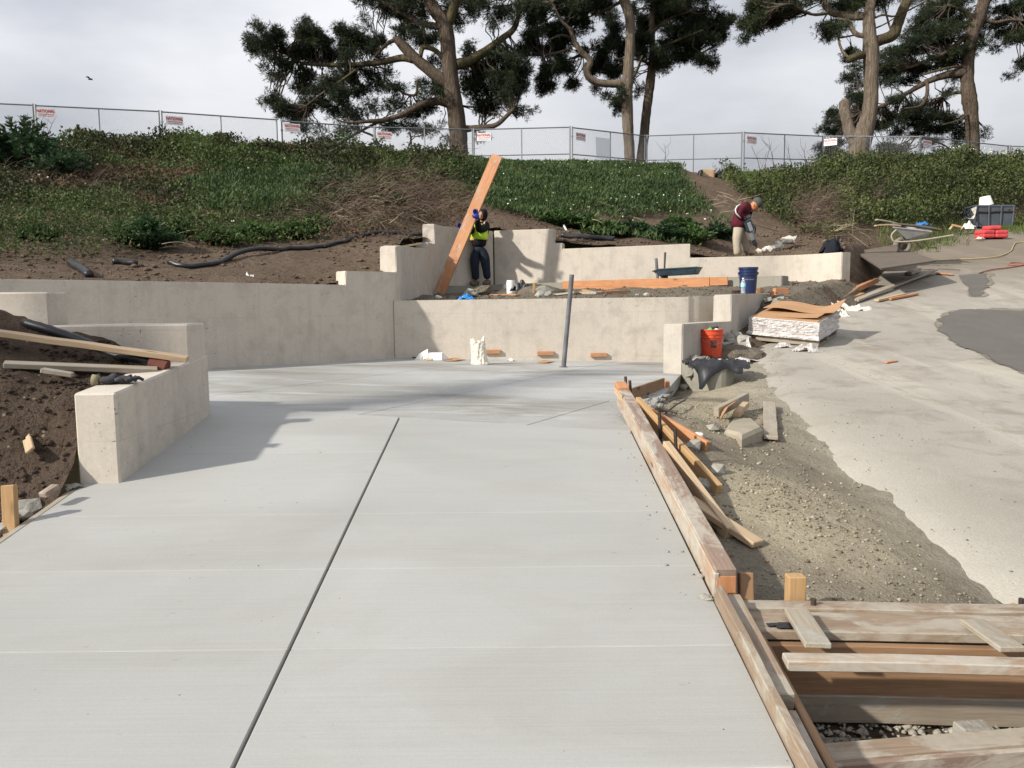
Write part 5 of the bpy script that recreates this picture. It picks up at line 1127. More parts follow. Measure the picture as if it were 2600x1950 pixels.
# ---- buckets
def bucket(name, loc, h, rt, col, label, parts, lid=False):
    e = empty(name, loc); tag(e, label, 'bucket', 'five-gallon buckets')
    rb = rt*.86; pr = [(rb*.2, .012), (rb*.96, .01), (rb, .0), (rb*1.005, .02), (rt*.965, h*.70), (rt*.965, h*.71), (rt*1.03, h*.715), (rt*1.03, h*.735), (rt*.975, h*.74), (rt*.98, h*.82), (rt*1.035, h*.825), (rt*1.035, h*.845), (rt*.985, h*.85), (rt*.99, h*.955), (rt*1.05, h*.96), (rt*1.05, h), (rt*.98, h), (rt*.95, h*.9), (rb*.95, .03), (.001, .028)]
    mb = MB(); mb.lathe(pr, loc, 32); o = mb.build('shell', col, e, auto=35, smooth=True)
    # handle
    a0 = 0.0; pts = [Vector(loc)+Vector((rt*1.06*math.cos(t), -rt*.25*math.sin(t)-.0, h*.80-rt*1.15*math.sin(t))) for t in np.linspace(0, math.pi, 14)]
    pts = [Vector(loc)+Vector((rt*1.07*math.cos(t), rt*1.10*math.sin(t)*parts, h*.80-rt*.75*math.sin(t))) for t in np.linspace(0, math.pi, 14)]
    MB().tube(pts, .0028, 6).build('handle', M_GALV, e)
    for s in (-1, 1): MB().lathe([(.0, -.012), (.018, -.012), (.018, .01), (0, .01)], Vector(loc)+Vector((s*rt*1.03, 0, h*.80)), 10, M=Matrix.Rotation(math.pi/2, 3, 'Y')).build('handle_ear', col, e)
    if lid: 
        MB().lathe([(.001, h*1.01), (rt*.9, h*1.01), (rt*.93, h*1.035), (rt*1.07, h*1.035), (rt*1.07, h*.95), (rt*1.05, h*.95)], loc, 32).build('lid', col, e, auto=35, smooth=True)
    return e
M_BLUEB = plain('navy_plastic', (.012, .024, .085), .35, .5, 0, .12); M_ORB = plain('orange_plastic', (.62, .075, .028), .42, .45, 0, .16, 14)
bbp = at(1899, 744, 12.25); bbp.z = zr2+.015
eb = bucket('plastic_bucket', bbp, .375, .135, M_BLUEB, 'navy blue bucket with lid standing on the short stepped wall', 1, True)
M_GOLD = plain('gold_print', (.42, .34, .12), .5)
def curved_text(s, size, loc, r0, z, m, parent, name='lettering', sx=1.0, a0=-math.pi/2, taper=1.0):
    cu = bpy.data.curves.new(name, 'FONT'); cu.body = s; cu.size = size; cu.align_x = 'CENTER'; cu.align_y = 'CENTER'; cu.extrude = .0004; cu.resolution_u = 2; cu.shear = .25
    to = bpy.data.objects.new(name, cu); COL.objects.link(to); dg = bpy.context.evaluated_depsgraph_get(); me = bpy.data.meshes.new_from_object(to.evaluated_get(dg)); bpy.data.objects.remove(to)
    bm = bmesh.new(); bm.from_mesh(me); bmesh.ops.triangulate(bm, faces=bm.faces)
    bmesh.ops.subdivide_edges(bm, edges=[e_ for e_ in bm.edges if e_.calc_length() > size*.35], cuts=1)
    for v in bm.verts:
        a = a0+v.co.x*sx/r0; rr = r0+.0012+v.co.z; v.co = Vector(loc)+Vector((rr*math.cos(a), rr*math.sin(a), z+v.co.y))
    bm.to_mesh(me); bm.free(); setmat(me, m); o = bpy.data.objects.new(name, me); link(o, parent); o.matrix_parent_inverse = pmat(parent).inverted(); return o
curved_text('Smovens', .052, bbp, .1255, .215, M_GOLD, eb, a0=-math.pi/2-.28)
obp = Vector(at(1806, 911, 10.2)); 
eo = bucket('plastic_bucket', obp, .37, .142, M_ORB, 'open orange bucket with bottles in it, dark square mark on its side', -1, False)
M_MARK = plain('dark_print', (.10, .045, .04), .6)
def curved_patch(rects, loc, r0, m, parent, name, a0=-math.pi/2):
    mb = MB()
    for x0, x1, z0, z1 in rects:
        n = 4; V = []
        for i in range(n+1):
            a = a0+(x0+(x1-x0)*i/n)/r0
            for zz in (z0, z1): rr = (r0*.86/.86)*(1-.10*(1-zz/.26)) + .0015; V.append(Vector(loc)+Vector((rr*math.cos(a), rr*math.sin(a), zz)))
        mb.add(V, [(2*i, 2*i+2, 2*i+3, 2*i+1) for i in range(n)])
    return mb.build(name, m, parent)
curved_patch([(-.038, .030, .225, .245), (-.038, -.022, .150, .24), (.014, .030, .150, .24), (-.026, .018, .185, .215), (-.038, .030, .145, .165), (-.012, .004, .15, .23)], obp, .1365, M_MARK, eo, 'printed_mark')
curved_patch([(-.012, .010, .275, .290)], obp, .1405, M_MARK, eo, 'printed_mark')
e = empty('drink_bottle', obp+Vector((-.03, -.03, .32))); tag(e, 'black bottle with green marking poking out of the orange bucket', 'bottle')
Rm = Matrix.Rotation(R(62), 3, 'Y') @ Matrix.Rotation(R(15), 3, 'X')
MB().lathe([(0, -.11), (.033, -.11), (.036, -.09), (.036, .05), (.02, .09), (.014, .12), (0, .12)], obp+Vector((-.035, -.02, .345)), 14, M=Rm).build('body', M_BLACKP, e, smooth=True, auto=40)
MB().lathe([(.0365, -.02), (.0368, 0), (.0368, .03), (.0365, .04)], obp+Vector((-.035, -.02, .345)), 14, M=Rm).build('green_band', plain('green_print', (.03, .45, .12), .5), e, smooth=True)
mb = MB(); mb.lathe([(0, -.05), (.03, -.05), (.032, .04), (.02, .05), (0, .05)], obp+Vector((.035, -.06, .345)), 14, M=Matrix.Rotation(R(80), 3, 'X')); thing_mb(mb, 'foam_cup', M_WHITE, 'white cup lying in the orange bucket beside the bottle', 'cup', smooth=True, auto=40)
# water bottle in front of the blue bucket
wb = at(1886.5, 744.5, 11.95); wb.z = zr2+.014; e = empty('water_bottle', wb); tag(e, 'clear water bottle with pale blue label in front of the navy bucket', 'bottle')
g = G('clear_pet'); gl = g.n('BsdfGlass', {'Color': (.93, .96, .98, 1), 'Roughness': .05, 'IOR': 1.12}); df = g.n('BsdfDiffuse', {'Color': (.8, .84, .88, 1)}); ms = g.n('MixShader', {0: .28, 1: gl.outputs[0], 2: df.outputs[0]}); g.t.links.new(ms.outputs[0], g.out.inputs['Surface']); M_PET = g.done()
MB().lathe([(.001, .004), (.028, 0), (.032, .01), (.030, .04), (.033, .07), (.030, .09), (.033, .12), (.034, .155), (.024, .185), (.013, .20), (.0125, .212)], wb, 18).build('body', M_PET, e, smooth=True)
MB().lathe([(.0345, .098), (.0352, .10), (.0352, .148), (.0345, .15)], wb, 18).build('label_band', plain('pale_blue_label', (.35, .68, .78), .5), e, smooth=True)
MB().lathe([(.0, .228), (.0145, .228), (.015, .212), (.014, .208)], wb, 14).build('cap', M_WHITE, e, smooth=True, auto=40)
# little stack of wood blocks right of the bucket and bricks
for k, (px, py, d, lab) in enumerate(((1928, 741, 12.6, 'lower orange wood block right of the navy bucket'), (1926, 733.5, 12.6, 'upper orange wood block right of the navy bucket'))):
    c = at(px, py, d); tboard('wood_block', c-Vector((.06, 0, 0)), c+Vector((.06, .02, 0)), .09, .04, W_PALE if k else W_ORANGE, lab, 'wood block', 'wood blocks by the navy bucket')
c = at(1871, 741, 12.05); tboard('wood_block', c-Vector((.065, 0, 0)), c+Vector((.065, 0, 0)), .09, .045, wood('dark_block', (.05, .028, .02), (.07, .04, .03), (.03, .02, .015)), 'dark brown wood block left of the navy bucket', 'wood block')

# ---- rubble helpers
def rock(c, r, seed, squash=.75, rot=None):
    st = random.Random(seed); bm = bmesh.new(); bmesh.ops.create_icosphere(bm, subdivisions=1, radius=1)
    for v in bm.verts: v.co = v.co*(.72+.5*st.random())
    bmesh.ops.scale(bm, vec=(r*(.8+.5*st.random()), r*(.8+.4*st.random()), r*squash), verts=bm.verts)
    bmesh.ops.rotate(bm, cent=(0, 0, 0), matrix=Euler((st.uniform(-.5, .5), st.uniform(-.5, .5), st.uniform(0, 6))).to_matrix(), verts=bm.verts)
    V = [tuple(v.co+Vector(c)) for v in bm.verts]; Fs = [tuple(v.index for v in f.verts) for f in bm.faces]; bm.free(); return V, Fs
def rock_thing(name, c, r, seed, m, label, cat='rubble', group=None, squash=.75):
    mb = MB(); mb.add(*rock(c, r, seed, squash)); return thing_mb(mb, name, m, label, cat, group)
# broken concrete between the short wall and the pallet
spots = [(1845, 862, 10.9, .13), (1868, 858, 11.0, .15), (1882, 868, 10.8, .14), (1850, 885, 10.6, .12), (1860, 872, 10.75, .10), (1838, 895, 10.5, .09), (1876, 888, 10.5, .10), (1890, 880, 10.6, .09), (1842, 876, 10.8, .09), (1858, 898, 10.35, .08), (1872, 902, 10.25, .06), (1832, 905, 10.3, .06), (1885, 897, 10.35, .07), (1850, 905, 10.2, .05)]
for k, (px, py, d, r) in enumerate(spots):
    rock_thing('concrete_chunk', at(px, py, d), r, 100+k, M_RUBBLE, 'broken grey concrete chunk in the heap between orange bucket and wrapped pallet', 'concrete chunk', 'rubble heap by the orange bucket', .7)
MB().ellipsoid(at(1858, 905, 10.6), (.42, .5, .16), 14, 8, wob=.2).build('rubble_base', M_TERR); tag(bpy.data.objects['rubble_base'], 'loose spoil under the concrete chunks by the orange bucket', 'spoil', kind='stuff')
for k, (px, py, d, r) in enumerate(((1762, 912, 9.85, .08), (1772, 920, 9.65, .10), (1757, 925, 9.6, .07), (1788, 917, 9.75, .08), (1752, 950, 9.3, .06))):
    rock_thing('concrete_chunk', at(px, py, d), r, 140+k, M_RUBBLE, 'broken concrete chunk wedged between the short wall and the orange bucket', 'concrete chunk', 'chunks beside the short wall', .8)
# curved concrete base with torn black plastic over it
e = empty('concrete_pedestal', at(1815, 985, 9.1)); tag(e, 'squat round-fronted concrete pedestal under torn black plastic', 'pedestal')
cA = at(1812, 950, 9.25); poly = []
for a in np.linspace(R(-175), R(-5), 14): poly.append((cA.x+.245*math.cos(a), cA.y+.12+.36*math.sin(a)))
poly += [(cA.x+.26, cA.y+.5), (cA.x-.27, cA.y+.5)]
ztop = at(1812, 929, 9.1).z; MB().prism(poly, .45, ztop).build('block', M_FOOT, e, bevel=.012)
nx_, ny_ = 22, 16; Vp = []
for j in range(ny_):
    for i in range(nx_):
        u = i/(nx_-1); v = j/(ny_-1); x = cA.x-.33+.68*u; y = cA.y-.36+.62*v
        over = max(0, (cA.y-.20+.05*math.sin(u*9))-y); z = ztop+.02-over*(.9+.4*math.sin(u*5.0+1))*(1.0 if .1 < u < .9 else .6)+.018*math.sin(u*23+v*7)+.014*math.sin(v*31+u*5)+.02*random.random()
        Vp.append((x, max(y, cA.y-.27-.03*math.sin(u*8)) if over > 0 else y, z))
mb = MB(); mb.add(Vp, [(j*nx_+i, j*nx_+i+1, (j+1)*nx_+i+1, (j+1)*nx_+i) for j in range(ny_-1) for i in range(nx_-1) if not (j < 3 and (i < 3 or i > 17))])
o = thing_mb(mb, 'plastic_sheet', M_BLACKP, 'torn crumpled black plastic sheet draped over the concrete pedestal', 'plastic sheet', smooth=True)
c = at(1823, 915, 9.6); e = empty('brush', c); tag(e, 'paint brush with white label lying on the black plastic', 'brush')
MB().box(c+Vector((.03, 0, 0)), (.085, .05, .035), Matrix.Rotation(.1, 3, 'Z')).build('ferrule', M_WHITE, e, bevel=.004); MB().box(c+Vector((-.06, -.01, 0)), (.10, .05, .035), Matrix.Rotation(.1, 3, 'Z')).build('handle', W_BROWN, e, bevel=.006); MB().box(c+Vector((.105, .01, 0)), (.07, .06, .028), Matrix.Rotation(.1, 3, 'Z')).build('bristles', M_RUBBLE, e, bevel=.004)

# ---- pallet of wrapped goods
pc = onroad(1925, 884); PA = empty('pallet', (0, 0, 0)); 
fl = onroad(1898, 868); fr = onroad(2076, 886); 
axp = Vector((fr.x-fl.x, fr.y-fl.y, 0)); Wp = axp.length; axp.normalize(); dp = Vector((-axp.y, axp.x, 0)); Dp = 1.02
p0 = Vector((fl.x, fl.y, road_top(fl.x, fl.y))); p1 = p0+axp*Wp; p3 = p0+dp*Dp; p2 = p1+dp*Dp
def rz(p): return road_top(p.x, p.y)
for p in (p0, p1, p2, p3): p.z = rz(p)
up_p = (p1-p0).cross(p3-p0).normalized(); X_ = (p1-p0).normalized(); Y_ = up_p.cross(X_)
MP = Matrix((X_, Y_, up_p)).transposed(); Wp = (p1-p0).length
def pp(u, v, w): return p0+X_*u+Y_*v+up_p*w
PA.location = p0; tag(PA, 'wooden pallet under the plastic-wrapped load', 'pallet')
for v in (.05, .51, .97):
    board('stringer', pp(0.0, v, .06), pp(Wp, v, .06), .04, .09, W_GREY, up=up_p, parent=PA)
for u in np.linspace(.05, Wp-.05, 7):
    board('deck_slat', pp(u, 0, .116), pp(u, Dp, .116), .09, .018, W_GREY, up=up_p, parent=PA)
for u in (.06, Wp/2, Wp-.06): board('bottom_slat', pp(u, 0, .006), pp(u, Dp, .006), .09, .016, W_GREY, up=up_p, parent=PA)
LD = empty('wrapped_load', pp(Wp/2, Dp/2, .13)); tag(LD, 'carton load wrapped in shiny stretch film on the pallet', 'wrapped load')
g = G('stretch_film'); n1 = g.noise(1.0, 5, .65, g.co((5, 5, 16)), 1.6); n2 = g.noise(1.0, 4, .6, g.co((28, 28, 5)), .5)
c = g.mix(g.ramp(n1, [(.38, 0), (.62, 1)]), (.50, .45, .42), (.80, .77, .75)); hb = g.math('ADD', n1, g.math('MULTIPLY', n2, .6))
g.bsdf(c, .22, g.bump(hb, 1.0, .05), .6); M_FILM = g.done()
hL = at(1960, 812, (p0.y+p1.y)/2).z - ((p0.z+p1.z)/2); hL = max(.30, min(.52, hL))
n_, m_ = 26, 10; V = []
prm = [(u, 0) for u in np.linspace(0, Wp, n_)] + [(Wp, v) for v in np.linspace(0, Dp, n_)[1:]] + [(u, Dp) for u in np.linspace(Wp, 0, n_)[1:]] + [(0, v) for v in np.linspace(Dp, 0, n_)[1:-1]]
for j in range(m_+1):
    w = .10+(hL-.10)*j/m_
    for i, (u, v) in enumerate(prm):
        bu = .004*math.sin(j*2.1+i*.37)+.005*random.uniform(-1, 1)+(.02 if j in (0, 1) else 0)
        cu_, cv_ = u-Wp/2, v-Dp/2; l_ = math.hypot(cu_, cv_); V.append(pp(u+cu_/l_*bu, v+cv_/l_*bu, w))
k_ = len(prm); Fs = [(j*k_+i, j*k_+(i+1) % k_, (j+1)*k_+(i+1) % k_, (j+1)*k_+i) for j in range(m_) for i in range(k_)]
mb = MB(); mb.add(V, Fs); mb.build('stretch_film', M_FILM, LD, smooth=False)
mb = MB(); mb.box(pp(Wp/2, Dp/2, (.135+hL)/2), (Wp-.05, Dp-.05, hL-.135), MP); mb.build('carton', M_PAPER, LD)
o = board('top_carton', pp(.03, Dp/2, hL+.008), pp(Wp-.03, Dp/2, hL+.008), Dp-.06, .012, M_CARD, up=up_p, parent=LD)
# loose cardboard sheets on top, one with a turned-up corner
def sheet(name, O, A, B, nx, ny, fz, m, label, cat, th=.006):
    V = [O+A*(i/nx)+B*(j/ny)+up_p*fz(i/nx, j/ny) for j in range(ny+1) for i in range(nx+1)]
    mb = MB(); mb.add(V, [(j*(nx+1)+i, j*(nx+1)+i+1, (j+1)*(nx+1)+i+1, (j+1)*(nx+1)+i) for j in range(ny) for i in range(nx)])
    o = mb.build(name, m); md = o.modifiers.new('t', 'SOLIDIFY'); md.thickness = th; return tag(o, label, cat, 'loose cardboard on the pallet')
sheet('cardboard_sheet', pp(.32, .12, hL+.022), X_*(Wp-.38), Y_*.38, 10, 4, lambda u, v: .03*u*u, M_CARD, 'smaller loose cardboard sheet on the near part of the wrapped load', 'cardboard')
sheet('cardboard_sheet', pp(.04, .46, hL+.03), X_*(Wp+.02), Y_*.62, 14, 6, lambda u, v: .035+.02*math.sin(u*7)+.14*max(0, u-.75)*4*max(0, v-.3)*1.0, M_CARD, 'large loose cardboard sheet with upturned corner at the back of the wrapped load', 'cardboard')
# torn film trailing on the ground
M_FILM2 = M_FILM
def crumple(name, c, rx, ry, h, seed, m, label, cat, nx=16, ny=12, fn=None, group=None, smooth=False, thr=.95):
    st = random.Random(seed); V = []; Fs = []
    ph = [st.uniform(0, 6) for _ in range(6)]
    for j in range(ny+1):
        for i in range(nx+1):
            u = i/nx*2-1; v = j/ny*2-1; r = math.hypot(u, v); x = c[0]+rx*u; y = c[1]+ry*v
            zz = h*max(0, 1-r*r)*(.45+.35*math.sin(u*7+ph[0])*math.cos(v*5+ph[1])+.45*st.random())
            base = fn(x, y) if fn else c[2]; V.append((x+st.uniform(-.3, .3)*rx/nx, y+st.uniform(-.3, .3)*ry/ny, base+.004+zz))
    for j in range(ny):
        for i in range(nx):
            u = (i+.5)/nx*2-1; v = (j+.5)/ny*2-1
            if math.hypot(u, v) < thr+.22*math.sin(3*math.atan2(v, u)+ph[2])+.12*math.sin(7*math.atan2(v, u)+ph[3]): Fs.append((j*(nx+1)+i, j*(nx+1)+i+1, (j+1)*(nx+1)+i+1, (j+1)*(nx+1)+i))
    used = sorted({i for f in Fs for i in f}); mp = {a: b for b, a in enumerate(used)}
    mb = MB(); mb.add([V[i] for i in used], [tuple(mp[i] for i in f) for f in Fs])
    o = mb.build(name, m, smooth=smooth); md = o.modifiers.new('t', 'SOLIDIFY'); md.thickness = .003; return tag(o, label, cat, group)
rt_ = lambda x, y: road_top(x, y)
c = onroad(2050, 893); crumple('film_scrap', c, .20, .10, .10, 5, M_FILM, 'crumpled torn film on the road at the pallet corner', 'plastic film', fn=rt_)
c = onroad(1990, 885); crumple('film_scrap', c, .13, .07, .07, 6, M_FILM, 'small crumple of film under the front of the pallet', 'plastic film', fn=rt_)
c = at(1897, 880, 10.6); crumple('film_scrap', (c.x, c.y, c.z-.12), .10, .22, .22, 7, M_FILM, 'torn film hanging down at the left corner of the pallet', 'plastic film')
c = at(1880, 910, 10.1); crumple('film_scrap', (c.x, c.y, c.z-.04), .26, .10, .05, 8, M_FILM, 'strip of dusty film lying between the rubble and the pallet', 'plastic film')
# grey paver rubble behind the pallet
for k in range(16):
    px = random.uniform(1930, 1995); py = 776-(px-1930)*.05-random.uniform(0, 22); d = 12.3+random.uniform(-.2, .3); c = at(px, py, d)
    mb = MB(); mb.box(c, (.11, .08, .06), Euler((random.uniform(-.5, .5), random.uniform(-.5, .5), random.uniform(0, 3))).to_matrix()); thing_mb(mb, 'paver_block', M_RUBBLE, 'small grey paver block in the loose heap behind the wrapped pallet', 'paver block', 'paver heap behind the pallet', bevel=.005)
mb = MB(); mb.ellipsoid(at(1965, 790, 12.5), (.42, .4, .22), 14, 8, wob=.15); tag(mb.build('paver_spoil', M_TERR), 'loose soil under the paver heap behind the pallet', 'spoil', kind='stuff')
c = at(1985, 748, 12.9); tboard('wood_block', c-Vector((.12, 0, 0)), c+Vector((.10, .05, 0)), .09, .20, W_ORANGE2, 'upright wood block at the end of the short stepped wall', 'wood block')
c = at(1965, 755, 12.6); tboard('wood_block', c-Vector((.04, 0, .1)), c+Vector((-.03, .0, .09)), .10, .04, W_ORANGE, 'orange offcut standing behind the paver heap', 'wood block')

# ---- lumber pile by the road
def rp(px, py, h=.02): p = onroad(px, py); return Vector((p.x, p.y, p.z+h))
LUM = [((2170, 768, .03), (2372, 698, .10), .14, .04, W_GREY, 'longest grey board on top of the lumber pile by the road'), ((2165, 768, .02), (2262, 738, .03), .10, .04, W_GREY, 'short grey board at the near end of the lumber pile'),
       ((2225, 766, .02), (2296, 750, .02), .09, .04, W_PALE, 'pale short board nearest the road in the lumber pile'), ((2259, 762, .02), (2328, 749, .02), .07, .035, W_ORANGE, 'slim orange board right of the lumber pile'),
       ((2160, 752, .08), (2224, 728, .12), .09, .09, W_ORANGE2, 'thick orange post offcut in the lumber pile'), ((2162, 762, .04), (2190, 754, .05), .08, .05, W_ORANGE, 'stubby orange offcut at the left of the lumber pile'),
       ((2085, 795, .05), (2165, 750, .12), .19, .04, W_BROWN, 'brown board leaning at the back of the lumber pile'), ((2376, 697, .03), (2420, 700, .02), .12, .03, W_ORANGE, 'orange offcut beyond the far end of the lumber pile'),
       ((2305, 703, .06), (2330, 692, .06), .14, .06, W_RED, 'reddish offcut behind the longest grey board'), ((2300, 740, .015), (2324, 737, .015), .03, .02, W_GREY, 'thin dark stick beside the lumber pile')]
for a, b, w, t, m, lab in LUM: tboard('lumber_board', rp(*a), rp(*b), w, t, m, lab, 'board', 'lumber pile by the road')
c0, c1 = rp(2248, 924, .015), rp(2276, 920, .015); tboard('wood_offcut', c0, c1, .05, .02, W_ORANGE, 'small orange wood chip alone on the open road', 'wood offcut')
# rags by the heap of soil
c = at(2180, 712, 13.6); crumple('white_rag', (c.x, c.y, hz(c.x, c.y)), .34, .16, .12, 21, M_CLOTHW, 'crumpled white rag on the soil behind the lumber pile', 'rag', fn=hz)
c = at(2140, 730, 13.2); crumple('white_rag', (c.x, c.y, hz(c.x, c.y)), .16, .22, .10, 22, M_CLOTHW, 'smaller white rag left of the crumpled rag', 'rag', fn=hz)
c = at(2030, 772, 12.4); crumple('white_rag', (c.x, c.y, hz(c.x, c.y)), .28, .10, .05, 23, M_CLOTHW, 'dusty white strip of rag behind the pallet', 'rag', fn=hz)
# ---- plywood mats, wheelbarrow, bags and bin up the road
def slab4(name, pts, th, m, label, cat, group=None):
    mb = MB(); n = len(pts); V = [Vector(p) for p in pts]+[Vector(p)-Z*th for p in pts]
    mb.add(V, [tuple(range(n)), tuple(range(2*n-1, n-1, -1))]+[(i, n+i, n+(i+1) % n, (i+1) % n) for i in range(n)]); return thing_mb(mb, name, m, label, cat, group)
slab4('plywood_mat', [at(2238, 681, 14.55), at(2378, 661, 15.6), at(2320, 640, 17.0), at(2180, 644, 16.6)], .03, W_DARKPLY, 'muddy plywood mat bridging the hollow at the road edge', 'plywood mat', 'plywood mats')
slab4('plywood_mat', [at(2145, 643, 17.0), at(2278, 637, 17.0), at(2280, 620, 17.8), at(2240, 630, 17.9)], .03, W_DARKPLY, 'dark plywood mat lying behind, left of the wheelbarrow wheel', 'plywood mat', 'plywood mats')
mb = MB(); q = [at(2175, 672, 15.2), at(2235, 682, 14.7), at(2235, 712, 14.4), at(2150, 700, 14.9)]
# wheelbarrow
WB = empty('wheelbarrow', at(2290, 632, 17.6)); tag(WB, 'upside grey wheelbarrow with boards across its tray', 'wheelbarrow')
WB['label'] = 'dusty grey wheelbarrow with boards laid across its tray'
dW = 17.8
def wp(px, py, o=0.0): return at(px, py, dW+o)
tray_t = [wp(2268, 577, -.25), wp(2365, 588, -.25), wp(2365, 583, .35), wp(2272, 573, .35)]; tray_b = [wp(2302, 608, -.12), wp(2350, 603, -.12), wp(2350, 602, .2), wp(2304, 606, .2)]
mb = MB(); mb.add(tray_b+tray_t, [(3, 2, 1, 0), (0, 1, 5, 4), (1, 2, 6, 5), (2, 3, 7, 6), (3, 0, 4, 7)]); M_TRAYG = plain('dusty_grey_steel', (.40, .40, .39), .6, .3, .1, .25, 5)
o = mb.build('tray', M_TRAYG, WB); md = o.modifiers.new('t', 'SOLIDIFY'); md.thickness = .012
MB().tube(tray_t+[tray_t[0]], .012, 6).build('tray_rim', M_TRAYG, WB)
M_ASH = wood('grey_handles', (.38, .34, .26), (.45, .41, .32), (.3, .26, .2), .2)
for s in (-.24, .28):
    MB().tube(catmull([wp(2276, 583, s), wp(2264, 596, s), wp(2267, 610, s), wp(2280, 614, s), wp(2330, 611, s), wp(2420, 597, s)], 5), .017, 8).build('handle', M_ASH, WB)
    MB().tube([wp(2322, 612, s), wp(2336, 626, s), wp(2344, 633, s)], .010, 6).build('leg', M_STEEL, WB); MB().tube([wp(2344, 610, s), wp(2358, 629, s), wp(2376, 629, s)], .010, 6).build('leg', M_STEEL, WB)
wc = wp(2291, 624, .0); tor = []
wh = MB(); Rw = Matrix.Rotation(R(90), 3, 'X') @ Matrix.Identity(3)
wh.lathe([(.10, -.045), (.15, -.055), (.19, -.035), (.20, 0), (.19, .035), (.15, .055), (.10, .045), (.10, -.045)], wc, 20, M=Matrix.Rotation(R(82), 3, 'X')); o = wh.build('wheel', plain('muddy_tyre', (.20, .18, .15), .9), WB, smooth=True)
MB().lathe([(0, -.03), (.09, -.02), (.102, 0), (.09, .02), (0, .03)], wc, 16, M=Matrix.Rotation(R(82), 3, 'X')).build('hub', M_STEEL, o)
for (a, b, w, t, lab, m) in (((2225, 558, .2), (2300, 576, .3), .10, .03, 'thin grey lath leaning over the wheelbarrow tray', W_GREY), ((2222, 573, -.2), (2285, 574, -.1), .09, .03, 'short pale board end poking left out of the wheelbarrow', W_PALE), ((2265, 569, .1), (2385, 584, .0), .22, .035, 'wide dark board lying across the wheelbarrow tray', W_DARKPLY)):
    tboard('lumber_board', wp(*a), wp(*b), w, t, m, lab, 'board', 'boards on the wheelbarrow', warp=.02)
c = at(2342, 571, 18.0); crumple('blue_cloth', (c.x, c.y, c.z-.02), .17, .14, .10, 31, plain('blue_cloth', (.03, .17, .48), .8), 'small bright blue cloth lying on the wheelbarrow boards', 'cloth')
# red cement bags
M_RBAG = plain('red_paper_bag', (.56, .07, .075), .7, .25, 0, .22, 9, .5, 18, .02)
for k, (px, py, lab) in enumerate(((2500, 600, 'lower left red bag of the stack of five'), (2534, 600, 'lower right red bag of the stack of five'), (2500, 590, 'middle left red bag of the stack of five'), (2534, 590, 'middle right red bag of the stack of five'), (2518, 579, 'single red bag on top of the stack of five'))):
    c = at(px, py, 22.4); mb = MB(); mb.box(c, (.34, .42, .115), Euler((random.uniform(-.04, .04), random.uniform(-.04, .04), random.uniform(-.12, .12))).to_matrix()); o_ = mb.build('cement_bag', M_RBAG); tag(o_, lab, 'bag', 'red bag stack'); md = o_.modifiers.new('b', 'BEVEL'); md.width = .045; md.segments = 3; md.limit_method = 'NONE'
    continue
    mb = MB(); V = []; nx, ny = 12, 8
    for j in range(ny+1):
        ph = math.pi*j/ny
        for i in range(nx):
            th = 2*math.pi*i/nx; sgn = lambda v, p: math.copysign(abs(v)**p, v); V.append(c+Vector((.195*sgn(math.cos(th), .45)*max(.01, math.sin(ph))**.35, .22*sgn(math.sin(th), .45)*max(.01, math.sin(ph))**.35, -.068*math.cos(ph)+.006*random.uniform(-1, 1))))
    mb.add(V, [(j*nx+i, j*nx+(i+1) % nx, (j+1)*nx+(i+1) % nx, (j+1)*nx+i) for j in range(ny) for i in range(nx)]); thing_mb(mb, 'cement_bag', M_RBAG, lab, 'bag', 'red bag stack', smooth=True)
# rubbish bin
dB = 25.0; BN = empty('waste_bin', at(2526, 577, dB)); tag(BN, 'blue-grey steel waste bin under the right shrubs', 'waste bin')
M_BIN = plain('blue_grey_steel', (.075, .088, .105), .55, .4, .1, .2, 3)
bl_, br_ = at(2478, 576, dB), at(2570, 576, dB-.1); tl_, tr_ = at(2476, 523, dB), at(2576, 523, dB-.1); bd = Vector((.12, 1.0, 0))
mb = MB(); mb.add([bl_, br_, br_+bd, bl_+bd, tl_, tr_, tr_+bd*1.1, tl_+bd*1.1], [(3, 2, 1, 0), (0, 1, 5, 4), (1, 2, 6, 5), (2, 3, 7, 6), (3, 0, 4, 7)]); o = mb.build('body', M_BIN, BN); md = o.modifiers.new('t', 'SOLIDIFY'); md.thickness = .02
MB().tube([tl_, tr_, tr_+bd*1.1, tl_+bd*1.1, tl_], .03, 6).build('rim', M_BIN, BN)
def bw(u, v, o=0.0): return tl_.lerp(tr_, u).lerp(bl_.lerp(br_, u), v)+Vector((0, -.03-o, 0))
MB().tube([bw(0, .28), bw(.35, .30), bw(.5, .27), bw(1, .26)], .022, 6).build('rib', M_STEEL, BN)
for u in (.02, .34, .66, .98): MB().tube([bw(u, .0), bw(u, 1)], .024, 6).build('rib', M_BIN, BN)
c = at(2472, 548, dB-.1); mb = MB(); mb.add([at(2480, 524, dB-.05), at(2466, 530, dB-.1), at(2474, 545, dB-.12), at(2462, 556, dB-.1), at(2452, 553, dB-.08), at(2470, 556, dB-.1), at(2474, 553, dB-.14), at(2478, 540, dB-.1)], [(0, 1, 2), (0, 2, 7), (2, 3, 5), (3, 4, 5), (2, 5, 6), (2, 6, 7)]); o = mb.build('torn_bag', M_CLOTHW); md = o.modifiers.new('t', 'SOLIDIFY'); md.thickness = .012; tag(o, 'torn white bag hanging from the left rim of the waste bin', 'torn bag')
mb = MB(); cc = at(2504, 520, dB+.4); mb.lathe([(.0, .26), (.13, .26), (.15, .24), (.20, .0), (.21, -.02)], cc, 16, M=Matrix.Rotation(R(-12), 3, 'Y')); thing_mb(mb, 'plastic_bucket', M_WHITE, 'white upturned bucket on top of the waste bin', 'bucket', smooth=True, auto=40)
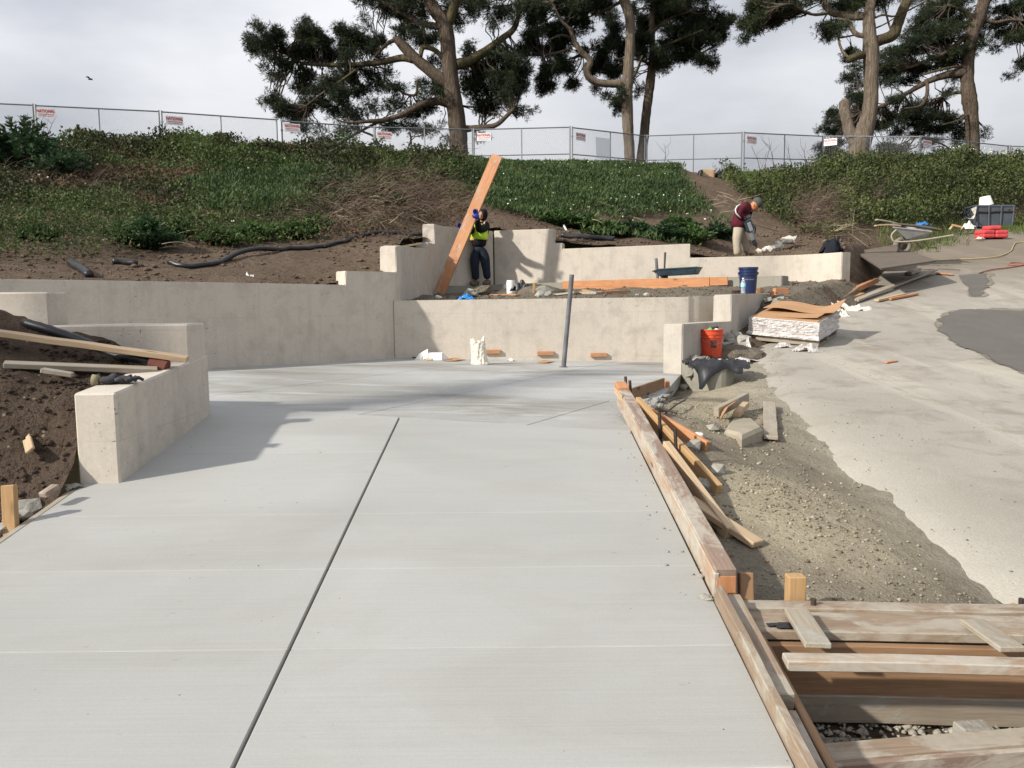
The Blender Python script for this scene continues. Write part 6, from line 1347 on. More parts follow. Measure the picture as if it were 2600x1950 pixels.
c = at(2460, 577, 23.6); crumple('white_sack', (c.x, c.y, c.z-.06), .22, .18, .22, 41, M_CLOTHW, 'white half-empty sack on the ground left of the waste bin', 'sack')
c = at(2488, 603, 22.0); crumple('white_rag', (c.x, c.y, c.z-.04), .13, .10, .06, 42, M_CLOTHW, 'white scrap at the foot of the red bag stack', 'rag')
c0, c1 = at(2416, 571, 23.4), at(2442, 577, 23.3); tboard('wood_offcut', c0, c1, .12, .05, W_PINE, 'yellow wood offcut left of the white sack', 'wood offcut'); c0, c1 = at(2411, 583, 23.3), at(2420, 572, 23.4); tboard('wood_offcut', c0, c1, .06, .04, W_PALE, 'pale stick propping the yellow wood offcut', 'wood offcut')
# hoses and cable
def hose(name, pxs, r, m, label, fn=onroad, lift=.012, cat='hose', n=8):
    P = []
    for p in pxs:
        q = fn(*p); P.append(Vector((q.x, q.y, q.z+r+lift)))
    mb = MB(); mb.tube(catmull(P, n), r, 6); return thing_mb(mb, name, m, label, cat, smooth=True)
hose('yellow_hose', [(2385, 664), (2440, 661), (2500, 658), (2540, 652), (2566, 640), (2574, 625), (2585, 618), (2640, 617)], .013, plain('yellow_rubber', (.48, .38, .17), .6), 'thin yellow hose curving up the road at right')
hose('orange_hose', [(2486, 696), (2520, 687), (2570, 681), (2610, 672), (2580, 669), (2562, 672), (2575, 676), (2640, 674)], .014, plain('orange_rubber', (.33, .13, .08), .6), 'reddish hose looped at the right edge above the damp patch')
hose('steel_cable', [(2302, 698), (2330, 690), (2380, 686), (2438, 689)], .006, M_STEEL, 'thin dark cable arching behind the lumber pile', lift=.02)
# dark jacket on the wall end, white rubble, planks
c = at(2112, 634, 15.6); crumple('dark_jacket', (c.x, c.y, c.z-.06), .24, .2, .32, 51, plain('navy_fabric', (.010, .011, .018), .9), 'dark jacket bundled on the soil at the end of the upper wall', 'jacket', smooth=True)
def rubble_pile(name, spots, m, label, rmin, rmax, group, seed):
    for k, (px, py, d) in enumerate(spots):
        rock_thing('rubble_chunk', at(px, py, d), random.uniform(rmin, rmax), seed+k, m, label, 'rubble chunk', group, .7)
rubble_pile('r', [(1998, 611, 18.3), (1988, 616, 18.2), (2008, 610, 18.4), (1980, 622, 18.1), (1992, 607, 18.5), (2014, 615, 18.3), (1970, 628, 17.9), (1960, 632, 17.7), (1952, 634, 17.6), (2003, 604, 18.5), (1975, 618, 18.2), (1940, 636, 17.5), (1930, 638, 17.5)], M_RUBBLEW, 'pale rubble chunk freshly broken right of the bent worker', .07, .14, 'pale rubble beside the bent worker', 300)
# upper slope bits: wooden box, black bag, stakes
c = at(1790, 450, 27.5); e = empty('plywood_box', c); tag(e, 'tilted plywood box on the crest above the bent worker', 'box')
b_ = at(1771, 464, 27.3); mb = MB(); mb.box(at(1795, 449, 27.4), (.44, .3, .46), Matrix.Rotation(.05, 3, 'Y')); mb.build('panel', W_PALE, e, bevel=.01); mb = MB(); mb.box(at(1777, 444, 27.25), (.10, .3, .30), Matrix.Rotation(.2, 3, 'Y')); mb.build('wrap', M_BLACKP, e, bevel=.02)
board('rail', at(1810, 472, 27.2), at(1811, 433, 27.2), .05, .04, W_ORANGE2, up=(0, -1, 0), parent=e)
c = at(1826, 452, 27.5); crumple('black_bag', (c.x, c.y, c.z-.15), .30, .2, .5, 61, M_BLACKP, 'black plastic bag beside the plywood box on the crest', 'bag')
c0, c1 = at(1432, 573, 18.5), at(1446, 600, 17.9); mb = MB(); mb.tube([c0, c1], .022, 8); thing_mb(mb, 'pvc_pipe', M_WHITE, 'short white pipe leaning on the soil above the upper wall', 'pipe')
# ---- black drain pipes on the bank
def corr(pts, r, n=10, pitch=.045):
    P = catmull(pts, 10); L = [0]
    for a, b in zip(P[:-1], P[1:]): L.append(L[-1]+(b-a).length)
    k = max(8, int(L[-1]/pitch)); out = []
    for s in np.linspace(0, L[-1], k):
        i = min(len(P)-2, max(0, int(np.searchsorted(L, s))-1)); t = (s-L[i])/max(1e-6, L[i+1]-L[i]); out.append(P[i].lerp(P[i+1], t))
    return out, [r*(1.0 if i % 2 else .92) for i in range(k)]
def bank_pipe(pxs, r, label, lift=.0):
    pts = []
    for px, py, d in pxs: q = at(px, py, d); pts.append(q+Z*lift)
    P, Rr = corr(pts, r); P = [Vector((q.x, q.y, max(q.z, hz(q.x, q.y)+r*.75) if q.y > 8 and -40 < q.x < 40 and lift >= 0 else q.z)) for q in P]; mb = MB(); mb.tube(P, Rr, 10); return thing_mb(mb, 'drain_pipe', M_BLACKP, label, 'pipe', 'black drain pipes', smooth=True)
bank_pipe([(430, 688, 11.0), (470, 690, 10.9), (530, 683, 11.1), (570, 660, 11.4), (610, 640, 11.8), (660, 631, 12.2), (720, 634, 12.5), (800, 634, 12.9), (880, 622, 13.6), (960, 611, 14.5), (1010, 607, 15.1), (1050, 603, 15.8), (1085, 600, 16.6)], .037, 'long black corrugated drain pipe snaking along the foot of the left bank')
bank_pipe([(287, 682, 10.55), (310, 680, 10.6), (348, 687, 10.6)], .04, 'short length of black pipe half buried left of the long one')
bank_pipe([(178, 664, 10.1), (195, 680, 9.95), (215, 702, 9.7), (228, 722, 9.5)], .05, 'black pipe end sticking up behind the left wall')
bank_pipe([(1425, 622, 17.3), (1470, 627, 17.2), (1520, 625, 17.15), (1560, 622, 17.1)], .06, 'black drain pipe behind the first step of the upper wall')
bank_pipe([(60, 812, 5.78), (130, 832, 5.72), (215, 862, 5.7), (290, 895, 5.65), (345, 902, 5.6), (390, 915, 5.6)], .036, 'black drain pipe running down inside the left planter', -.02)
mb = MB(); c = at(405, 921, 5.58); mb.tube([c-Vector((.06, 0, .0)), c+Vector((.05, .0, -.035))], .053, 12); thing_mb(mb, 'pipe_sock', plain('red_brown_sock', (.16, .055, .04), .8), 'reddish cap on the end of the planter drain pipe', 'pipe cap')
c = at(330, 900, 5.45); crumple('foil_scrap', (c.x, c.y, pz(c.x, c.y)), .05, .04, .05, 71, M_WHITE, 'small white wrapper on the soil inside the left planter', 'wrapper', fn=pz)
# sticks and scraps behind the left wall
for a, b, w, m, lab in (((930, 642, 13.4), (1068, 622, 14.0), .09, W_PALE, 'thin board lying on the soil above the first wall steps'), ((720, 690, 11.7), (800, 718, 11.25), .06, W_PALE, 'pale stake leaning on the soil behind the left wall'), ((620, 682, 11.9), (680, 676, 12.0), .03, W_PALE, 'thin pale stick on the soil behind the left wall'), ((450, 694, 10.9), (510, 708, 10.6), .02, W_PALE, 'bent stick near the pipe coupling behind the left wall')):
    tboard('stake', at(*a)+Z*.02, at(*b)+Z*.02, w, .03, m, lab, 'stake', 'loose sticks on the bank')
c = at(633, 706, 10.75); crumple('paper_scrap', (c.x, c.y, c.z-.05), .10, .05, .12, 72, M_PAPER, 'crumpled white paper behind the top of the left wall', 'paper'); c = at(600, 707, 10.7); crumple('cardboard_scrap', (c.x, c.y, c.z-.03), .07, .05, .09, 73, W_PALE, 'tan cardboard scrap beside the white paper behind the wall', 'cardboard')

# ---- on the rear slab
def rs(px, py): p = onrear(px, py); return p
pbp = rs(1430, 932); ptp = at(1452, 697, pbp.y-.05)
e = empty('conduit_riser', pbp); tag(e, 'tall thin grey conduit standing up from the rear slab', 'pipe', 'grey conduits')
MB().tube([pbp-Z*.05, ptp], .030, 16).build('pipe', M_PVC, e, smooth=True, auto=40); MB().tube([pbp+Z*.003, pbp+Z*.008], .055, 16).build('collar', M_JOINT, e)
for px, py, lab in ((1247, 893, 'left wood block fixed to the low wall beside the canvas sack'), (1386, 897, 'middle wood block fixed to the low wall'), (1526, 901, 'right wood block fixed to the low wall')):
    i = pathidx(FWf, px); f0 = FWf[i]; f1 = FWf[i+1]; t = (f1-f0).normalized(); nrm = Vector((t.y, -t.x, 0)); z = at(px, py, f0.y).z; c = Vector((f0.x, f0.y, z))+nrm*.022; hw = .115
    tboard('wood_block', c-t*hw, c+t*hw, .055, .04, W_ORANGE2, lab, 'wood block', 'wood blocks on the low wall', up=nrm)
# canvas sack standing
c = rs(1219, 925); V = []; nu, nv = 30, 16; stt = random.Random(3); fold = [stt.uniform(0, 6) for _ in range(5)]
for j in range(nv+1):
    h = j/nv
    for i in range(nu):
        th = 2*math.pi*i/nu; cr = abs(math.sin(th*4+fold[0]+1.2*math.sin(h*4)))*.20+abs(math.sin(th*7+fold[1]-h*5))*.12
        rr = .105*(.80-.10*h+cr*.9*(1-.3*h)+.05*stt.uniform(-1, 1)+(.12 if h < .1 else 0)); top_ = (.035*math.sin(th*2+1)+.02*math.sin(th*5)) if j >= nv-1 else 0
        V.append((c.x+rr*math.cos(th)-.03*h, c.y+.7*rr*math.sin(th), c.z+.315*h+top_))
V.append((c.x-.02, c.y, c.z+.22)); mb = MB(); mb.add(V, [(j*nu+i, j*nu+(i+1) % nu, (j+1)*nu+(i+1) % nu, (j+1)*nu+i) for j in range(nv) for i in range(nu)]+[(nv*nu+i, nv*nu+(i+1) % nu, len(V)-1) for i in range(nu)])
thing_mb(mb, 'canvas_sack', M_CLOTHW, 'crumpled cream canvas sack standing against the low wall', 'sack')
# white carton and torn paper
c = rs(1107, 915); mb = MB(); mb.box(c+Vector((0, .06, .05)), (.19, .12, .10), Matrix.Rotation(-.12, 3, 'Z')); e = mb.build('white_carton', M_PAPER, None, bevel=.003); tag(e, 'small white carton with open flap at the foot of the low wall', 'carton')
q = c+Vector((.095, .0, 0)); mb = MB(); mb.add([q+Vector((0, .0, .095)), q+Vector((0, .01, .002)), q+Vector((.09, .06, .012)), q+Vector((.0, .11, .095))], [(0, 1, 2), (0, 2, 3)]); o = mb.build('flap', M_PAPER, e); md = o.modifiers.new('t', 'SOLIDIFY'); md.thickness = .003
c = rs(1075, 914); mb = MB(); mb.add([c+Vector((-.12, 0, .003)), c+Vector((.0, -.01, .004)), c+Vector((.02, .01, .06)), c+Vector((-.05, .02, .09)), c+Vector((.06, .03, .15)), c+Vector((.065, .0, .03))], [(0, 1, 2, 3), (1, 5, 4, 2), (2, 4, 3)]); o = mb.build('folded_paper', M_PAPER); md = o.modifiers.new('t', 'SOLIDIFY'); md.thickness = .004; tag(o, 'torn white folded paper left of the white carton', 'paper')
c = rs(1076, 913); crumple('yellow_tape', (c.x, c.y-.03, c.z), .05, .05, .07, 81, plain('yellow_tape', (.55, .40, .03), .5), 'scrap of yellow tape on the torn white paper', 'tape')
tboard('wood_offcut', rs(1082, 915)+Z*.015, rs(1098, 916)+Z*.015, .03, .025, W_PALE, 'small wood peg in front of the white carton', 'wood offcut'); tboard('steel_bar', rs(1036, 909)+Z*.01, rs(1058, 910)+Z*.01, .025, .015, M_STEEL, 'dark bar end in the shaded corner of the low wall', 'bar')
def flat(pxs, fn, m, label, name='cardboard_scrap', cat='cardboard', th=.006, lift=.006):
    P = [fn(*p) for p in pxs]; P = [Vector((p.x, p.y, p.z+lift+.012*(i % 2))) for i, p in enumerate(P)]; return slab4(name, P, th, m, label, cat)
flat([(1128, 918), (1160, 918), (1182, 914), (1150, 911), (1138, 913)], onrear, M_CARD, 'flat cardboard scrap between the carton and the canvas sack'); flat([(1362, 922), (1390, 923), (1408, 919), (1380, 917)], onrear, M_CARD, 'flat cardboard scrap below the middle wood block')
c = rs(1298, 917); crumple('paper_scrap', c, .06, .04, .04, 83, M_CLOTHW, 'crumpled tan paper at the foot of the low wall', 'paper')
# ---- loose things on the terrace
def tpnt(px, py, d): q = at(px, py, d); return Vector((q.x, q.y, tz(q.x, q.y)))
for a, b, w, t, m, lab in (((1235, 744, 14.2), (1315, 752, 13.0), .09, .03, W_ORANGE2, 'orange lath lying on the terrace soil below the worker'), ((1410, 744, 13.0), (1465, 750, 12.6), .12, .03, W_GREY, 'grey board lying behind the tall conduit on the terrace'), ((1465, 748, 12.8), (1520, 751, 12.5), .12, .035, W_GREY, 'grey board right of the tall conduit on the terrace'),
                           ((1450, 741, 13.6), (1500, 743, 13.4), .10, .03, W_ORANGE, 'orange lath behind the grey boards on the terrace'), ((1520, 744, 13.0), (1590, 738, 13.4), .10, .04, W_ORANGE, 'orange board pointing right on the terrace soil'), ((1483, 737, 13.9), (1510, 743, 13.3), .08, .03, W_PINE, 'short pale lath on the terrace behind the conduit'), ((1360, 731, 14.6), (1415, 740, 13.8), .04, .02, W_GREY, 'thin grey lath over the rubble on the terrace')):
    tboard('lath', tpnt(*a)+Z*.03, tpnt(*b)+Z*.035, w, t, m, lab, 'lath', 'laths on the terrace')
c = tpnt(1356, 740, 13.6); tboard('stake', c-Z*.05, c+Z*.17, .045, .035, W_PINE, 'small upright yellow stake in the terrace soil', 'stake', up=(0, -1, 0))
mb = MB(); c = at(1297, 731, 15.2); mb.tube([c-Z*.20, c+Z*.10, c+Z*.14], [.075, .08, .07], 14); thing_mb(mb, 'plastic_tube', M_WHITE, 'white plastic tube standing at the curb right of the worker', 'tube', smooth=True, auto=40)
c = tpnt(1184, 757, 11.9); crumple('blue_bag', c, .13, .08, .09, 91, plain('blue_plastic', (.03, .25, .65), .35), 'bright blue plastic bag on the edge of the low wall', 'plastic bag', fn=lambda x, y: max(tz(x, y), ZFW-.02))
for k, (px, py, d, r, m) in enumerate(((1192, 741, 13.0, .12, M_RUBBLE), (1205, 746, 12.7, .07, M_RUBBLE), (1224, 744, 13.2, .15, M_TERR), (1229, 738, 13.6, .10, M_TERR), (1380, 742, 13.3, .15, M_RUBBLE), (1372, 747, 12.9, .10, M_RUBBLE), (1395, 748, 12.8, .08, M_RUBBLE), (1640, 746, 12.8, .05, M_RUBBLEW), (1618, 748, 12.6, .05, M_RUBBLE), (1112, 750, 12.6, .06, M_RUBBLEW))):
    q = tpnt(px, py, d); rock_thing('soil_clod' if m is M_TERR else 'concrete_chunk', q+Z*r*.4, r, 200+k, m, ['grey chunk on the terrace just above the blue bag', 'small grey chunk right of the blue bag', 'large soil clod below the worker', 'soil clod behind the large clod below the worker', 'big grey rubble chunk by the yellow stake', 'grey rubble chunk nearer than the yellow stake', 'small grey chunk right of the yellow stake', 'pale pebble below the orange form board', 'grey pebble left of the pale pebble', 'pale knob at the foot of the long plank'][k], 'clod' if m is M_TERR else 'chunk')
c = at(1325, 730, 14.9); crumple('black_sheet', (c.x, c.y, c.z-.06), .22, .12, .2, 95, M_BLACKP, 'scrap of black sheeting on the soil mound right of the white tube', 'plastic sheet')
mb = MB(); q = tpnt(1372, 742, 14.0); mb.ellipsoid(q-Z*.05, (.42, .4, .17), 16, 8, wob=.25); tag(mb.build('soil_mound', M_TERR, smooth=True), 'low soil mound on the terrace right of the white tube', 'soil mound', kind='thing')

# ---- left planter and slab edge
a = at(-60, 838, 5.35); b = at(477, 912, 5.62); tboard('lumber_board', a, b, .085, .038, W_PALE, 'long pale two-by-four lying across the left planter onto its wall', 'board', 'boards in the left planter', roll=.1)
a = at(-40, 925, 5.2); b = at(400, 940, 5.45); tboard('lumber_board', at(10, 925, 5.15), at(400, 940, 5.5), .075, .035, W_GREY, 'muddy grey board behind the low planter wall', 'board', 'boards in the left planter', roll=.2)
tboard('lumber_board', at(106, 940, 5.05), at(185, 952, 5.1), .08, .03, W_GREY, 'short muddy board end under the grey planter board', 'board', 'boards in the left planter')
# pair of work gloves on the wall
gx = at(295, 968, 5.02); GL = empty('work_gloves', gx-Z*.03); tag(GL, 'pair of dirty dark work gloves on the low planter wall', 'gloves')
M_GLV = plain('dark_glove', (.045, .045, .05), .8, .2, 0, .35, 20); zt = lambda y: zn+(zf-zn)*(y-4.74)/1.4
for s, ang in ((0, .2), (1, -.35)):
    cx = gx.x-.05+.09*s; cy = gx.y+.02*s; cz = zt(cy)+.025; mb = MB(); Mz = Matrix.Rotation(ang, 3, 'Z'); mb.ellipsoid((cx, cy, cz), (.06, .045, .024), 12, 7, M=Mz); mb.build('palm', M_GLV, GL, smooth=True)
    for f in range(4):
        bdir = Mz @ Vector((.05, -.03+.02*f, 0)); b0_ = Vector((cx, cy, cz))+bdir; tip = b0_+(Mz @ Vector((.055, (-.012+.010*f), .012*((f+s) % 2)))); MB().tube([b0_, b0_.lerp(tip, .5)+Z*.010, tip-Z*.004], [.013, .012, .009], 7).build('finger', M_GLV, GL, smooth=True)
    MB().tube([Vector((cx, cy, cz))+(Mz @ Vector((-.03, .035, 0))), Vector((cx, cy, cz))+(Mz @ Vector((.0, .065, .02)))], [.013, .010], 7).build('thumb', M_GLV, GL, smooth=True); MB().tube([Vector((cx, cy, cz))+(Mz @ Vector((-.05, 0, 0))), Vector((cx, cy, cz))+(Mz @ Vector((-.09, 0, .004)))], [.032, .036], 9).build('cuff', plain('yellow_cuff', (.22, .19, .12), .8) if s == 0 else M_GLV, GL, smooth=True)
# stakes and edging at the left edge of the slab
def slabedge(px, py): return onramp(px, py)
k0 = onramp(0, 1350); k1 = onramp(186, 1222)
tboard('edge_form', Vector((-2.545, 2.6, ramp_z(0, 2.6)-.06)), Vector((-2.545, 4.70, ramp_z(0, 4.70)-.06)), .11, .038, W_GREY, 'grey edge form board along the left side of the slab', 'form board', up=(1, 0, 0))
st0 = at(62, 1300, 4.12); tboard('stake', Vector((st0.x-.08, st0.y, st0.z-.30)), at(62, 1231, 4.18)+Vector((-.08, 0, 0)), .07, .038, W_PINE, 'yellow stake driven at the left edge of the slab', 'stake', up=(0, -1, 0))
tboard('stake', at(77, 1145, 4.66), at(62, 1086, 4.86), .055, .02, W_PALE, 'pale stake half buried in the dark soil at the left', 'stake', up=(0, -1, .3))
tboard('wood_offcut', at(108, 1258, 4.35), at(142, 1235, 4.45), .05, .03, W_RED, 'red-brown offcut between slab edge and dark soil', 'wood offcut')
c = onramp(180, 1240); crumple('wire_scrap', c, .10, .05, .025, 101, M_RUBBLE, 'small twisted scrap on the slab before the planter wall end', 'scrap', fn=ramp_z, thr=.6)
for k, (px, py, r) in enumerate(((95, 1280, .07), (80, 1300, .06), (55, 1305, .06), (30, 1330, .05), (120, 1262, .04))): rock_thing('cement_lump', onramp(px, py)+Vector((-.05, 0, -.02)), r, 400+k, M_RUBBLE, 'lump of spilled cement along the left slab edge', 'cement lump', 'cement lumps at the left slab edge', .5)
# ------------------------------------------------------------------ formwork along the right side of the slab
def rxy(x, y, h=0.0): return Vector((x, y, ramp_z(x, y)+h))
y0f, y1f = 3.33, 6.50
CF = empty('curb_form', rxy(.87, 4.9)); tag(CF, 'long cement-caked timber curb form along the right edge of the slab', 'form')
cuts = [3.33, 4.35, 5.30, 6.50]
board('top_plate', rxy(.888, y0f, .098), rxy(.888, y1f, .085), .088, .036, W_RED, parent=CF, up=(0, -.13, 1))
board('side_plank', rxy(.850, y0f+.004, .035), rxy(.850, y1f, .03), .125, .022, W_CAKE, up=(-1, 0, 0), parent=CF)
board('end_block', rxy(.89, y0f+.03, .078), rxy(.89, y0f+.02, -.14), .085, .06, W_ORANGE, up=(0, -1, 0), parent=CF)
board('back_plank', rxy(.930, y0f+.05, .02), rxy(.930, y1f, .02), .12, .03, W_BROWN, up=(-1, 0, 0), parent=CF)
# kickers and braces leaning off the form
def brace(a, b, w, t, m, lab, **kw): return tboard('brace', a, b, w, t, m, lab, 'brace', 'braces beside the curb form', **kw)
def gp_(px, py, y0=2.5, h=.02): q = onfn(px, py, lambda x, y: gz(x, y), y0, 12); return Vector((q.x, q.y, q.z+h))
brace(Vector((.94, 6.1, ramp_z(0, 6.1)+.09)), gp_(1826, 1255), .04, .085, W_PINE, 'longest yellow brace from the far end of the curb form')
brace(Vector((.945, 5.0, ramp_z(0, 5.0)+.10)), gp_(1852, 1367), .045, .088, W_PALE, 'yellow brown brace leaning from the middle of the curb form')
brace(Vector((.97, 4.45, ramp_z(0, 4.45)-.02)), gp_(1925, 1392), .085, .035, W_PALE, 'pale board lying under the middle brace beside the curb form')
brace(at(1622, 1035, 6.3), gp_(1795, 1145), .035, .10, W_ORANGE, 'orange board leaning from the far end of the curb form')
brace(at(1640, 1052, 6.1), at(1665, 1085, 5.95), .03, .08, W_ORANGE2, 'short orange kicker at the far end of the curb form')
tboard('form_block', rxy(.88, 6.42, .10), rxy(.88, 6.62, .10), .09, .05, W_ORANGE, 'small orange block on the far end of the curb form', 'block')
tboard('splintered_lath', rxy(.835, 6.62, .05), rxy(.838, 6.2, .09), .012, .05, W_PALE, 'splintered thin lath at the far end of the curb form', 'lath')
# steel stakes
def stake_pin(px, pyb, pyt, d, lab):
    a = at(px, pyb, d); b = at(px-3, pyt, d); mb = MB(); mb.tube([a-Z*.15, a, b], .012, 8); return thing_mb(mb, 'steel_stake', M_STEEL, lab, 'steel stake', 'steel form stakes', smooth=True, auto=40)
stake_pin(1591, 999, 956, 6.75, 'leftmost of the two far steel stakes behind the curb form'); stake_pin(1602, 1004, 966, 6.65, 'right one of the two far steel stakes behind the curb form')
stake_pin(1677, 1115, 1046, 5.6, 'steel stake beside the orange board at the curb form'); stake_pin(1717, 1155, 1088, 5.3, 'steel stake nearest to the crossing of the yellow braces')
# wood peg at the tower wall, form board to the wall
c = at(1692, 982, 8.35); mb = MB(); mb.box(c, (.075, .07, .13), Matrix.Rotation(.1, 3, 'Z'), taper=.8); thing_mb(mb, 'wood_peg', W_ORANGE, 'battered orange wood peg at the foot of the short wall', 'peg', bevel=.018)
tboard('form_board', at(1600, 1004, 7.2), at(1684, 975, 8.3), .12, .03, W_BROWN, 'dark form board from the curb form to the short wall', 'form board', up=(1, -.4, 0))
# mortar spill at the far end of the curb form
for k in range(34):
    px = random.uniform(1615, 1700); py = random.uniform(1000, 1040); 
    if py < 1000+(px-1615)*-.1 or px > 1690-(py-1000)*.6+10: continue
    p = gp_(px, py, 4, .015); rock_thing('mortar_crumb', p, random.uniform(.025, .065), 500+k, M_RUBBLE, 'crumb of spilled grey mortar at the far end of the curb form', 'mortar crumb', 'mortar crumbs at the curb form', .6)
# twigs and rebar ends in the gravel
for a, b, lab in (((1662, 1045), (1708, 1008), 'bent bar pointing up-right at the far end of the curb form'), ((1690, 1055), (1740, 1032), 'thin bar right of the bent bar'), ((1700, 1025), (1732, 1026), 'short thin rod above the thin bar'), ((1672, 1050), (1718, 1068), 'rusty rod lying in the gravel beside the orange board')):
    p, q = gp_(*a, 4, .02), gp_(*b, 4, .06); mb = MB(); mb.tube([p, p.lerp(q, .5)+Z*.012, q], .008, 6); thing_mb(mb, 'thin_rod', M_STEEL, lab, 'rod', 'loose rods in the gravel')
# concrete block in the gravel, boards on it
e = empty('concrete_block', gp_(1885, 1100)); tag(e, 'dusty half-buried concrete block in the gravel strip', 'concrete block')
b0_ = gp_(1850, 1128, 4, 0); pts = []
q1, q2, q3 = gp_(1838, 1105, 4, 0), gp_(1870, 1132, 4, 0), gp_(1945, 1118, 4, 0); top = q1.z+.045
poly = ccw([(q1.x, q1.y), (q1.x+.06, q1.y-.14), (q2.x+.02, q2.y-.04), (q3.x-.02, q3.y), (q3.x+.04, q3.y+.50), (q1.x+.22, q1.y+.62)])
MB().prism(poly, .35, top).build('block', M_DUSTB, e, bevel=.025)
tboard('lumber_board', gp_(1957, 1122, 4, .03), gp_(1953, 1036, 4, .05), .11, .03, W_GREY, 'dusty grey board lying beside the concrete block in the gravel', 'board', up=(0, -.2, 1))
for a, b, w, t, m, lab in (((1818, 1062, .05), (1895, 1041, .12), .05, .08, W_GREY, 'grey timber offcut behind the concrete block'), ((1870, 1070, .06), (1893, 1052, .09), .06, .05, W_PALE, 'rounded pale offcut behind the concrete block')):
    tboard('wood_offcut', gp_(a[0], a[1], 4, a[2]), gp_(b[0], b[1], 4, b[2]), w, t, m, lab, 'wood offcut')
slab4('cardboard_scrap', [gp_(1826, 1084, 4, .05), gp_(1848, 1080, 4, .16), gp_(1870, 1067, 4, .17), gp_(1856, 1052, 4, .10), gp_(1835, 1062, 4, .08)], .01, M_CARD, 'bent cardboard piece leaning on the concrete block', 'cardboard')
for k, (px, py, r, m) in enumerate(((1822, 1202, .07, M_RUBBLE), (1790, 1240, .06, M_RUBBLE), (1760, 1140, .07, M_RUBBLE), (1772, 1112, .05, M_RUBBLEW), (1812, 1092, .06, M_RUBBLE), (1735, 989, .07, M_RUBBLE), (1745, 985, .05, M_RUBBLE))):
    rock_thing('concrete_chunk', gp_(px, py, 3, r*.3), r, 600+k, m, ['pale grey chunk in the gravel right of the longest brace', 'dark chunk under the tip of the longest brace', 'chunk between the orange board and the steel stake', 'white chip right of the orange board', 'chunk at the left corner of the concrete block', 'chunk at the foot of the short wall', 'small chunk beside the chunk at the short wall'][k], 'chunk')
# crushed stone strewn over the strip
N0 = 30000; X = rng.uniform(.98, 3.2, N0); Y = rng.uniform(3.36, 10.2, N0)**1.0; Y = 3.36+(Y-3.36)**1.25/(10.2-3.36)**.25
dn = vnoise(X, Y, 1.3, 77, 3)*.5+.5+.7*np.exp(-((X-1.75)**2/.16+(Y-4.6)**2/.9))+.5*np.exp(-((X-1.75)**2/.12+(Y-7.2)**2/.5)); ok = (rng.random(N0) < np.clip(dn*1.1-.42, 0, 1)) & (X < road_left(Y)+.05+.12*rng.normal(0, 1, N0)) & ~inpoly(X, Y, big) & ~inpoly(X, Y, poly) & (Y < 9.6) & ~((Y > 8.2) & (X < 2.1))
X, Y = X[ok], Y[ok]; Zs = grav_z(X, Y)
base = np.array([(1, 0, 0), (-1, 0, 0), (0, 1, 0), (0, -1, 0), (0, 0, 1), (0, 0, -1)], float); tri = np.array([(0, 2, 4), (2, 1, 4), (1, 3, 4), (3, 0, 4), (2, 0, 5), (1, 2, 5), (3, 1, 5), (0, 3, 5)])
def stones(X, Y, Zs, smin, smax, m, label, name):
    n = len(X); s = smin*(smax/smin)**(rng.random(n)**2.2); ang = rng.uniform(0, 6.28, n); ca, sa = np.cos(ang), np.sin(ang)
    B = base[None]*rng.uniform(.6, 1.25, (n, 6, 1))*np.array([1, .8, .6]); B = B*s[:, None, None]
    V = np.stack([X[:, None]+B[:, :, 0]*ca[:, None]-B[:, :, 1]*sa[:, None], Y[:, None]+B[:, :, 0]*sa[:, None]+B[:, :, 1]*ca[:, None], Zs[:, None]+s[:, None]*.15+B[:, :, 2]], -1).reshape(-1, 3)
    Fc = (np.arange(n)[:, None, None]*6+tri[None]).reshape(-1, 3); return emit(name, V, Fc, m, label=label, cat='gravel', kind='stuff')
g = G('stone_mix'); ri = g.n('NewGeometry').outputs['Random Per Island']; g.bsdf(g.ramp(ri, [(0, (.13, .108, .075)), (.4, (.22, .187, .128)), (.8, (.30, .262, .185)), (1, (.42, .38, .29))]), .9, None, .2); M_SMIX = g.done()
stones(X, Y, Zs, .004, .019, M_SMIX, 'loose crushed stone scattered over the gravel strip', 'loose_gravel')
# small debris flecks on the slab beside the form
n = 90; X = rng.uniform(.55, .83, n)-np.abs(rng.normal(0, .05, n)); Y = rng.uniform(3.3, 6.4, n); X = XR-.01-np.abs(rng.normal(0, .10, n)); stones(X, Y, S_RAMP*Y-.001, .003, .014, M_RUBBLE, 'tiny mortar flecks on the slab along the curb form', 'mortar_flecks')
n = 40; X = rng.uniform(-2.4, .7, n); Y = rng.uniform(2.2, 5.6, n); stones(X, Y, S_RAMP*Y-.001, .002, .006, plain('dark_flecks', (.09, .08, .065), .9), 'tiny dark specks scattered on the slab', 'dark_specks')
for px, py, r in ((1790, 1520, .03), (1803, 1525, .02), (1778, 1466, .016), (1785, 1450, .013)): rock_thing('mortar_crumb', onramp(px, py)+Z*.004, r, 900+px, M_RUBBLE, 'flake of mortar on the slab near the end of the curb form', 'mortar crumb', 'mortar flakes on the slab', .35)

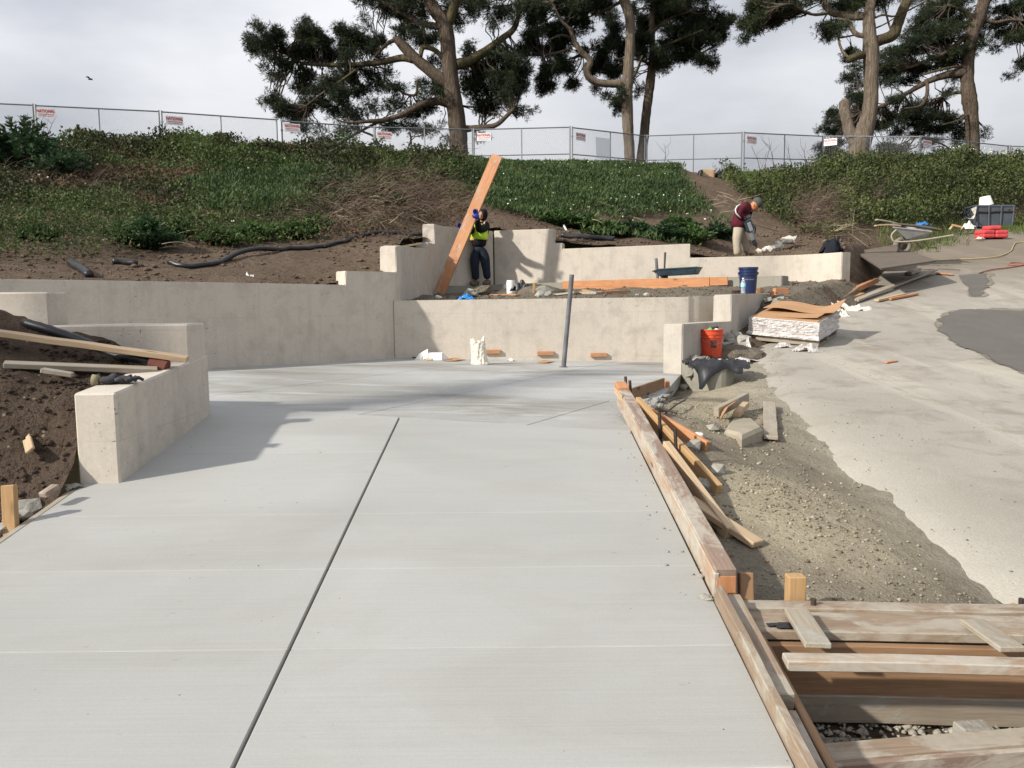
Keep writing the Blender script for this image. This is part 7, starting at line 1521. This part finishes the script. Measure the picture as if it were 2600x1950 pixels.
# ---- stair formwork at the bottom right
SF = empty('edge_form', rxy(.86, 2.6)); tag(SF, 'pair of caked edge boards along the slab in the bottom right corner', 'form')
board('edge_board', rxy(.848, 1.2, -.012), rxy(.848, 3.30, -.004), .034, .14, W_DIRTY, parent=SF); 
board('second_board', rxy(.905, 2.62, -.035), rxy(.905, 3.29, -.03), .062, .12, W_DIRTY, parent=SF); board('third_board', rxy(.902, 1.1, -.07), rxy(.902, 2.60, -.065), .058, .09, W_RED, parent=SF)
board('inner_plank', rxy(.955, 1.1, -.16), rxy(.955, 3.2, -.14), .24, .03, W_BROWN, up=(1, 0, 0), parent=SF)
ST = empty('stair_form', (1.9, 3.05, .2)); tag(ST, 'stair formwork of planks and risers in the bottom right corner', 'form')
def fx(px, py, d): return at(px, py, d)
zA = .405
def acr(x0, y0, x1, y1, z0, z1): return Vector((x0, y0, z0)), Vector((x1, y1, z1))
board('back_plank', *acr(.95, 3.315, 3.4, 3.16, zA, zA-.01), .09, .04, W_DIRTY, parent=ST)
board('walk_plank', *acr(.95, 3.165, 3.4, 3.01, zA-.012, zA-.02), .20, .038, W_DIRTY, parent=ST)
board('riser_plank', *acr(.97, 3.045, 3.4, 2.90, zA-.035-.14, zA-.045-.14), .28, .038, W_BROWN, up=(.05, -1, 0), parent=ST)
board('brace_rail', *acr(.975, 2.842, 3.4, 2.70, .388, .375), .075, .040, W_CAKE, parent=ST)
board('lower_riser', *acr(.97, 3.035, 3.4, 2.89, .12, .11), .11, .038, W_DGREY, up=(.05, -1, 0), parent=ST)
board('kick_rail', *acr(1.0, 2.93, 3.4, 2.80, .02, .01), .04, .05, W_DGREY, parent=ST)
board('front_rail', Vector((.985, 2.585, .165)), Vector((3.3, 2.86, .175)), .10, .05, W_DIRTY, parent=ST)
board('front_riser', Vector((.985, 2.53, .10)), Vector((3.3, 2.805, .10)), .16, .03, W_RED, up=(.1, -1, 0), parent=ST)
for (px0, py0, px1, py1), lab in (((2022, 1552, 2078, 1640), 0), ((2468, 1578, 2572, 1650), 1)):
    a = onz(px0, py0, zA+.034); b = onz(px1, py1, zA+.036); board('cleat', a, b, .095, .022, W_GREY, parent=ST)
# dark plastic showing through a gap, posts and stakes behind
c = onz(1985, 1589, zA+.01); mb = MB(); 
crumple('plastic_scrap', (c.x, c.y, c.z), .055, .03, .006, 111, M_BLACKP, 'dark smear of plastic on the walk plank of the stair form', 'plastic scrap')
tboard('stake', Vector((1.205, 3.40, .33)), Vector((1.205, 3.40, .515)), .075, .06, W_PINE, 'square yellow stake top behind the stair form', 'stake', up=(0, -1, 0))
e = tboard('stake', rxy(.985, 3.36, -.10), rxy(.99, 3.40, .065), .06, .045, W_BROWN, 'split brown stake behind the end of the curb form', 'stake', up=(0, -1, 0))
mb = MB(); c = onz(2065, 1550, .40); mb.tube([c-Z*.1, c+Z*.05], .012, 10); thing_mb(mb, 'steel_stake', M_STEEL, 'stub of a steel stake behind the left cleat of the stair form', 'steel stake', 'steel form stakes')
a = at(2540, 1578, 3.35); b = at(2592, 1545, 3.42); tboard('stake', at(2525, 1592, 3.25), at(2598, 1556, 3.35), .09, .07, W_PINE, 'chunky yellow block at the far right end of the stair form', 'block')
mb = MB(); c = at(2592, 1545, 3.40); mb.tube([c-Z*.15, c+Z*.045], .011, 10); thing_mb(mb, 'steel_stake', M_STEEL, 'steel stake beside the yellow block at the right edge', 'steel stake', 'steel form stakes')
# gravel in the pit
n = 2600; X = rng.uniform(.97, 3.3, n); Y = rng.uniform(2.45, 3.02, n); stones(X, Y, np.full(n, .045)+rng.normal(0, .008, n), .010, .030, M_STONED, 'rounded gravel in the bottom of the stair form', 'pit_gravel')
me = from_np('pit_floor', np.array([(.95, 1.0, .03), (3.5, 1.0, .0), (3.5, 3.1, .03), (.95, 3.1, .04)]), np.array([[0, 1, 2, 3]])); setmat(me, M_DARK); o = bpy.data.objects.new('pit_floor', me); COL.objects.link(o); tag(o, 'dark earth under the stair form', kind='structure')
c = onz(2470, 1872, .07); mb = MB(); mb.box(c+Z*.02, (.12, .07, .06), Matrix.Rotation(.1, 3, 'Z')); thing_mb(mb, 'concrete_brick', M_RUBBLE, 'grey brick lying in the gravel under the stair form', 'brick', bevel=.005)

# ------------------------------------------------------------------ people
def skin(name, pts, edges, m, parent, sub=2, root=0, smooth=True):
    """pts: (position, radius or (rx, ry)); grown with a Skin modifier into one surface"""
    me = bpy.data.meshes.new(name); me.from_pydata([tuple(p[0]) for p in pts], edges, []); me.update()
    o = bpy.data.objects.new(name, me); COL.objects.link(o)
    md = o.modifiers.new('skin', 'SKIN'); md.use_smooth_shade = True; md.branch_smoothing = .4
    if not me.skin_vertices: 
        bpy.context.view_layer.objects.active = o
    sv = me.skin_vertices[0].data if me.skin_vertices else None
    if sv is None:
        o.modifiers.remove(md); md = o.modifiers.new('skin', 'SKIN'); md.use_smooth_shade = True; sv = me.skin_vertices[0].data
    kf = .72 if name == 'body' else {'jeans': 1.2, 'trousers': 1.08, 'vest': 1.4, 'sweatshirt': 1.3}.get(name, 1.2)
    for i, p in enumerate(pts): sv[i].radius = tuple(kf*q for q in p[1]) if hasattr(p[1], '__len__') else (kf*p[1], kf*p[1]); sv[i].use_root = (i == root)
    s2 = o.modifiers.new('sub', 'SUBSURF'); s2.levels = sub; s2.render_levels = sub
    dg = bpy.context.evaluated_depsgraph_get(); me2 = bpy.data.meshes.new_from_object(o.evaluated_get(dg)); bpy.data.objects.remove(o)
    return mkobj(name, me2, m, parent, True, True)
def chain(ps, rs): return [(p, r) for p, r in zip(ps, rs)], [(i, i+1) for i in range(len(ps)-1)]
M_JEAN = plain('dark_denim', (.018, .026, .040), .85, .2, 0, .3, 18, .4, 60, .01); M_BLKC = plain('black_fabric', (.014, .014, .016), .9, .15, 0, .3, 14, .4, 50, .01)
M_VEST = plain('hi_vis_yellow', (.50, .78, .06), .7, .2, 0, .1, 10, .3, 30, .01); M_REFL = plain('reflective_tape', (.55, .38, .33), .4, .4, 0, .1); M_ORNG = plain('hi_vis_orange', (.78, .22, .06), .7)
M_BOOT = plain('tan_boot', (.13, .095, .07), .85, .2, 0, .3, 20); M_GLB = plain('blue_glove', (.02, .055, .36), .6, .3, 0, .2, 25); M_MAR = plain('maroon_fabric', (.085, .012, .022), .85, .2, 0, .25, 14, .4, 40, .01); M_KHA = plain('khaki_fabric', (.40, .345, .265), .9, .15, 0, .15, 12, .5, 40, .012)
M_CAP = plain('grey_knit', (.085, .088, .082), .95, .1, 0, .2, 40, .5, 120); M_SKIN2 = plain('tanned_skin', (.48, .20, .095), .6, .3)
# worker one: stands on the curb, seen from the front, both arms on the plank
d1 = 16.62
def w1(px, py, o=0.0): return at(px, py, d1+o)
P1 = empty('person', w1(1222, 725)); tag(P1, 'person in hi-vis vest and dark jeans holding up the long plank', 'person')
hipL, hipR = w1(1209, 636), w1(1227, 636); pel = w1(1217, 628); chest = w1(1218, 585); neck = w1(1222, 558, .02); head = w1(1225, 543, .02)
kneeL, kneeR = w1(1205, 672, -.05), w1(1233, 672, -.04); ankL, ankR = w1(1209, 714, .02), w1(1238, 712, .02)
shL, shR = w1(1202, 569, -.03), w1(1236, 572, .03)
elR = w1(1217, 582, -.30); wrR = w1(1212, 557, -.66); elL = w1(1194, 588, -.30); wrL = w1(1178, 579, -.62)
# body surface (skin, mostly covered)
pts = [(pel, (.10, .07)), (chest, (.12, .08)), (neck, .055), (head, .07), (hipL, .085), (kneeL, .06), (ankL, .045), (hipR, .085), (kneeR, .06), (ankR, .045), (shL, .06), (elL, .045), (wrL, .032), (shR, .06), (elR, .045), (wrR, .032)]
skin('body', pts, [(0, 1), (1, 2), (2, 3), (0, 4), (4, 5), (5, 6), (0, 7), (7, 8), (8, 9), (1, 10), (10, 11), (11, 12), (1, 13), (13, 14), (14, 15)], M_SKIN, P1)
skin('jeans', [(w1(1217, 618), (.155, .115)), (w1(1217, 634), (.168, .125)), (hipL, .105), (w1(1206, 656, -.03), .098), (kneeL, .078), (w1(1207, 695, -.01), .068), (w1(1209, 712, .01), .070), (hipR, .105), (w1(1231, 655, -.02), .098), (kneeR, .080), (w1(1236, 694, 0), .068), (w1(1238, 710, .01), .070)], [(0, 1), (1, 2), (2, 3), (3, 4), (4, 5), (5, 6), (1, 7), (7, 8), (8, 9), (9, 10), (10, 11)], M_JEAN, P1)
skin('sweatshirt', [(w1(1217, 632), (.178, .134)), (w1(1217, 605), (.165, .12)), (w1(1219, 580), (.165, .115)), (w1(1221, 565), (.10, .085)), (shL, .078), (w1(1199, 580, -.08), .066), (elL, .060), (w1(1186, 582, -.16), .048), (wrL, .040), (shR, .082), (w1(1229, 580, -.10), .072), (elR, .066), (w1(1213, 569, -.50), .052), (wrR, .042)], [(0, 1), (1, 2), (2, 3), (2, 4), (4, 5), (5, 6), (6, 7), (7, 8), (2, 9), (9, 10), (10, 11), (11, 12), (12, 13)], M_BLKC, P1)
vest = skin('vest', [(w1(1216, 613), (.182, .135)), (w1(1217, 600), (.180, .134)), (w1(1218, 588), (.176, .128)), (w1(1220, 574), (.16, .118)), (w1(1222, 567), (.12, .10))], [(0, 1), (1, 2), (2, 3), (3, 4)], M_VEST, P1)
cen = w1(1216.5, 605)
for zz, px in ((607, 1216.5), (0, 0)):
    if not zz: continue
    c_ = w1(px, zz); mb = MB(); mb.lathe([(1, -.027), (1.01, -.025), (1.01, .025), (1, .027)], (0, 0, 0), 28); mb.v = [(c_.x+v[0]*.186, c_.y+v[1]*.143, c_.z+v[2]) for v in mb.v]; mb.build('waist_tape', M_ORNG, vest, smooth=True)
    mb = MB(); mb.lathe([(1, -.014), (1.012, -.012), (1.012, .012), (1, .014)], (0, 0, 0), 28); mb.v = [(c_.x+v[0]*.1875, c_.y+v[1]*.1445, c_.z+v[2]) for v in mb.v]; mb.build('reflective_band', M_REFL, vest, smooth=True)
for s in (-1, 1):
    mb = MB(); mb.tube([w1(1216+s*9, 604, -.165), w1(1217+s*9, 590, -.160), w1(1218+s*10, 577, -.150), w1(1220+s*10, 566, -.11), w1(1221+s*10, 562, .0)], .016, 6); mb.build('shoulder_tape', M_ORNG if s < 0 else M_REFL, vest, smooth=True)
for an, kn, dx in ((ankL, kneeL, -.03), (ankR, kneeR, .0)):
    bs_ = Vector((an.x, an.y, at(1222, 725, d1).z)); skin('boot', [(an+Z*.02, .062), (bs_+Vector((0, .02, .05)), (.07, .06)), (bs_+Vector((dx-.03, -.10, .04)), (.065, .048)), (bs_+Vector((dx-.05, -.19, .032)), (.055, .036))], [(0, 1), (1, 2), (2, 3)], M_BOOT, P1)
hd = MB(); hc_ = w1(1226, 546, .03); hd.ellipsoid(hc_, (.098, .115, .128), 18, 12, M=Matrix.Rotation(R(14), 3, 'Y')); hood = hd.build('hood', M_BLKC, P1, smooth=True)
# face inside the hood
fc = MB(); fcc = hc_+Vector((-.028, -.075, -.012)); fc.ellipsoid(fcc, (.055, .045, .078), 14, 10); face = fc.build('face', M_SKIN, P1, smooth=True)
mb = MB(); mb.ellipsoid(fcc+Vector((-.008, -.048, -.004)), (.011, .016, .020), 8, 6); mb.build('nose', M_SKIN, face, smooth=True)
for s in (-1, 1): mb = MB(); mb.ellipsoid(fcc+Vector((-.008+.021*s, -.040, .016)), (.008, .006, .005), 8, 6); mb.build('eye', M_BLACKP, face, smooth=True)
mb = MB(); mb.ellipsoid(fcc+Vector((-.006, -.040, -.036)), (.018, .006, .005), 8, 6); mb.build('mouth', plain('lip', (.25, .09, .07), .6), face, smooth=True)
def hand(pal, fdir, side, curl, parent, m, s=1.0, name='hand'):
    """palm with four fingers of different length and a thumb from the side of the palm"""
    fdir = Vector(fdir).normalized(); side = Vector(side); side = (side-fdir*side.dot(fdir)).normalized(); n = fdir.cross(side); n = n if n.dot(Vector(curl)) > 0 else -n
    h = empty_child(name, pal, parent); mb = MB()
    Mh = Matrix((fdir, side, n)).transposed(); mb.ellipsoid(pal, (.050*s, .043*s, .020*s), 12, 8, M=Mh); mb.build('palm', m, h, smooth=True)
    for k, L in enumerate((.070, .080, .074, .058)):
        o_ = pal+fdir*.038*s+side*(.030-.020*k)*s; a = o_+fdir*L*.45*s+n*.004; b = o_+fdir*L*.78*s+n*L*.30*s; c_ = o_+fdir*L*.92*s+n*L*.62*s
        MB().tube(catmull([o_, a, b, c_], 3), [.0105*s]*4+[.0098*s]*3+[.009*s]*2+[.007*s], 8).build('finger', m, h, smooth=True)
    o_ = pal+side*.034*s-fdir*.015*s; MB().tube(catmull([o_, o_+side*.022*s+fdir*.022*s+n*.010, o_+side*.026*s+fdir*.050*s+n*.030*s], 3), [.012*s]*4+[.0095*s]*2+[.008*s], 8).build('thumb', m, h, smooth=True)
    return h
def empty_child(name, loc, parent):
    e = bpy.data.objects.new(name, None); COL.objects.link(e); e.parent = parent; e.location = pmat(parent).inverted() @ Vector(loc); e.empty_display_size = .05; return e
hand(w1(1210, 549, -.92), (-.25, -.15, 1), (-1, -.3, 0), (-.3, -1, 0), P1, M_GLB, 1.25, 'right_hand')
hand(w1(1172, 577, -.74), (-.4, -.3, .3), (0, -.3, 1), (.8, -.6, 0), P1, M_GLB, 1.15, 'left_hand')
# worker two: bent over a breaker hammer, seen from the side, facing right
d2 = 17.6
def w2(px, py, o=0.0): return at(px, py, d2+o)
P2_ = empty('person', w2(1880, 650)); tag(P2_, 'person in maroon jacket and khaki trousers bending over a breaker hammer', 'person')
hip = w2(1876, 578); sho = w2(1893, 524); nk = w2(1906, 521); hd2 = w2(1919, 521)
pts = [(hip, (.09, .07)), (w2(1880, 550), (.10, .07)), (sho, (.11, .12)), (nk, .05), (hd2, .07), (w2(1873, 590, -.09), .08), (w2(1871, 618, -.09), .06), (w2(1872, 648, -.09), .045), (w2(1878, 590, .10), .08), (w2(1892, 614, .12), .06), (w2(1896, 645, .14), .045),
       (w2(1890, 528, -.17), .055), (w2(1878, 545, -.2), .042), (w2(1886, 556, -.14), .03), (w2(1898, 530, .17), .055), (w2(1906, 545, .15), .042), (w2(1903, 556, .06), .03)]
skin('body', pts, [(0, 1), (1, 2), (2, 3), (3, 4), (0, 5), (5, 6), (6, 7), (0, 8), (8, 9), (9, 10), (2, 11), (11, 12), (12, 13), (2, 14), (14, 15), (15, 16)], M_SKIN2, P2_)
skin('trousers', [(w2(1879, 560), (.13, .12)), (w2(1876, 580), (.14, .13)), (w2(1873, 592, -.09), .105), (w2(1871, 605, -.09), .095), (w2(1871, 620, -.09), .082), (w2(1872, 636, -.09), .075), (w2(1872, 650, -.09), .080), (w2(1879, 592, .10), .105), (w2(1888, 608, .12), .092), (w2(1894, 624, .13), .078), (w2(1896, 644, .14), .078)], [(0, 1), (1, 2), (2, 3), (3, 4), (4, 5), (5, 6), (1, 7), (7, 8), (8, 9), (9, 10)], M_KHA, P2_)
jk = skin('jacket', [(w2(1871, 585), (.165, .155)), (w2(1876, 562), (.165, .145)), (w2(1881, 545), (.165, .14)), (w2(1888, 530), (.155, .15)), (w2(1898, 523), (.10, .12)), (w2(1905, 521), (.07, .07)), (w2(1886, 528, -.17), .082), (w2(1877, 536, -.21), .074), (w2(1875, 544, -.22), .070), (w2(1882, 551, -.19), .058), (w2(1887, 556, -.15), .05), (w2(1899, 530, .17), .082), (w2(1906, 540, .17), .068), (w2(1905, 552, .10), .055)], [(0, 1), (1, 2), (2, 3), (3, 4), (4, 5), (3, 6), (6, 7), (7, 8), (8, 9), (9, 10), (3, 11), (11, 12), (12, 13)], M_MAR, P2_)
MB().tube([w2(1879, 519, -.19), w2(1871, 524, -.265), w2(1867, 532, -.285), w2(1869, 541, -.295), w2(1875, 548, -.275), w2(1880, 553, -.255)], .013, 6).build('white_stripe', M_WHITE, jk, smooth=True)
MB().tube([w2(1890, 530, -.22), w2(1896, 525, -.17), w2(1902, 532, -.13)], .011, 6).build('white_stripe', M_WHITE, jk, smooth=True); MB().tube([w2(1906, 536, .09), w2(1912, 539, .10), w2(1908, 552, .05)], .012, 6).build('white_stripe', M_WHITE, jk, smooth=True)
hc2 = w2(1922, 521, 0); mb = MB(); mb.ellipsoid(w2(1915, 523, -.01), (.085, .085, .115), 16, 10, M=Matrix.Rotation(R(25), 3, 'Y')); face2 = mb.build('head', M_SKIN2, P2_, smooth=True)
mb = MB(); mb.ellipsoid(w2(1914.5, 521, -.09), (.022, .012, .034), 10, 7); mb.build('ear', M_SKIN2, face2, smooth=True); mb = MB(); mb.ellipsoid(w2(1924, 532, -.02), (.016, .014, .022), 8, 6); mb.build('nose', M_SKIN2, face2, smooth=True)
for s in (-.06, .03): mb = MB(); mb.ellipsoid(w2(1923.5, 528, s), (.010, .008, .008), 8, 6); mb.build('eye', M_BLACKP, face2, smooth=True)
mb = MB(); mb.ellipsoid(w2(1920, 537, -.02), (.018, .022, .006), 8, 6); mb.build('mouth', M_MAR, face2, smooth=True)
mb = MB(); capc = w2(1924, 514, 0); mb.ellipsoid(capc, (.118, .112, .098), 18, 10, M=Matrix.Rotation(R(48), 3, 'Y')); cap = mb.build('cap', M_CAP, P2_, smooth=True)
for dx, dy in ((-.09, 1872), (.14, 1896)):
    b_ = w2(dy, 650, dx); skin('boot', [(b_+Z*.06, .058), (b_+Vector((.0, 0, .02)), (.06, .05)), (b_+Vector((.11, -.02, .01)), (.05, .04)), (b_+Vector((.18, -.03, .0)), (.042, .032))], [(0, 1), (1, 2), (2, 3)], M_BOOT, P2_)
hand(w2(1888, 556, -.14), (1, .3, -.3), (.2, -.3, 1), (0, .4, -1), P2_, M_SKIN2, 1.05, 'right_hand'); hand(w2(1904, 556, .05), (-.6, -.7, -.2), (-.1, -.2, 1), (0, -.3, -1), P2_, M_SKIN2, 1.05, 'left_hand')
# breaker hammer
BH = empty('breaker_hammer', w2(1925, 640)); tag(BH, 'blue-green and grey electric breaker hammer held upright by the bent worker', 'breaker hammer')
M_TEAL = plain('blue_green_body', (.022, .042, .048), .5, .4, 0, .2); M_ALU = plain('grey_casting', (.30, .32, .34), .45, .4, .3, .15)
axA, axB = w2(1893, 553, -.13), w2(1925, 640, -.06); ad = (axB-axA).normalized(); sdv = Vector((ad.z, 0, -ad.x)).normalized()
def bp(t, s=0.0, y=0.0): return axA.lerp(axB, t)+sdv*s+Vector((0, y, 0))
def rotm(): 
    zz = -ad; xx = (Vector((1, 0, 0))-zz*zz.x).normalized(); yy = zz.cross(xx); return Matrix((xx, yy, zz)).transposed()
RM = rotm(); LA = (axB-axA).length
MB().box(bp(.22), (.17, .18, LA*.34), RM, taper=.92).build('motor_housing', M_TEAL, BH, bevel=.025); MB().box(bp(.27, 0, -.092), (.08, .02, LA*.24), RM).build('vent_plate', M_ALU, BH, bevel=.008)
MB().tube([bp(.38), bp(.42), bp(.60), bp(.64)], [.075, .068, .060, .05], 12).build('barrel', M_ALU, BH, smooth=True, auto=40); MB().tube([bp(.64), bp(.70), bp(.74), bp(.80)], [.04, .038, .050, .045], 12).build('chuck', M_BLACKP, BH, smooth=True, auto=40); MB().tube([bp(.80), bp(.98), bp(1.03)], [.017, .015, .004], 8).build('chisel', M_STEEL, BH)
MB().tube(catmull([bp(.06, -.09), bp(-.03, -.11), bp(-.05, -.0), bp(-.03, .11), bp(.06, .09)], 4), .016, 8).build('handle', M_BLACKP, BH, smooth=True); MB().box(bp(.0, -.05), (.10, .08, .06), RM).build('switch_box', M_GALV, BH, bevel=.01)
MB().tube(catmull([bp(.12, .09), w2(1916, 575, -.1), w2(1917, 590, -.05), w2(1914, 600, .0)], 4), .012, 6).build('guard', M_BLACKP, BH, smooth=True)
mb = MB(); mb.tube(catmull([w2(1914, 570, .15), w2(1930, 574, .3), w2(1950, 580, .5), w2(1974, 585, .7)], 5), .014, 6); thing_mb(mb, 'bare_branch', L_TWIGP, 'pale bare branch on the bank right of the bent worker', 'branch')
# a bird in the sky
c = at(229, 201, 60); e = empty('bird', c); tag(e, 'tiny dark bird flying in the sky at upper left', 'bird'); mb = MB(); mb.ellipsoid(c, (.16, .07, .06), 10, 6); mb.build('body', M_BLACKP, e, smooth=True)
for s in (-1, 1): mb = MB(); mb.add([c+Vector((-.05, 0, .02)), c+Vector((.06, 0, .02)), c+Vector((.02, .28*s, .12)), c+Vector((-.08, .5*s, .04))], [(0, 1, 2, 3)]); o = mb.build('wing', M_BLACKP, e); md = o.modifiers.new('t', 'SOLIDIFY'); md.thickness = .01

# ------------------------------------------------------------------ loose soil clods
def clods(mask_fn, zf_, n, box, smin, smax, m, label, name):
    X = rng.uniform(box[0], box[1], n); Y = rng.uniform(box[2], box[3], n); k = mask_fn(X, Y); X, Y = X[k], Y[k]; return stones(X, Y, zf_(X, Y), smin, smax, m, label, name)
def lowbank(X, Y):
    k = keep_hill(X, Y); Zz = hill_z(X, Y); a, b = project(np.c_[X, Y, Zz]); lim = np.interp(a, [0, 300, 600, 811, 1000, 1105, 1230, 1400, 1546, 1750, 1900, 2100], [640, 645, 625, 612, 565, 528, 515, 560, 602, 615, 590, 600]); return k & (a > -150) & (a < 2350) & (b > lim) & (X < road_left(Y)-.1) & (vnoise(X, Y, 1.2, 83, 3) > -.25)
clods(lowbank, hill_z, 26000, (-9, 9, 8.5, 21), .008, .065, M_CLOD, 'loose soil clods along the foot of the bank', 'soil_clods')
clods(lambda X, Y: (X < -2.62) & (vnoise(X, Y, 2, 84, 3) > -.2), plant_z, 5000, (-5, -2.6, 3.8, 5.8), .006, .035, M_DARK, 'dark soil clods in the left planter', 'planter_clods')
clods(lambda X, Y: inpoly(X, Y, tpoly) & (Y > 11.5), terr_z, 3500, (-2, 6, 11, 16.6), .008, .05, M_TERR, 'grey soil clods on the terrace', 'terrace_clods')

n = 900; Y = rng.uniform(3.8, 12, n); X = road_left(Y)+.1+np.abs(rng.normal(0, 1.2, n)); stones(X, Y, np.interp(Y, _ry, _rz)+vnoise(X, Y, .5, 44, 3)*.03, .003, .011, M_SMIX, 'small stones strewn over the road', 'road_grit')
